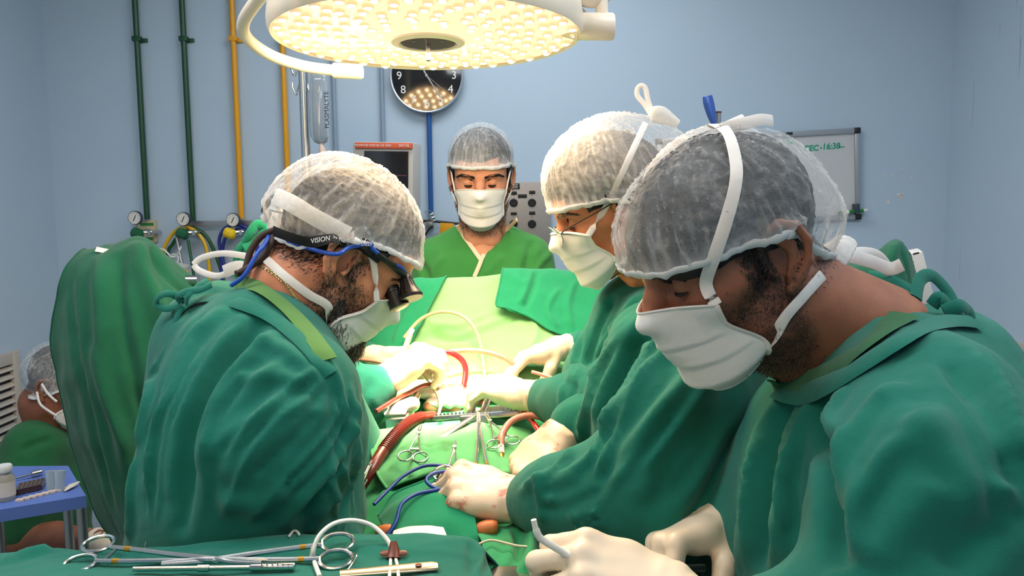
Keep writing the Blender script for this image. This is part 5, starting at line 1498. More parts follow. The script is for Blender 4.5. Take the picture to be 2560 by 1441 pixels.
# screen between the anaesthetist and the field
t = empty('drape_screen_frame', (-.07, 1.99, .93), 'metal bar frame holding up the screen drape', 'frame')
a, b = P(905, 722, 1.985), P(1500, 690, 1.985)
MB().tube([Vector((a.x, 1.985, .92)), Vector((a.x, 1.985, a.z - .02)), Vector((a.x + .02, 1.985, a.z - .008)), Vector((b.x - .02, 1.985, b.z - .008)), Vector((b.x, 1.985, b.z - .02)), Vector((b.x, 1.985, .92))], .008, 10).build('bent_bar', M['steel'], t)
rows = [[(960, 735, 2.02), (1060, 715, 2.02), (1160, 708, 2.02), (1260, 704, 2.02), (1380, 700, 2.02), (1500, 700, 2.02)],
        [(955, 716, 1.98), (1060, 704, 1.98), (1160, 696, 1.98), (1260, 690, 1.98), (1380, 690, 1.98), (1500, 692, 1.98)],
        [(940, 790, 1.91), (1050, 765, 1.92), (1160, 755, 1.92), (1260, 750, 1.92), (1380, 760, 1.91), (1490, 760, 1.91)],
        [(930, 860, 1.85), (1040, 830, 1.86), (1150, 810, 1.86), (1260, 805, 1.86), (1370, 810, 1.86), (1480, 830, 1.86)],
        [(930, 915, 1.80), (1040, 890, 1.79), (1150, 870, 1.79), (1260, 865, 1.79), (1370, 870, 1.79), (1480, 880, 1.8)],
        [(930, 960, 1.70), (1040, 945, 1.69), (1150, 935, 1.68), (1260, 930, 1.68), (1370, 930, 1.68), (1480, 940, 1.7)],
        [(930, 1000, 1.63), (1040, 990, 1.62), (1150, 985, 1.61), (1260, 985, 1.61), (1370, 985, 1.61), (1480, 990, 1.63)]]
fl = [([(1060, 800), (1100, 815), (1160, 810), (1230, 780)], .014, .008), ([(1070, 830), (1130, 850), (1200, 830), (1300, 790)], .014, -.010), ([(1040, 870), (1120, 870), (1200, 860)], .016, .008), ([(1330, 800), (1340, 840), (1320, 880)], .012, .008)]
o, _, _ = sheet('screen_drape', rows, M['drape_pale'], nu=14, nv=14, amp=.004, wr=(10, 10, 8), seed=80.0, folds=fl)
tag(o, 'pale green screen drape rising from the field to the anaesthetist', 'drape')
rows = [[(915, 735, 2.01), (960, 720, 2.01), (1010, 712, 2.01), (1060, 706, 2.01), (1116, 702, 2.01)],
        [(905, 722, 1.965), (960, 710, 1.965), (1010, 704, 1.965), (1060, 700, 1.965), (1112, 698, 1.965)],
        [(890, 800, 1.90), (940, 780, 1.895), (990, 775, 1.895), (1030, 770, 1.895), (1075, 765, 1.895)],
        [(880, 870, 1.84), (930, 850, 1.835), (975, 835, 1.84), (1010, 825, 1.845), (1050, 815, 1.85)],
        [(880, 930, 1.79), (925, 910, 1.785), (960, 890, 1.79), (990, 875, 1.80), (1025, 860, 1.81)]]
o, _, _ = sheet('side_drape', rows, M['drape_teal'], nu=12, nv=12, amp=.004, wr=(16, 16, 5), seed=85.0, hem=['right'], folds=[([(1060, 705), (1030, 760), (1000, 820), (985, 860)], .008, .006), ([(960, 720), (950, 780), (930, 850)], .012, .008), ([(900, 790), (950, 800), (990, 790)], .012, -.008)])
tag(o, 'teal side drape pinned along the left of the pale screen', 'drape')
rows = [[(1262, 690, 2.01), (1330, 682, 2.01), (1400, 682, 2.01), (1460, 690, 2.01), (1510, 700, 2.01)],
        [(1258, 672, 1.955), (1330, 675, 1.955), (1400, 677, 1.955), (1460, 686, 1.955), (1510, 696, 1.955)],
        [(1248, 720, 1.905), (1320, 722, 1.905), (1385, 730, 1.90), (1450, 738, 1.90), (1510, 745, 1.90)],
        [(1240, 764, 1.865), (1300, 772, 1.865), (1370, 790, 1.855), (1440, 800, 1.85), (1510, 805, 1.85)],
        [(1262, 768, 1.86), (1318, 790, 1.848), (1380, 828, 1.825), (1440, 842, 1.82), (1510, 850, 1.82)]]
o, _, _ = sheet('draped_towel', rows, M['drape_teal'], nu=12, nv=12, amp=.003, wr=(16, 16, 8), seed=90.0, thick=.004, hem=['bottom', 'left'], folds=[([(1330, 675), (1315, 720), (1300, 760)], .008, .008), ([(1345, 678), (1330, 730), (1310, 770)], .008, -.009), ([(1400, 720), (1370, 770), (1390, 820)], .009, .006), ([(1440, 700), (1420, 760), (1430, 830)], .009, .006)])
tag(o, 'folded teal towel hung over the right of the pale screen drape', 'towel')

# ---------------------------------------------------------------- covered equipment at left
t = empty('drape_stand', (-.88, 1.75, 0), 'metal stand under the tall hanging green drape', 'stand')
MB().tube([(-.88, 1.78, .03), (-.88, 1.78, 1.46)], .016, 14).build('pole', M['steel'], t)
MB().tube([(-1.0, 1.78, 1.46), (-.70, 1.78, 1.46)], .012, 12).build('cross_bar', M['steel'], t)
for a in range(5):
    q = math.radians(72 * a); MB().tube([(-.88, 1.78, .06), (-.88 + .24 * math.cos(q), 1.78 + .24 * math.sin(q), .025)], [.014, .010], 10).build('foot', M['steel'], t)
rows = [[(215, 640, 1.84), (262, 632, 1.84), (345, 614, 1.84), (400, 645, 1.84), (490, 705, 1.86), (560, 740, 1.86)],
        [(205, 628, 1.76), (258, 622, 1.74), (345, 600, 1.74), (398, 632, 1.76), (480, 698, 1.80), (560, 735, 1.80)],
        [(158, 695, 1.70), (232, 710, 1.64), (330, 715, 1.64), (420, 760, 1.67), (520, 800, 1.75), (580, 820, 1.78)],
        [(134, 850, 1.68), (208, 890, 1.60), (310, 900, 1.59), (410, 920, 1.63), (520, 950, 1.74), (580, 960, 1.78)],
        [(166, 1050, 1.69), (232, 1080, 1.60), (310, 1090, 1.58), (400, 1100, 1.62), (520, 1120, 1.72), (580, 1130, 1.78)],
        [(228, 1245, 1.70), (278, 1260, 1.62), (330, 1270, 1.59), (400, 1275, 1.62), (520, 1290, 1.72), (580, 1300, 1.78)],
        [(290, 1365, 1.71), (322, 1385, 1.65), (352, 1400, 1.61), (410, 1410, 1.63), (520, 1430, 1.72), (580, 1440, 1.78)]]
fl = [([(345, 605), (365, 700), (420, 830), (470, 950)], .022, .014), ([(250, 640), (250, 800), (280, 1000), (330, 1200)], .020, .012), ([(300, 640), (300, 760), (340, 960), (380, 1100)], .016, -.014), ([(180, 700), (190, 850), (230, 1050), (290, 1280)], .014, -.010),
      ([(160, 930), (200, 1080), (260, 1250), (300, 1340)], .010, .008), ([(370, 620), (420, 700), (500, 760)], .016, -.012), ([(230, 860), (270, 1000), (330, 1130)], .016, .010)]
o, _, _ = sheet('equipment_drape', rows, M['drape_green'], nu=14, nv=14, amp=.006, wr=(12, 12, 3), seed=95.0, hem=['left', 'bottom'], folds=fl)
tag(o, 'tall dark green drape hanging behind the bearded surgeon', 'drape')
t_ = MB().box(P(263, 628, 1.71), (.040, .002, .011), Matrix.Rotation(math.radians(12), 3, 'Y') @ Matrix.Rotation(math.radians(-30), 3, 'X')).build('tape_strip', M['strap'], o)

# ---------------------------------------------------------------- instrument table in the foreground
mayo = empty('instrument_stand', (-.25, .75, 0), 'instrument stand under the teal cloth in the foreground', 'stand')
MB().box((-.30, .76, 1.165), (.84, .40, .016), bev=.006).build('tray', M['steel'], mayo)
MB().tube([(-.30, .60, .04), (-.30, .60, 1.155)], .016, 14).build('post', M['steel'], mayo)
MB().box((-.30, .72, .03), (.5, .04, .03), bev=.01).build('foot_bar', M['steel'], mayo)
MB().box((-.30, .60, .03), (.04, .4, .03), bev=.01).build('foot_bar', M['steel'], mayo)
rows = [[(-80, 1620, 1.02), (100, 1600, 1.02), (260, 1600, 1.02), (500, 1580, 1.02), (720, 1560, 1.015), (980, 1560, 1.01), (1160, 1560, 1.0), (1250, 1560, .98)],
        [(-80, 1450, 1.01), (100, 1430, 1.01), (260, 1425, 1.01), (500, 1410, 1.005), (720, 1390, 1.0), (980, 1385, .995), (1160, 1390, .985), (1262, 1450, .965)],
        [(-80, 1398, .975), (100, 1377, .985), (260, 1380, .98), (500, 1362, .98), (720, 1340, .975), (980, 1337, .97), (1160, 1343, .96), (1215, 1385, .945)],
        [(-80, 1430, .92), (100, 1400, .94), (260, 1400, .935), (500, 1385, .935), (720, 1372, .935), (980, 1370, .93), (1150, 1378, .92), (1222, 1410, .91)],
        [(-80, 1470, .86), (100, 1445, .865), (260, 1440, .87), (500, 1440, .87), (720, 1435, .87), (980, 1440, .865), (1150, 1445, .86), (1232, 1450, .86)],
        [(-80, 1700, .62), (100, 1720, .60), (260, 1720, .60), (500, 1720, .60), (720, 1720, .60), (980, 1720, .60), (1170, 1720, .60), (1290, 1720, .62)],
        [(-80, 2000, .57), (100, 2000, .555), (260, 2000, .555), (500, 2000, .555), (720, 2000, .555), (980, 2000, .555), (1200, 2000, .555), (1330, 2000, .57)]]
o, vM, fM = sheet('instrument_cloth', rows, M['gown'], nu=12, nv=12, amp=.003, wr=(12, 20, 12), seed=99.0, thick=.003, folds=[([(0, 1420), (60, 1395), (130, 1378)], .010, .010), ([(1190, 1350), (1205, 1400), (1190, 1440)], .006, .006), ([(1170, 1345), (1180, 1400), (1170, 1440)], .006, -.005), ([(300, 1385), (500, 1370), (720, 1350)], .012, .004)])
tag(o, 'teal cotton cloth spread over the foreground instrument table', 'cloth')
mayo_bvh = bvh_of(vM, fM)
# ================================================================== worn things
M['band_black'] = mat('headband_webbing', (.015, .013, .013, 1), 0.8, bump=(500, .4))
M['cable_blue'] = mat('blue_cable', srgb(36, 84, 190), 0.35)
M['cord_brown'] = mat('brown_retainer_cord', srgb(58, 40, 30), 0.7)
M['gold'] = mat('gold_chain', (.83, .58, .26, 1), 0.25, 1.0)
M['barrel'] = mat('loupe_barrel', srgb(34, 26, 24), 0.4)
M['lens_glass'] = mat('spectacle_glass', (.9, .95, .95, 1), 0.02, trans=1.0)
def hitp(px, py, bvs, off=.003):
    best = None
    for b in bvs:
        h_ = b.ray_cast(CAM, ray(px, py).normalized(), 6)
        if h_[0] is not None and (best is None or h_[3] < best[3]): best = h_
    if best is None: return None, None
    n = best[1] if best[1].dot(CAM - best[0]) > 0 else -best[1]
    return best[0] + n * off, n

# ---- bearded surgeon
bA = bvh_of(vA, fA)
def jawpick(beardlow=-.006):
    def f(c):
        x, y, z = c[:, 0], c[:, 1], c[:, 2]; sm = lambda a, b_, t: np.clip((t - a) / (b_ - a), 0, 1)
        jaw = sm(-.002, -.028, z) * sm(-.15, -.12, z) * sm(-.026, -.006, x) * (1 - .9 * sm(.04, .075, x) * sm(-.045, -.02, z))
        side = sm(.0, .010, x) * sm(.034, .022, x) * sm(.04, .02, z) * sm(.045, .055, np.abs(y)) * sm(-.06, -.02, z)
        return np.maximum(jaw, side)
    return f
# full beard: a soft shell over the jaw with strands on it
gb = Grid((-.05, -.09, -.16), (.11, .09, .02), .003)
for s in (1, -1):
    gb.chain([(.030, s * .050, -.045), (.020, s * .052, -.056), (.044, s * .040, -.078), (.070, s * .016, -.098), (.080, 0, -.104)], [.008, .013, .019, .022, .024], k=.02)
gb.chain([(.088, 0, -.075), (.086, 0, -.105), (.070, 0, -.122)], [.018, .022, .018], k=.02)
vb, fb = gb.mesh(); vb = relax(vb, fb, 1); nb_ = vnormals(vb, fb)
vb = vb + nb_ * (.0022 * fbm(vb * 120, 3) + .0012 * noise(vb * 300))[:, None]
M['beard'] = mat('beard_mass', srgb(34, 27, 26), .7, var=(160, .6), bump=(380, 1.0))
beard = mobj('beard', hA['wld'](vb), fb, M['beard'], A)
Hb = dict(v=vb, f=fb, wld=hA['wld'], root=A)
flow = lambda q: np.stack([.25 + 0 * q[:, 0], 0 * q[:, 0], -1 + 0 * q[:, 0]], 1)
strand_patch('beard_strands', Hb, lambda c: np.ones(len(c)), 5000, .011, M['hair_strand'], flow, parent=beard)
strand_patch('grey_beard_strands', Hb, lambda c: np.clip(.9 + c[:, 2] * 6, .1, 1), 1600, .010, M['hair_grey'], flow, parent=beard)
strand_patch('cheek_stubble', hA, jawpick(), 6000, .0045, M['hair_strand'], flow)
strand_patch('neck_hair', hA, lambda c: np.clip((-.02 - c[:, 0]) / .03, 0, 1) * np.clip((.05 - c[:, 2]) / .03, 0, 1) * np.clip((c[:, 2] + .045) / .03, 0, 1) * (np.abs(c[:, 1]) < .08), 5000, .006, M['hair_strand'], lambda q: np.stack([-.5 + 0 * q[:, 0], 0 * q[:, 0], -1 + 0 * q[:, 0]], 1))
cnr = mask_corner
strap(hA, [(914, 606), (922, 632), (934, 664), cnr(hA, True, -1)], .010)
strap(hA, [cnr(hA, False, -1), (820, 768), (770, 735), (710, 690), (668, 652)], .013)
# ribbons knotted at the back of the neck
for pts, w_ in [([(668, 652, 1.24), (640, 645, 1.24), (560, 634, 1.26), (505, 645, 1.27), (484, 662, 1.27)], .010), ([(484, 662, 1.27), (500, 678, 1.265), (548, 690, 1.25), (600, 665, 1.24), (660, 645, 1.24)], .010),
               ([(690, 520, 1.25), (684, 560, 1.235), (684, 610, 1.225), (676, 684, 1.205)], .012), ([(700, 500, 1.26), (672, 535, 1.25), (655, 550, 1.26)], .014), ([(640, 690, 1.22), (600, 668, 1.235), (560, 680, 1.24)], .020)]:
    ribbon('mask_ribbon', [P(*q) for q in pts], w_, M['strap'], hA['mask'], up=(0, -1, .15))
MB().tube(spline([P(704, 478, 1.22), P(694, 505, 1.215), P(690, 530, 1.215)], 4), [.012, .015, .012] * 3, 10, flat=(1, .6)).build('cap_knot', M['strap'], hA['cap'])
# loupes
lp = empty('loupes', HA)
lp.parent = A; lp.matrix_parent_inverse = A.matrix_world.inverted()
band = [hitp(x, y, [hA['wbvh'], hA['cbvh']], .012) for x, y in [(696, 572), (740, 586), (790, 600), (835, 608), (868, 608), (900, 610), (928, 628)]]
band = [(q, n) for q, n in band if q is not None]
sp = spline([q for q, n in band], 6); su = [Vector(x).normalized() for x in spline([n for q, n in band], 6)]
strap_o = MB().tube(sp, [1.0] * len(sp), 8, flat=(.0085, .0012), up=su).build('head_strap', M['band_black'], lp)
def text_on(body, a, b_, n, size, m, parent):
    x = (b_ - a).normalized(); z = n.normalized(); z = (z - x * z.dot(x)).normalized(); y = z.cross(x)
    return text('lettering', body, size, (a + b_) / 2 + z * .0042, Matrix(((x.x, y.x, z.x), (x.y, y.y, z.y), (x.z, y.z, z.z))), m, parent, extrude=.0001)
iq = lambda t: sp[min(int(t * (len(sp) - 1)), len(sp) - 1)]
for body, t0, t1, s_ in [('VISION', .34, .50, .0105), ('>> MOVED', .52, .68, .0090), ('& EXPANDED', .70, .86, .0085)]:
    text_on(body, iq(t0), iq(t1), su[int((t0 + t1) / 2 * (len(su) - 1))], s_, M['ink_white'], strap_o)
cab = [P(578, 714, 1.17), P(610, 690, 1.165), P(640, 640, 1.175), P(662, 612, 1.19)]
for x, y in [(690, 604), (730, 616), (780, 628), (830, 628), (866, 620), (905, 616)]:
    q, n = hitp(x, y, [hA['wbvh'], hA['cbvh']], .013)
    if q is not None: cab.append(q)
cab += [P(930, 622, 1.205), P(944, 633, 1.21)]
MB().tube(spline(cab, 8), .0034, 10).build('light_cable', M['cable_blue'], lp)
MB().tube(spline([P(944, 633, 1.21), P(968, 652, 1.22), P(988, 664, 1.235)], 5), [.0034] * 11, 10).build('cable_sleeve', M['black'], lp)
MB().tube(spline([P(988, 662, 1.235), P(1004, 670, 1.25), P(1014, 682, 1.27)], 5), .003, 10).build('cable_end', M['cable_blue'], lp)
q0, _ = hitp(928, 622, [hA['wbvh'], hA['cbvh']], .004)
MB().tube(spline([q0 or P(928, 622, 1.2), P(955, 644, 1.215), P(985, 668, 1.235), P(1012, 690, 1.26)], 5), [.0040] * 16, 8, flat=(.7, 1.3)).build('temple_arm', M['black'], lp)
for yy, oc in ((1.275, 0), (1.335, 10)):
    rim = [P(988 + oc + 22 * math.cos(a) - 6 * math.sin(a), 702 + 20 * math.sin(a) - 6 * math.cos(a), yy + .012 * math.cos(a)) for a in np.linspace(0, 2 * math.pi, 28)[:-1]]
    fr = MB().tube(rim, .0016, 8, closed=True).build('frame_rim', M['barrel'], lp)
    a_, b_ = P(972 + oc, 706, yy), P(1000 + oc - (40 if oc else 0), 770 - (14 if oc else 0), yy - .015)
    d_ = b_ - a_
    MB().tube([a_, a_ + d_ * .05, a_ + d_ * .35, a_ + d_ * .36, a_ + d_ * .42, a_ + d_ * .43, a_ + d_ * .98, b_], [.008, .012, .0125, .0148, .0148, .0136, .0165, .0150], 22).build('magnifier_barrel', M['barrel'], lp)
br = MB().tube([P(1012, 690, 1.26), P(1000, 696, 1.30), P(1006, 702, 1.335)], .004, 8)
br.build('bridge', M['barrel'], lp)
a_, b_ = P(1012, 688, 1.27), P(1029, 748, 1.255); d_ = b_ - a_
hl = MB().tube([a_, a_ + d_ * .06, a_ + d_ * .5, a_ + d_ * .86, a_ + d_ * .88, b_], [.007, .009, .0125, .0185, .0195, .0185], 28).build('headlight', M['barrel'], lp)
for k in range(14):
    q = 2 * math.pi * k / 14; Rd = frame_from(z=d_, x=(1, 0, 0)); w0, w1 = Rd @ Vector((math.cos(q), math.sin(q), 0)), None
    MB().tube([a_ + d_ * .12 + w0 * .0098, a_ + d_ * .5 + w0 * .0128, a_ + d_ * .84 + w0 * .0183], .0009, 5).build('cooling_rib', M['black'], hl)
for pts in ([P(700, 485, 1.24), P(672, 505, 1.26), P(660, 530, 1.27)], [P(690, 575, 1.225), P(655, 590, 1.22), P(628, 625, 1.21), P(612, 675, 1.2), P(590, 685, 1.19)], [P(694, 580, 1.22), P(672, 620, 1.205), P(650, 650, 1.195), P(600, 682, 1.185)]):
    MB().tube(spline(pts, 7), .0052, 10).build('retainer_cord', M['cord_brown'], lp)
# gold chain
pts = []
for x, y in [(640, 662), (680, 682), (715, 712), (740, 745), (758, 782)]:
    q, n = hitp(x, y, [hA['wbvh']], .0015)
    if q is not None: pts.append(q)
if len(pts) > 2:
    ch_ = spline(pts, 12); links = MB()
    for i in range(len(ch_) - 1):
        c_ = (ch_[i] + ch_[i + 1]) / 2; t_ = (ch_[i + 1] - ch_[i]).normalized(); s_ = t_.orthogonal().normalized(); s_ = (Matrix.Rotation(math.radians(60 * (i % 2)), 3, t_) @ s_)
        links.tube([c_ + t_ * .0026 * math.cos(a) + s_ * .0016 * math.sin(a) for a in np.linspace(0, 2 * math.pi, 9)[:-1]], .0006, 5, closed=True)
    links.build('gold_chain', M['gold'], A)
# scrub collar and gown collar
strap(hA, [(548, 690), (600, 705), (655, 730), (712, 772), (760, 822), (798, 872), (818, 905)], .028, M['scrub_worn'], False, 'scrub_collar', A, [bA], off=.004, thick=.0016)
strap(hA, [(440, 790), (475, 762), (530, 748), (600, 762), (680, 798), (745, 850), (790, 900), (822, 940)], .024, M['gown'], False, 'gown_collar', gownA, [bA], off=.003, thick=.0022)
strap(hA, [(690, 492), (730, 510), (780, 538), (830, 566), (872, 588)], .026, M['cap_hem'], False, 'folded_cap_edge', hA['cap'], off=.004, thick=.0016)
for pts in ([(470, 760, 1.21), (430, 735, 1.20), (398, 742, 1.20), (392, 762, 1.20), (420, 772, 1.195), (452, 762, 1.19)], [(455, 755, 1.19), (445, 740, 1.185), (470, 728, 1.185), (500, 725, 1.18), (530, 712, 1.18)],
            [(455, 765, 1.19), (440, 800, 1.185), (428, 840, 1.185), (420, 870, 1.185)], [(465, 760, 1.185), (470, 740, 1.18), (500, 712, 1.19), (520, 700, 1.2)], [(440, 770, 1.19), (430, 800, 1.2), (405, 850, 1.21)]):
    ribbon('gown_tie', [P(*q) for q in pts], .012, M['gown'], gownA, up=(-.3, -.8, .5), thick=.002)

# ---- nearest surgeon
bD = bvh_of(vD, fD)
strap(hD, [cnr(hD, True, 1), (1765, 710), (1785, 640), (1812, 560), (1832, 480), (1838, 420), (1824, 355), (1808, 326)], .013)
strap(hD, [cnr(hD, False, 1), (1955, 800), (2000, 745), (2050, 690), (2090, 645)], .012)
for pts, w_ in [([(1806, 322, .87), (1850, 312, .87), (1900, 300, .88), (1932, 303, .89)], .014), ([(1806, 322, .87), (1840, 306, .90), (1862, 296, .92)], .012), ([(1800, 318, .88), (1785, 312, .90), (1776, 318, .92)], .010),
               ([(2090, 645, .90), (2120, 640, .93), (2180, 655, .95), (2225, 672, .96), (2255, 662, .96)], .016), ([(2100, 640, .92), (2160, 632, .95), (2200, 645, .96), (2230, 690, .97)], .014)]:
    ribbon('mask_ribbon', [P(*q) for q in pts], w_, M['strap'], hD['mask'], up=(0, -1, .2))
MB().tube(spline([P(2060, 690, .885), P(2085, 640, .90), P(2108, 612, .915), P(2118, 600, .92)], 5), [.010, .014, .017, .018, .019, .019, .018, .018, .017, .016, .016, .015, .014, .012, .010, .008], 12, flat=(1, .7)).build('cap_knot', M['cap_hem'], hD['cap'])
sdb = lambda c: np.clip((c[:, 0] + .002) / .01, 0, 1) * np.clip((.036 - c[:, 0]) / .012, 0, 1) * np.clip((.05 - c[:, 2]) / .02, 0, 1) * np.clip((c[:, 2] + .03) / .03, 0, 1) * (np.abs(c[:, 1]) > .05)
strand_patch('sideburn', hD, sdb, 2600, .006, M['hair_strand'], flow, width=.00035)
strand_patch('stubble', hD, jawpick(), 9000, .0028, M['hair_strand'], flow, width=.00028)
strand_patch('nape_hair', hD, lambda c: np.clip((-.03 - c[:, 0]) / .03, 0, 1) * np.clip((.03 - c[:, 2]) / .03, 0, 1) * np.clip((c[:, 2] + .05) / .03, 0, 1) * (np.abs(c[:, 1]) < .08), 2500, .005, M['hair_strand'], flow, width=.00035)
strap(hD, [(1930, 945), (1965, 965), (2030, 958), (2110, 915), (2190, 855), (2260, 795), (2305, 752)], .030, M['scrub_dark'], False, 'scrub_collar', D, [bD], off=.004, thick=.0016)
strap(hD, [(1912, 950), (1950, 985), (2015, 988), (2100, 955), (2190, 900), (2280, 845), (2360, 812), (2432, 812)], .026, M['gown'], False, 'gown_collar', gownD, [bD], off=.004, thick=.0024)
for pts in ([(2290, 745, .90), (2300, 700, .92), (2330, 690, .93), (2370, 730, .93), (2392, 775, .92)], [(2330, 765, .88), (2350, 745, .88), (2375, 770, .88), (2400, 775, .89)], [(2360, 780, .87), (2400, 765, .87), (2420, 778, .88), (2424, 800, .88)],
            [(2170, 690, .98), (2210, 695, .97), (2250, 712, .96), (2290, 735, .95)]):
    ribbon('gown_tie', [P(*q) for q in pts], .016, M['gown'], gownD, up=(.2, -.9, .4), thick=.0022)

# ---- assistant with glasses
strap(hC, [cnr(hC, True, 1), (1515, 515), (1545, 450), (1580, 378), (1612, 312), (1626, 288)], .011)
strap(hC, [cnr(hC, False, 1), (1600, 690), (1640, 660)], .010)
ribbon('mask_ribbon', [P(*q) for q in [(1628, 288, 1.44), (1612, 262, 1.44), (1594, 240, 1.44), (1594, 222, 1.44), (1604, 214, 1.44), (1614, 222, 1.44), (1620, 250, 1.44), (1632, 286, 1.44)]], .009, M['strap'], hC['mask'])
MB().tube(spline([P(1626, 290, 1.43), P(1650, 288, 1.43), P(1690, 310, 1.45)], 5), [.012, .015, .017, .018, .018, .018, .016, .014, .012, .011, .01], 10, flat=(1, .6)).build('cap_knot', M['cap_hem'], hC['cap'])
gl = empty('glasses', HC); gl.parent = Cc; gl.matrix_parent_inverse = Cc.matrix_world.inverted()
for s in (1, -1):
    rim = [Vector(hC['wld']((.118 - .006 * math.cos(a) ** 2, s * .033 + .0255 * math.cos(a), -.002 + .0185 * math.sin(a)))) for a in np.linspace(0, 2 * math.pi, 33)[:-1]]
    r_ = MB().tube(rim, .0009, 7, closed=True).build('rim', M['steel_dull'], gl)
    c_ = sum(rim, Vector()) / len(rim)
    mobj('lens', [tuple(c_)] + [tuple(q) for q in rim], [(0, i + 1, (i + 1) % len(rim) + 1) for i in range(len(rim))], M['lens_glass'], r_)
    MB().tube(spline([Vector(hC['wld'](q)) for q in [(.112, s * .058, .004), (.10, s * .066, .010), (.05, s * .077, .018), (.0, s * .083, .024), (-.02, s * .083, .005)]], 6), .0013, 7).build('temple', M['cord_brown'], gl)
MB().tube(spline([Vector(hC['wld'](q)) for q in [(.118, .0085, .002), (.124, 0, .006), (.118, -.0085, .002)]], 5), .0011, 7).build('bridge', M['steel_dull'], gl)

# ---- masked man facing us
for s in (1, -1):
    up_, lo_ = mask_corner(hB, True, s), mask_corner(hB, False, s)
    e0 = Vector(hB['wld']((.012, s * .082, .036))); e1 = Vector(hB['wld']((-.004, s * .084, -.03)))
    MB().tube(spline([up_, up_.lerp(e0, .5) + Vector((0, -.012, 0)), e0], 5), .0022, 7).build('ear_loop', M['strap'], hB['mask'])
    MB().tube(spline([lo_, lo_.lerp(e1, .5) + Vector((0, -.008, 0)), e1], 5), .0022, 7).build('ear_loop', M['strap'], hB['mask'])
bB = bvh_of(vB, fB)
for pts in ([(1143, 564), (1158, 588), (1175, 612), (1192, 636), (1205, 652)], [(1292, 549), (1270, 572), (1248, 596), (1226, 618), (1208, 640), (1198, 662), (1186, 690)]):
    o_, u_ = [], []
    for x, y in pts:
        q, n = hitp(x, y + 3, [bB], .004)
        if q is None: q = P(x, y, 2.285); n = Vector((0, -1, 0))
        o_.append(q if q.y < 2.36 else P(x, y, 2.30)); u_.append(Vector((0, -1, .25)))
    MB().tube(spline(o_, 6), [1.0] * ((len(o_) - 1) * 6 + 1), 8, flat=(.006, .002), up=(0, -1, .3)).build('neck_trim', M['trim'], gownB)
strand_patch('beard_strands', hB, jawpick(), 3500, .006, M['hair_strand'], flow)
strand_patch('sideburn', hB, sdb, 2000, .009, M['hair_strand'], flow)

# ---- neck ties of the hidden surgeon behind the bearded one
kn = MB()
for pts in ([(600, 625, 1.62), (620, 590, 1.6), (640, 562, 1.6), (660, 572, 1.6), (640, 600, 1.6), (612, 622, 1.6)], [(590, 660, 1.62), (600, 620, 1.61), (640, 600, 1.6)], [(640, 600, 1.6), (610, 650, 1.61), (585, 690, 1.62)]):
    ribbon('gown_tie', [P(*q) for q in pts], .020, M['drape_teal'], Fp, up=(-.3, -.9, .2), thick=.004)

# ---- mask ribbons of the seated helper
for pts in ([(104, 960, 2.40), (120, 985, 2.39), (142, 1005, 2.39)], [(92, 980, 2.41), (100, 1010, 2.40), (125, 1030, 2.39), (142, 1040, 2.39)]):
    ribbon('mask_ribbon', [P(*q) for q in pts], .008, M['strap'], hE['mask'])
# ================================================================== the surgical field and instruments
M['tube_maroon'] = mat('maroon_tube', srgb(120, 40, 34), 0.3, coat=.4)
M['tube_red'] = mat('blood_filled_tube', srgb(196, 30, 34), 0.15, coat=.6)
M['tube_clear'] = mat('clear_tube', srgb(232, 206, 176), 0.15, trans=.35, coat=.5)
M['tube_pink'] = mat('pink_tube', srgb(226, 150, 130), 0.15, trans=.25, coat=.5)
M['tissue'] = mat('tissue', srgb(206, 124, 96), 0.3, var=(40, .25), coat=.5, bump=(60, .4))
M['gold_band'] = mat('gold_colour_band', srgb(190, 140, 50), 0.3, 0.6)
M['brass'] = mat('brass_handle', (.80, .60, .38, 1), 0.28, 1.0)
M['silicone_white'] = mat('white_silicone', srgb(234, 232, 224), 0.35)
M['plastic_brown'] = mat('brown_plastic', srgb(112, 54, 34), 0.35)
M['pen'] = mat('cautery_pen', srgb(246, 206, 130), 0.4)
M['blue_cord'] = mat('blue_cord', srgb(22, 60, 140), 0.35)

def ring_tool(name, label, cat, ring_mid, tip, up, ring_r=.0125, spread=.017, thick=.0024, joint=.68, band=None, splay=0.0, m=None):
    """hemostat / needle holder: two crossing arms with finger rings, box joint and jaws"""
    m = m or M['steel']
    a, b = Vector(ring_mid), Vector(tip); X = b - a; L_ = X.length; X.normalize(); U = Vector(up); U = (U - X * U.dot(X)).normalized(); S = U.cross(X)
    t = empty(name, a, label, cat)
    for s in (1, -1):
        c = a + S * s * spread
        arm = MB()
        ring = [c + X * (ring_r * 1.25 * math.cos(q)) + S * (ring_r * math.sin(q)) + U * .001 * s for q in np.linspace(0, 2 * math.pi, 25)[:-1]]
        arm.tube(ring, thick * .8, 8, closed=True)
        j = a + X * L_ * joint
        pts = [c + X * ring_r * 1.2 + S * s * (-ring_r * .25), a + X * (L_ * .26) + S * s * spread * .62, a + X * (L_ * .48) + S * s * spread * .34, j + S * s * .0005 + U * .0012 * s, a + X * L_ * .84 - S * s * (.0018 + splay * .5), b - S * s * (.0012 + splay)]
        arm.tube(spline(pts, 5), [thick * k for k in np.linspace(1.0, 1.1, 16).tolist() + np.linspace(1.1, .55, 10).tolist()], 8)
        ao = arm.build('arm', m, t)
        if band:
            q0, q1 = pts[0].lerp(pts[1], .55), pts[0].lerp(pts[1], .75)
            MB().tube([q0, q1], thick * 1.12, 8).build('colour_band', band, ao)
        MB().box(a + X * (ring_r * 1.9) + S * s * (spread * .35), (spread * .75, .004, .003), frame_from(x=S, z=U)).build('ratchet', m, ao)
    MB().tube([a + X * L_ * joint - U * .0032, a + X * L_ * joint + U * .0032], .0036, 10).build('joint_pin', m, t)
    return t

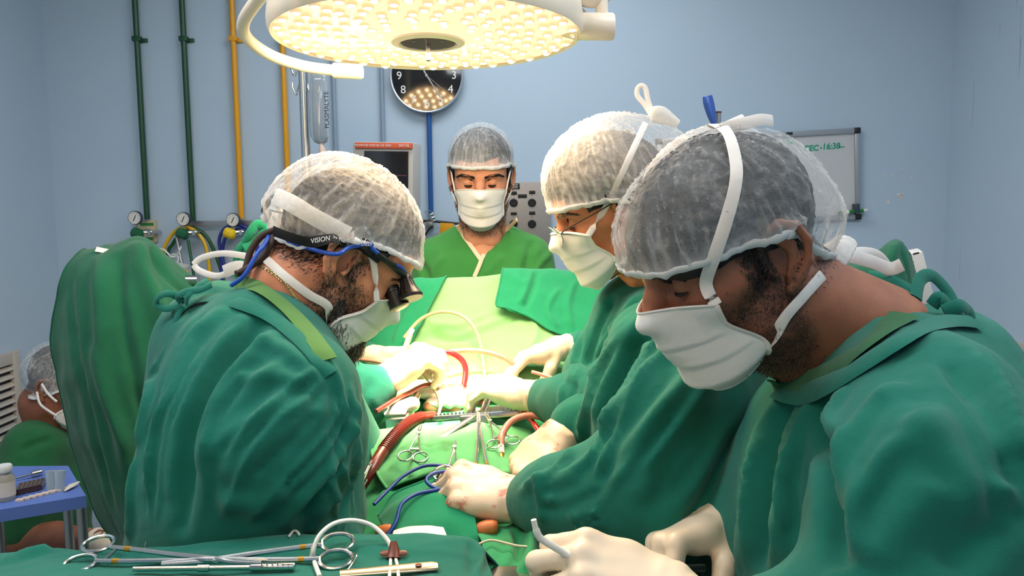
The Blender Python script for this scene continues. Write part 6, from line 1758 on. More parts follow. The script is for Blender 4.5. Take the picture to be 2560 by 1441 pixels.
def tubing(name, pts, r, m, label, cat='tube', n=8, px=True, seg=10):
    sp = spline([P(*q) if px else Vector(q) for q in pts], n)
    return tag(MB().tube(sp, r, seg).build(name, m), label, cat)

# ---- chest retractor with toothed rack
rt = empty('chest_retractor', P(1180, 1050, 1.48), 'steel chest retractor with toothed rack bar across the open chest', 'retractor')
a, b = P(1030, 1052, 1.475), P(1318, 1032, 1.475)
X = (b - a).normalized(); Rr = frame_from(x=X, z=(0, .2, 1)); L_ = (b - a).length
MB().box((a + b) / 2, (L_, .008, .012), Rr, bev=.0015).build('rack_bar', M['steel'], rt)
nt_ = 30
tm = MB().prism([(-.0026, 0), (.0026, 0), (.0008, .0042), (-.0008, .0042)], -.003, .003); tme = mesh_data('rack_tooth', tm.v, tm.f, M['steel'], False)
Rtooth = Rr @ Matrix(((1, 0, 0), (0, 0, -1), (0, 1, 0)))
for i in range(nt_):
    o = bpy.data.objects.new('rack_tooth', tme); q = a.lerp(b, (i + .5) / nt_) + Rr @ Vector((0, 0, .006))
    o.matrix_world = Matrix.Translation(q) @ Rtooth.to_4x4(); link(o, rt)
MB().box(P(1006, 1062, 1.46), (.055, .030, .026), frame_from(x=(1, -.25, .12), z=(0, .1, 1)), bev=.003).build('fixed_arm', M['steel'], rt)
MB().box(P(1188, 1052, 1.468), (.055, .026, .022), Rr, bev=.002).build('sliding_arm', M['steel'], rt)
for px in (1020, 1200):
    MB().tube(spline([P(px, 1050, 1.48), P(px + 12, 1020, 1.52), P(px + 25, 985, 1.56)], 5), .0065, 10, flat=(1.2, .6)).build('blade_arm', M['steel'], rt)
hd = spline([P(1196, 1034, 1.455), P(1160, 1058, 1.42), P(1120, 1085, 1.385), P(1092, 1103, 1.365)], 6)
MB().tube(hd, [.0028, .003, .0034, .004, .0044, .0048, .0052, .0056, .006, .0064, .0068, .007, .0072, .0074, .0074, .0074, .007, .006, .003], 12, flat=(1.0, .45), up=(0, -.3, 1)).build('crank_lever', M['steel'], rt)
# ---- gauze and tissue in the opening
for i, (px, py, Y, r1, r2, r3, lab) in enumerate([(1240, 975, 1.60, .075, .03, .016, 'white gauze pad under the assistant gloved hand in the field'), (1130, 1005, 1.58, .055, .026, .012, 'white gauze pad at the left edge of the open chest'), (1255, 1030, 1.53, .06, .02, .011, 'white gauze pad along the toothed rack bar'), (1085, 985, 1.60, .035, .022, .012, 'small white gauze wad near the dark red tube')]):
    c = p(px, py, Y); g = Grid(c - [r1 + .02, r2 + .04, r3 + .03], c + [r1 + .02, r2 + .04, r3 + .03], .004)
    g.ell(c, (r1, r2, r3), k=0); g.ell(c + [r1 * .4, .01, .004], (r1 * .5, r2 * .9, r3), k=.01)
    v, f = g.mesh(); n = vnormals(v, f); v = v + n * (.004 * fbm(v * 60 + i, 3))[:, None]
    tag(mobj('gauze_pad', v, f, M['gauze']), lab, 'gauze', 'gauze pads in the field')
c = p(1165, 995, 1.60) - [0, 0, .012]; g = Grid(c - .09, c + .09, .004)
g.ell(c + [-.02, 0, -.005], (.045, .04, .022), k=0); g.ell(c + [-.065, -.02, .0], (.022, .02, .014), k=.012); g.ell(c + [.03, .0, -.008], (.03, .03, .02), k=.012)
v, f = g.mesh(); n = vnormals(v, f); v = v + n * (.003 * fbm(v * 50, 3))[:, None]
tag(mobj('exposed_tissue', v, f, M['tissue']), 'red exposed tissue inside the brightly lit opening', 'tissue')
c = p(1010, 1025, 1.50); g = Grid(c - .06, c + .06, .0035); g.chain([c + [-.02, 0, 0], c + [.015, .01, .008]], [.012, .015], .01); g.chain([c + [-.032, -.01, -.006], c + [0, -.012, -.004]], [.006, .006], .008)
v, f = g.mesh(); tag(mobj('sponge_roll', v, f, M['port'] if 'port' in M else M['gauze']), 'small pale sponge roll beside the retractor block', 'sponge')

# ---- tubes
sp = spline([P(890, 1235, 1.27), P(925, 1180, 1.29), P(965, 1118, 1.34), P(1005, 1072, 1.40), P(1045, 1047, 1.45), P(1085, 1042, 1.49)], 14)
t = empty('drain_tube', sp[0], 'thick dark red ribbed drainage tube running down beside the patient', 'tube')
MB().tube(sp, .0105, 14).build('tube_wall', M['tube_maroon'], t)
for i in range(26, 60):
    q = sp[min(i, len(sp) - 1)]; tq = (sp[min(i + 1, len(sp) - 1)] - sp[max(i - 1, 0)]).normalized(); o1 = tq.orthogonal().normalized(); o2 = tq.cross(o1)
    MB().tube([q + (o1 * math.cos(w) + o2 * math.sin(w)) * .0107 for w in np.linspace(0, 2 * math.pi, 15)[:-1]], .0011, 5, closed=True).build('rib', M['tube_maroon'], t)
tubing('perfusion_tube', [(1040, 905, 1.60), (1075, 890, 1.61), (1120, 882, 1.62), (1152, 898, 1.62), (1164, 925, 1.61), (1160, 965, 1.59)], .0062, M['tube_red'], 'bright red blood filled tube arching over the field')
tubing('perfusion_tube', [(1050, 898, 1.63), (1100, 884, 1.65), (1160, 877, 1.66), (1210, 880, 1.66), (1255, 893, 1.65), (1290, 915, 1.64)], .0055, M['tube_pink'], 'pinkish clear tube looping toward the far right hand')
tubing('suction_line', [(1010, 845, 1.80), (1050, 800, 1.82), (1095, 781, 1.82), (1140, 784, 1.81), (1175, 806, 1.79), (1198, 848, 1.75), (1207, 900, 1.70), (1212, 945, 1.64)], .0042, M['tube_clear'], 'thin clear suction line arching in front of the screen drape')
tubing('perfusion_tube', [(940, 1030, 1.45), (985, 1002, 1.50), (1020, 985, 1.54), (1060, 965, 1.57), (1095, 962, 1.59)], .0050, M['tube_maroon'], 'dark red tube emerging under the gloved fist at left')
tubing('perfusion_tube', [(875, 898, 1.66), (930, 902, 1.64), (975, 912, 1.61)], .004, M['tube_pink'], 'short clear tube between the two left gloved hands')
tubing('suction_hose', [(1252, 1118, 1.33), (1256, 1085, 1.35), (1280, 1053, 1.38), (1320, 1040, 1.40), (1362, 1046, 1.40), (1395, 1064, 1.39)], .0062, M['tube_pink'], 'clear suction hose with blood bending toward the right sleeve')
tubing('perfusion_tube', [(1295, 1020, 1.47), (1322, 1045, 1.42), (1345, 1075, 1.38), (1365, 1105, 1.36)], .0048, M['tube_red'], 'red tube slanting down behind the suction hose')
tubing('perfusion_tube', [(1330, 930, 1.62), (1370, 942, 1.60), (1410, 958, 1.57)], .004, M['tube_pink'], 'thin tube passing beneath the far right glove')
t = empty('suction_wand', P(1253, 1125, 1.33), 'metal suction wand on the end of the clear hose', 'suction tip')
MB().tube([P(1252, 1116, 1.33), P(1253, 1136, 1.315)], .0062, 12).build('connector', M['white_plastic'], t)
MB().tube([P(1253, 1136, 1.315), P(1254, 1148, 1.305)], .005, 12).build('colour_band', M['gold_band'], t)
MB().tube(spline([P(1254, 1148, 1.305), P(1258, 1165, 1.29), P(1276, 1192, 1.26)], 5), .0034, 10).build('metal_shaft', M['steel'], t)
tubing('chest_wire', [(1050, 930, 1.6), (1075, 960, 1.58), (1095, 995, 1.55), (1098, 1040, 1.5)], .0022, M['steel'], 'thin steel suture wire standing in the opening', 'wire')
tubing('cannula_line', [(1095, 1045, 1.49), (1105, 1010, 1.53), (1130, 975, 1.57), (1150, 960, 1.59)], .0030, M['tube_clear'], 'slim yellowish cannula line inside the opening')
# cables
tubing('blue_cable', [(935, 1262, 1.158), (975, 1222, 1.193), (1010, 1190, 1.218), (1060, 1166, 1.238), (1110, 1165, 1.238), (1165, 1172, 1.228)], .0028, M['blue_cord'], 'blue cable curving across the patient abdomen', 'cable')
tubing('blue_cable', [(965, 1345, 1.058), (990, 1305, 1.078), (1004, 1262, 1.103), (1040, 1237, 1.123), (1090, 1226, 1.133), (1140, 1218, 1.138), (1152, 1195, 1.158), (1120, 1180, 1.178), (1080, 1186, 1.168), (1066, 1204, 1.153), (1090, 1222, 1.136), (1130, 1228, 1.128)], .0028, M['blue_cord'], 'blue cable looped under the scissor rings', 'cable')

# ---- ring handled instruments in the field
N_UP = (0, -.55, .85)
ring_tool('hemostat', 'steel hemostat clipped to the drape at the left of the field', 'clamp', P(1032, 1142, 1.285), P(1052, 1062, 1.385), N_UP, .0118, .0125, .0018, .7, M['gold_band'])
ring_tool('hemostat', 'steel hemostat with open rings beside the suction hose', 'clamp', P(1259, 1106, 1.325), P(1213, 1034, 1.44), N_UP, .0118, .0165, .0018, .7)
ring_tool('needle_holder', 'long steel needle holder standing up from the bloody glove', 'needle holder', P(1205, 1196, 1.20), P(1196, 1032, 1.42), N_UP, .0125, .013, .0026, .8, M['gold_band'])
ring_tool('needle_holder', 'fine needle holder with a curved tip left of the long one', 'needle holder', P(1128, 1196, 1.18), P(1138, 1102, 1.285), N_UP, .0125, .012, .0016, .8, M['gold_band'])
ring_tool('scissors', 'steel scissors with two large rings held in the bloody glove', 'scissors', P(1102, 1205, 1.17), P(1195, 1215, 1.15), (-.1, -.6, .8), .0135, .0145, .0022, .6)
ring_tool('towel_clip', 'steel clip on the dark tube at the drape edge', 'clamp', P(895, 1222, 1.20), P(936, 1140, 1.32), (-.6, -.6, .5), .009, .010, .0014, .7)
# white clip in the glove
c = p(1185, 1190, 1.17); g = Grid(c - .03, c + .03, .0025); g.chain([c + [-.006, 0, .002], c + [.006, 0, .006]], [.009, .007], .004); v, f = g.mesh()
tag(mobj('swab', v, f, M['gauze']), 'small white swab pinched in the bloody glove', 'swab')
# cautery pen in the left fist, and a loose ring
t = empty('cautery_pen', P(1010, 885, 1.58), 'pale yellow cautery pen standing in the left gloved fist', 'pen')
a, b = P(1000, 905, 1.58), P(1031, 822, 1.60)
MB().tube([a, a.lerp(b, .8), a.lerp(b, .84)], [.0048, .0056, .0052], 14).build('pen_body', M['pen'], t)
MB().tube([a.lerp(b, .84), a.lerp(b, .97), b], [.0045, .0058, .003], 14).build('pen_tip', M['silicone_white'], t)
ring_tool('forceps', 'bright ring handled forceps behind the left gloved fist', 'forceps', P(1064, 884, 1.63), P(1085, 960, 1.58), (0, -.9, .3), .0085, .0085, .0014, .7)

# gauze on the near edge
rows = [[(985, 1326, 1.05), (1020, 1317, 1.06), (1070, 1315, 1.06), (1108, 1318, 1.055)], [(982, 1334, 1.02), (1020, 1327, 1.03), (1070, 1325, 1.03), (1114, 1332, 1.025)], [(985, 1352, 1.0), (1020, 1346, 1.0), (1070, 1344, 1.0), (1120, 1350, 1.0)]]
o, _, _ = sheet('gauze_stack', rows, M['gauze'], nu=6, nv=6, amp=.001, seed=1.0, thick=.008)
tag(o, 'folded cream gauze lying past the instrument table edge', 'gauze')
tubing('suture_thread', [(1195, 1362, 1.0), (1230, 1352, 1.01), (1290, 1365, 1.0), (1335, 1372, .99), (1352, 1400, .97), (1372, 1445, .94)], .0017, M['tube_clear'], 'pale thin cord trailing over the leg drape', 'cord')

# ================================================================== foreground instruments
def onm(px, py, off=.005):
    h_ = mayo_bvh.ray_cast(CAM, ray(px, py).normalized(), 3)
    return (h_[0] + Vector((0, 0, off))) if h_[0] is not None else P(px, py, .88)
ring_tool('forceps', 'long steel forceps with rings at the left on teal cloth', 'forceps', onm(225, 1404, .010), onm(655, 1424, .008), (0, -.25, 1), .0155, .0170, .0032, .74, M['gold_band'])
ring_tool('needle_holder', 'long steel needle holder with rings at the right on teal cloth', 'needle holder', onm(842, 1398, .010), onm(405, 1424, .007), (0, -.35, 1), .0150, .0150, .0032, .74, M['gold_band'])
t = empty('suction_cannula', onm(550, 1436), 'straight steel suction cannula with perforated end in the foreground', 'suction tip')
a, b = onm(335, 1436, .006), onm(738, 1430, .006); d_ = b - a
MB().tube([a, a + d_ * .80], .0032, 12).build('cannula_shaft', M['steel'], t)
MB().tube([a + d_ * .40, a + d_ * .47], .0046, 12).build('cannula_nut', M['steel'], t)
sl = MB().tube([a + d_ * .72, a + d_ * .73, a + d_ * .995, b], [.0035, .0046, .0046, .004], 14).build('perforated_sleeve', M['steel'], t)
for i in range(6):
    for w in (-.0018, .0018):
        q = a + d_ * (.80 + .033 * i) + Vector((0, -.0036, .0026)) + Vector((0, 0, w * .8)); MB().tube([q, q + Vector((0, -.0006, .0004))], .0009, 8).build('perforation', M['black'], sl)
t = empty('retractor_spatula', onm(980, 1436), 'brass coloured flat retractor handle at the bottom edge', 'retractor')
a, b = onm(850, 1448, .006), onm(1098, 1428, .006)
MB().tube([a, a.lerp(b, .3), a.lerp(b, .75), a.lerp(b, .93), a.lerp(b, .985), b], [.006, .0065, .0078, .008, .006, .001], 14, flat=(1, .4), up=(0, -.2, 1)).build('flat_handle', M['brass'], t)
MB().tube([a.lerp(b, .79) + Vector((0, -.001, .003)), a.lerp(b, .79) + Vector((0, -.001, .0036))], .004, 12).build('stamp_mark', M['plastic_brown'], t)
# lone ring behind the cloth edge
t = empty('clamp', P(394, 1385, 1.02), 'clamp behind the cloth edge showing a single steel ring', 'clamp')
MB().tube([P(394 + 28 * math.cos(a), 1366 + 26 * math.sin(a), 1.0) for a in np.linspace(0, 2 * math.pi, 25)[:-1]], .0022, 9, closed=True).build('finger_ring', M['steel'], t)
MB().tube([P(398, 1391, 1.0), P(420, 1440, 1.03)], .0025, 9).build('shank', M['steel'], t)
# catheter loop with brown connector
t = empty('catheter_loop', onm(960, 1400), 'white catheter loop with a brown winged connector on the cloth', 'catheter')
lp_ = [onm(800, 1452, .004), P(786, 1405, .895), P(784, 1375, .90), P(800, 1338, .91), P(835, 1310, .925), P(882, 1302, .94), P(930, 1315, .945), P(966, 1348, .935), P(982, 1380, .925)]
MB().tube(spline(lp_, 10), .0028, 10).build('catheter_tube', M['silicone_white'], t)
c = onm(985, 1392, .006); Rw = frame_from(x=(1, 0, 0), z=(0, -.5, .85))
MB().tube([c + Vector((-.001, .006, .010)), c + Vector((0, 0, 0)), c + Vector((0, -.006, -.006))], [.0035, .0065, .0082], 12, flat=(1.1, .7), up=(0, -.5, .85)).build('connector_body', M['plastic_brown'], t)
for s in (1, -1):
    w = MB().tube([c + Vector((s * .004, -.001, -.001)), c + Vector((s * .013, -.002, -.001)), c + Vector((s * .016, -.002, -.001))], [.0030, .0042, .002], 10, flat=(1, .4), up=(0, -.5, .85)).build('wing', M['plastic_brown'], t)
    MB().tube(spline([c + Vector((s * .003, -.007, -.006)), onm(985 + s * 9, 1425, .004), onm(985 + s * 12, 1460, .004)], 4), .0020, 8).build('branch_tube', M['silicone_white'], t)
o = MB().tube(spline([onm(724, 1346, .003), P(732, 1330, .985), P(740, 1328, .985), onm(748, 1342, .003)], 5), .0016, 8).build('tie_loop', M['silicone_white']); tag(o, 'tiny white tie loop at the far edge of the cloth', 'tie')
o = MB().tube(spline([onm(866, 1440, .004), onm(880, 1424, .006), onm(892, 1412, .010), onm(884, 1406, .010), onm(878, 1414, .008)], 5), .0011, 7).build('wire_hook', M['steel']); tag(o, 'tiny bent steel wire hook beside the needle holder rings', 'hook')
# white tube held by the nearest surgeon, and his dark instrument
t = empty('suction_tube', P(1400, 1370, .74), 'white bent suction tube held in the nearest left glove', 'tube')
MB().tube(spline([P(1334, 1300, .74), P(1340, 1325, .74), P(1350, 1345, .74), P(1375, 1362, .74), P(1420, 1388, .74), P(1470, 1415, .735)], 6), [.0028] * 6 + [.0036] * 25, 10).build('tube_wall', M['silicone_white'], t)
t = empty('needle_driver', P(1680, 1410, .84), 'dark needle driver with an orange band held in the gloves', 'needle holder')
MB().tube([P(1610, 1400, .82), P(1650, 1410, .82), P(1720, 1422, .83), P(1760, 1420, .84)], [.0022, .0032, .004, .004], 10).build('shaft', M['black'], t)
MB().tube([P(1676, 1414, .822), P(1692, 1418, .824)], .0046, 10).build('colour_band', mat('orange_band', srgb(226, 96, 30), .4), t)
# ================================================================== background equipment
# IV pole with fluid bag
t = empty('iv_pole', (P(762, 300, 2.75).x, 2.75, 0), 'steel drip pole with hooks behind the bearded surgeon', 'drip stand')
x = P(762, 300, 2.75).x; zt_ = P(760, 172, 2.75).z
MB().tube([(x, 2.75, .04), (x, 2.75, zt_)], .0155, 18).build('pole', M['steel'], t)
for px, py, s, dy in [(735, 175, -1, .0), (740, 222, -1, -.0), (790, 222, 1, -.01)]:
    c = P(px, py, 2.75 + dy); x0 = x + s * .012
    MB().tube(spline([Vector((x0, 2.75, c.z + .02)), Vector((x0 + s * .012, 2.75 + dy, c.z - .012)), Vector((c.x, 2.75 + dy, c.z - .020)), Vector((c.x + s * .010, 2.75 + dy, c.z + .004)), Vector((c.x + s * .010, 2.75 + dy, c.z + .020))], 5), .003, 8).build('hook', M['chrome'], t)
for a in range(5):
    q = math.radians(72 * a + 20); MB().tube([(x, 2.75, .07), (x + .13 * math.cos(q), 2.75 + .13 * math.sin(q), .035)], [.016, .012], 10).build('foot', M['steel'], t)
M['bag'] = mat('fluid_bag_film', srgb(196, 206, 214), 0.12, trans=.55, coat=.5, var=(30, .08))
M['port'] = mat('bag_port', srgb(232, 206, 190), 0.4)
t = empty('fluid_bag', P(798, 250, 2.73), 'clear plastic fluid bag with vertical lettering on the drip pole', 'fluid bag')
g_ = []
for j, (py, w0, w1) in enumerate([(172, 776, 812), (200, 775, 815), (240, 774, 817), (300, 774, 819), (340, 776, 822), (356, 786, 818), (362, 800, 808)]):
    g_.append((py, w0, w1))
v, f = [], []
for i, (py, w0, w1) in enumerate(g_):
    dep = [.003, .008, .012, .016, .018, .012, .004][i]
    for k in range(12):
        a = 2 * math.pi * k / 12; q = P((w0 + w1) / 2 + (w1 - w0) / 2 * math.cos(a), py, 2.73); v.append(q + Vector((0, dep * math.sin(a), 0)))
for i in range(len(g_) - 1):
    for k in range(12): f.append((i * 12 + k, i * 12 + (k + 1) % 12, (i + 1) * 12 + (k + 1) % 12, (i + 1) * 12 + k))
f.append(tuple(range(11, -1, -1))); f.append(tuple(len(g_) * 12 - 12 + k for k in range(12)))
mobj('bag_film', v, f, M['bag'], t)
MB().tube([P(803, 358, 2.73), P(806, 378, 2.73), P(808, 390, 2.73)], [.006, .013, .010], 10).build('drip_port', M['port'], t)
qt = P(817, 275, 2.71); text('lettering', 'PLASMALYTE', .021, qt, Matrix(((0, -1, 0), (0, 0, -1), (1, 0, 0))), M['ink_black'], t)
# patient monitor
M['mon_grey'] = mat('monitor_housing', srgb(190, 184, 178), 0.45)
M['mon_orange'] = mat('orange_strip', srgb(226, 96, 56), 0.4)
M['screen'] = mat('dark_screen', (.016, .013, .013, 1), 0.12)
M['trace'] = mat('screen_trace', (.02, .02, .02, 1), .5, emit=((1, .35, .25, 1), .25))
mo = empty('patient_monitor', P(970, 600, 2.85), 'grey patient monitor with orange top strip behind the bearded surgeon', 'monitor')
yaw = Matrix.Rotation(math.radians(-12), 3, 'Z') @ Matrix.Rotation(math.radians(2.0), 3, 'Y')
mc = P(966, 480, 2.85)
def mon(px, py, off): return mc + yaw @ Vector(((px - 966) * 2.85 / FPX, -off, -(py - 480) * 2.85 / FPX))
def mbox(name, x0, y0, x1, y1, off, th, m, bev=.003, parent=None):
    k = 2.85 / FPX; c = mon((x0 + x1) / 2, (y0 + y1) / 2, off); return MB().box(c, ((x1 - x0) * k, th, (y1 - y0) * k), yaw, bev=bev).build(name, m, parent or mo)
mbox('housing', 889, 360, 1046, 604, 0, .09, M['mon_grey'], .008)
mbox('bezel_top', 898, 362, 1044, 376, .048, .012, M['mon_orange'], .002)
sc_ = mbox('screen', 921, 382, 1034, 535, .046, .006, M['screen'], .001)
mbox('lower_panel', 915, 545, 1040, 598, .046, .006, M['mon_grey'], .003)
k = 2.85 / FPX
tx = yaw @ TO_CAM
text('lettering', 'MONITOR PORTAL DX 2020', .0105, mon(945, 369, .0545), tx, M['ink_white'], mo); text('lettering', 'DIXTAL', .0115, mon(1025, 369, .0545), tx, M['ink_white'], mo)
for y_ in (440, 470, 500):
    MB().box(mon(985, y_, .0493), (.13, .0006, .0012), yaw).build('trace_line', M['trace'], sc_, smooth=False)
MB().lathe([(.016, 0), (.016, .012), (.012, .014)], yaw @ Matrix(((1, 0, 0), (0, 0, -1), (0, 1, 0))), mon(1028, 580, .05), 20).build('knob', M['gauge_rim'], mo)
MB().tube([mon(966, 600, 0), Vector((mc.x, 2.85, .7))], .02, 14).build('mount_post', M['steel_dull'], mo)
MB().box((mc.x, 2.9, .35), (.22, .40, .70), bev=.015).build('cart', M['mon_grey'], mo)
# socket panel on the wall
M['panel'] = mat('brushed_panel', srgb(170, 160, 152), 0.4, 0.55, var=(60, .05), stretch=(1, 1, 8))
t = empty('socket_panel', W(1320, 560, 0), 'brushed metal socket panel with round black sockets on the wall', 'socket panel')
def wb(name, x0, y0, x1, y1, off, th, m, bev=.001):
    c = W((x0 + x1) / 2, (y0 + y1) / 2, off); k_ = (WB - off) / FPX
    return MB().box(Vector((c.x, WB - off, c.z)), ((x1 - x0) * k_, th, (y1 - y0) * k_), bev=bev).build(name, m, t)
wb('plate', 1250, 457, 1376, 690, .012, .024, M['panel'], .003)
for x_, y_ in [(1284, 507), (1330, 507), (1330, 560), (1284, 560), (1284, 615), (1330, 615)]:
    c = W(x_, y_, .026); Ry = Matrix(((1, 0, 0), (0, 0, -1), (0, 1, 0)))
    so = MB().lathe([(.0175, 0), (.0172, .005), (.0135, .006), (.0125, .001)], Ry, Vector((c.x, WB - .024, c.z)), 26).build('socket', M['black'], t)
    MB().lathe([(.0022, .0), (.0022, .002)], Ry, Vector((c.x, WB - .024, c.z + .031)), 8).build('screw', M['plastic_brown'], t)
for x0, y0, x1, y1 in [(1279, 459, 1299, 473), (1278, 479, 1292, 487), (1323, 477, 1338, 485), (1295, 486, 1317, 495), (1277, 531, 1292, 538), (1323, 529, 1338, 537)]:
    wb('label_plate', x0, y0, x1, y1, .0255, .003, M['black'], .0005)
for y_ in (462, 466, 470): MB().box(W(1288, y_, .0285), (.022, .0006, .002)).build('label_text_line', M['ink_white'], t, smooth=False)
# clamps under the blue pipe with cable and yellow tag
t = empty('pipe_clamp', W(1072, 545, .05), 'wire spring clamps and bracket at the end of the blue pipe', 'clamp')
for i, y_ in enumerate((532, 541, 549)):
    MB().tube(spline([W(1062 + i * 5, y_, .04), W(1070 + i * 4, y_ - 5, .055), W(1082 + i * 3, y_, .05), W(1074 + i * 3, y_ + 5, .055), W(1066 + i * 3, y_ + 3, .04)], 5), .0026, 8).build('spring_wire', M['chrome'], t)
MB().box(W(1075, 560, .03), (.03, .05, .03), bev=.003).build('bracket', M['steel_dull'], t)
MB().tube([W(1092, 560, .06), W(1100, 580, .06), W(1088, 590, .06)], .0024, 8).build('spring_wire', M['chrome'], t)
hose([(1050, 553), (1075, 553), (1110, 556), (1150, 560)], .05, .0055, M['black'], 'black hose running along behind the blue pipe end', 'black_hose')
hose([(1082, 565), (1068, 580), (1058, 605), (1055, 640)], .07, .0045, M['black'], 'black cable hanging down from the pipe bracket', 'black_cable')
o = MB().box(W(1117, 573, .06), (.056, .004, .05), Matrix.Rotation(math.radians(4), 3, 'Y'), bev=.001).build('yellow_tag', M['pipe_yellow']); tag(o, 'yellow cloth tag hanging on the wall behind the masked man', 'tag')

# right background: pale equipment, green cover, pole with blue strip
M['pale_case'] = mat('pale_equipment_case', srgb(206, 204, 202), 0.45)
t = empty('equipment_case', P(2290, 680, 1.75), 'pale grey equipment case behind the nearest surgeon shoulder', 'equipment')
Re = Matrix.Rotation(math.radians(-16), 3, 'Y') @ Matrix.Rotation(math.radians(-18), 3, 'Z')
MB().box(P(2268, 712, 1.75), (.085, .06, .14), Re, bev=.006).build('case', M['pale_case'], t)
MB().box(P(2290, 634, 1.715), (.012, .004, .003), Re).build('latch', M['black'], t)
MB().tube([P(2262, 760, 1.75), Vector((P(2262, 760, 1.75).x, 1.75, .04))], .018, 14).build('stand_post', M['steel_dull'], t)
MB().box((P(2262, 760, 1.75).x, 1.75, .03), (.2, .2, .05), bev=.01).build('stand_base', M['steel_dull'], t)
rows = [[(2120, 660, 1.52), (2170, 640, 1.5), (2200, 625, 1.48), (2240, 604, 1.48), (2270, 625, 1.5), (2292, 690, 1.53)],
        [(2110, 680, 1.46), (2165, 665, 1.43), (2200, 640, 1.42), (2236, 612, 1.42), (2266, 640, 1.43), (2296, 720, 1.48)],
        [(2105, 720, 1.44), (2160, 715, 1.40), (2205, 700, 1.38), (2240, 690, 1.38), (2272, 710, 1.40), (2305, 770, 1.46)],
        [(2100, 800, 1.43), (2160, 800, 1.38), (2205, 800, 1.36), (2240, 800, 1.36), (2275, 810, 1.38), (2310, 850, 1.45)],
        [(2100, 1100, 1.43), (2160, 1100, 1.37), (2205, 1100, 1.35), (2240, 1100, 1.35), (2275, 1100, 1.37), (2310, 1100, 1.45)]]
o, _, _ = sheet('green_cover', rows, M['drape_green'], nu=10, nv=10, amp=.004, seed=44.0, wr=(18, 18, 6), folds=[([(2240, 612), (2225, 660), (2215, 720)], .010, .010), ([(2250, 615), (2265, 680), (2275, 740)], .009, -.009)])
tag(o, 'bunched green cloth cover behind the nearest surgeon neck', 'cloth')
q = P(2200, 700, 1.47); t = empty('cover_stand', (q.x, q.y, 0), 'steel stand carrying the bunched green cover', 'stand')
MB().tube([(q.x, q.y + .02, .03), (q.x, q.y + .02, P(2230, 640, 1.49).z)], .014, 12).build('pole', M['steel'], t); MB().box((q.x, q.y + .02, .025), (.2, .2, .04), bev=.01).build('base', M['steel_dull'], t)
q = P(1796, 300, 2.2); t = empty('iv_pole', (q.x, q.y, 0), 'drip pole end rising behind the nearest surgeon cap', 'drip stand')
MB().tube([(q.x, q.y, .04), (q.x, q.y, P(1796, 283, 2.2).z)], .0068, 14).build('pole', M['steel_dull'], t)
MB().tube([Vector((q.x, q.y, P(1796, 283, 2.2).z)), Vector((q.x, q.y, P(1796, 279, 2.2).z))], .0085, 14).build('end_cap', M['plastic_brown'], t)
MB().box((q.x, q.y, .03), (.34, .34, .04), bev=.01).build('base', M['steel_dull'], t)
M['blue_film'] = mat('blue_plastic_film', srgb(70, 108, 196), 0.35, trans=.15)
rows = [[(1757, 242, 2.18), (1768, 240, 2.17), (1780, 237, 2.18)], [(1759, 262, 2.18), (1772, 258, 2.165), (1785, 256, 2.18)], [(1768, 290, 2.18), (1779, 288, 2.165), (1790, 284, 2.18)], [(1780, 315, 2.185), (1786, 314, 2.175), (1792, 312, 2.185)]]
o, _, _ = sheet('blue_strip', rows, M['blue_film'], nu=6, nv=6, amp=.001, seed=2.0, thick=.002)
tag(o, 'folded blue plastic strip sticking up beside the drip pole end', 'plastic strip')

# ================================================================== side table with supplies at far left
M['tray_blue'] = mat('blue_tray', srgb(96, 124, 196), 0.4)
M['amber'] = mat('brown_ampoule', srgb(70, 40, 30), 0.2, coat=.5)
M['vial_glass'] = mat('vial_glass', srgb(216, 206, 184), 0.1, trans=.4, coat=.5)
M['label_cream'] = mat('vial_label', srgb(226, 214, 196), 0.6)
M['pack'] = mat('clear_pack', srgb(196, 214, 222), 0.2, trans=.4)
YT = 1.95
tz = P(100, 1225, YT).z
def tp(px, py):                                                       # point on the tray plane
    d = ray(px, py); return CAM + d * ((tz - CAM.z) / d.z)
sd = empty('supply_trolley', (-1.25, 1.95, 0), 'blue topped supply trolley at the far left', 'trolley')
c0, c1, c2 = tp(-60, 1185), tp(215, 1240), tp(-60, 1285)
c3 = tp(170, 1165)
quad = [(c2.x, c2.y), (c1.x, c1.y + .0), (c3.x, c3.y), (c0.x, c0.y + .06)]
MB().prism(quad, tz - .03, tz).build('tray_top', M['tray_blue'], sd, smooth=False)
for (x_, y_) in quad:
    cx_, cy_ = sum(q[0] for q in quad) / 4, sum(q[1] for q in quad) / 4
    MB().tube([(x_ * .9 + cx_ * .1, y_ * .9 + cy_ * .1, .0), (x_ * .9 + cx_ * .1, y_ * .9 + cy_ * .1, tz - .03)], .012, 10).build('leg', M['steel_dull'], sd)
c = tp(16, 1250); t = empty('vial', c, 'squat glass vial with cream label and white cap on the trolley', 'vial')
MB().lathe([(.019, 0), (.021, .003), (.021, .058), (.013, .068), (.013, .072)], None, c, 24).build('glass', M['vial_glass'], t)
MB().lathe([(.0214, .012), (.0214, .048)], None, c, 24, cap=False).build('label', M['label_cream'], t)
MB().lathe([(.017, .070), (.018, .072), (.018, .084), (.016, .087)], None, c, 24).build('cap', M['white_plastic'], t)
for i in range(6):
    a = tp(44 + i * 11, 1240 - i * 2.5); b = tp(52 + i * 11, 1222 - i * 2.5)
    o = MB().tube([a + Vector((0, 0, .008)), b + Vector((0, 0, .008))], [.0075, .0075], 10).build('ampoule', M['amber']); tag(o, ['first', 'second', 'third', 'fourth', 'fifth', 'sixth'][i] + ' brown ampoule in the row, counted from the glass vial', 'ampoule', 'brown ampoules on the trolley')
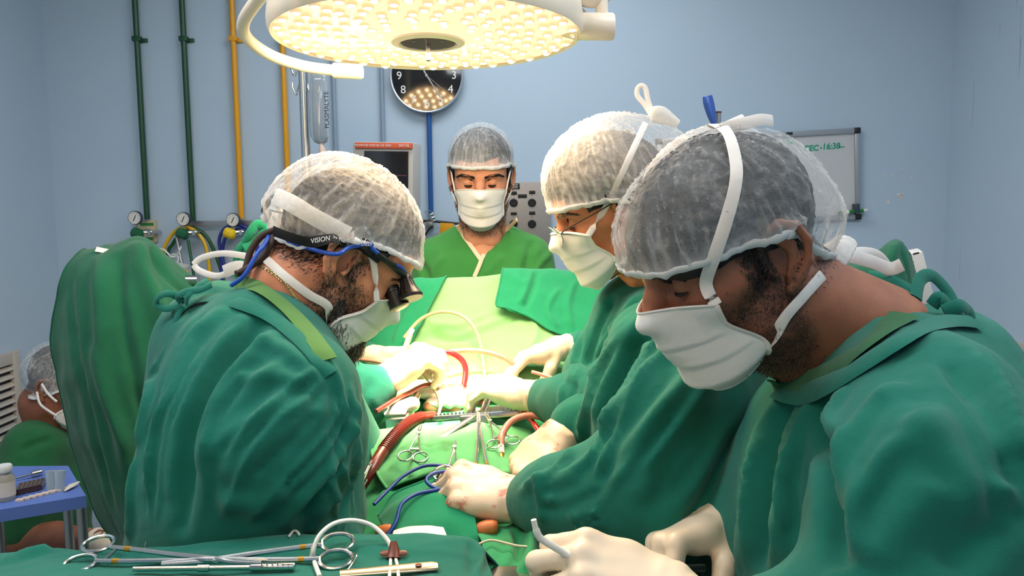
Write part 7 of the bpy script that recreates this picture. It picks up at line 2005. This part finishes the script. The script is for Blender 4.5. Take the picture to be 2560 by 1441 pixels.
for i in range(9):
    a = tp(50 + i * 16, 1254 - i * 4.2)
    o = MB().box(a + Vector((0, 0, .003)), (.018, .012, .006), Matrix.Rotation(.2, 3, 'Z'), bev=.001).build('tablet_blister', M['port']); tag(o, ['first', 'second', 'third', 'fourth', 'fifth', 'sixth', 'seventh', 'eighth', 'ninth'][i] + ' pinkish blister from the left along the trolley edge', 'blister', 'pink blisters on the trolley')
for x0, lab in ((128, 'clear plastic sachet standing on the trolley, left of the pair'), (150, 'clear plastic sachet standing on the trolley, right of the pair')):
    c = tp(x0, 1228); o = MB().tube([c, c + Vector((0, .002, .024)), c + Vector((0, .006, .05))], [.014, .012, .015], 12, flat=(1, .5), up=(0, -1, 0)).build('sachet', M['pack']); tag(o, lab, 'sachet')
t = empty('steel_tool', tp(70, 1200), 'small steel tool lying behind the ampoules on the trolley', 'tool')
MB().tube([tp(36, 1205) + Vector((0, 0, .008)), tp(80, 1196) + Vector((0, 0, .01))], .003, 10).build('shaft', M['steel'], t); MB().tube([tp(80, 1196) + Vector((0, 0, .01)), tp(104, 1190) + Vector((0, 0, .01))], .008, 12).build('handle', M['steel'], t)
o = MB().tube([tp(162, 1232) + Vector((0, 0, .004)), tp(180, 1222) + Vector((0, 0, .008)), tp(198, 1215) + Vector((0, 0, .01))], [.003, .010, .004], 10, flat=(1, .4), up=(0, 0, 1)).build('paper_wrapper', M['label_cream']); tag(o, 'torn white wrapper at the right end of the trolley', 'wrapper')
# stool under the helper
q = p(100, 1430, 2.55); t = empty('stool', (q[0], q[1], 0), 'steel stool under the seated helper', 'stool')
sz = P(100, 1430, 2.55).z - .16
MB().lathe([(.16, sz - .04), (.17, sz - .03), (.17, sz), (.15, sz + .01)], None, (q[0], q[1], 0), 28).build('seat', M['black_matte'], t)
MB().tube([(q[0], q[1], .05), (q[0], q[1], sz - .03)], .022, 14).build('post', M['steel'], t); MB().lathe([(.2, 0), (.2, .02), (.03, .06)], None, (q[0], q[1], 0), 28).build('base', M['steel_dull'], t)
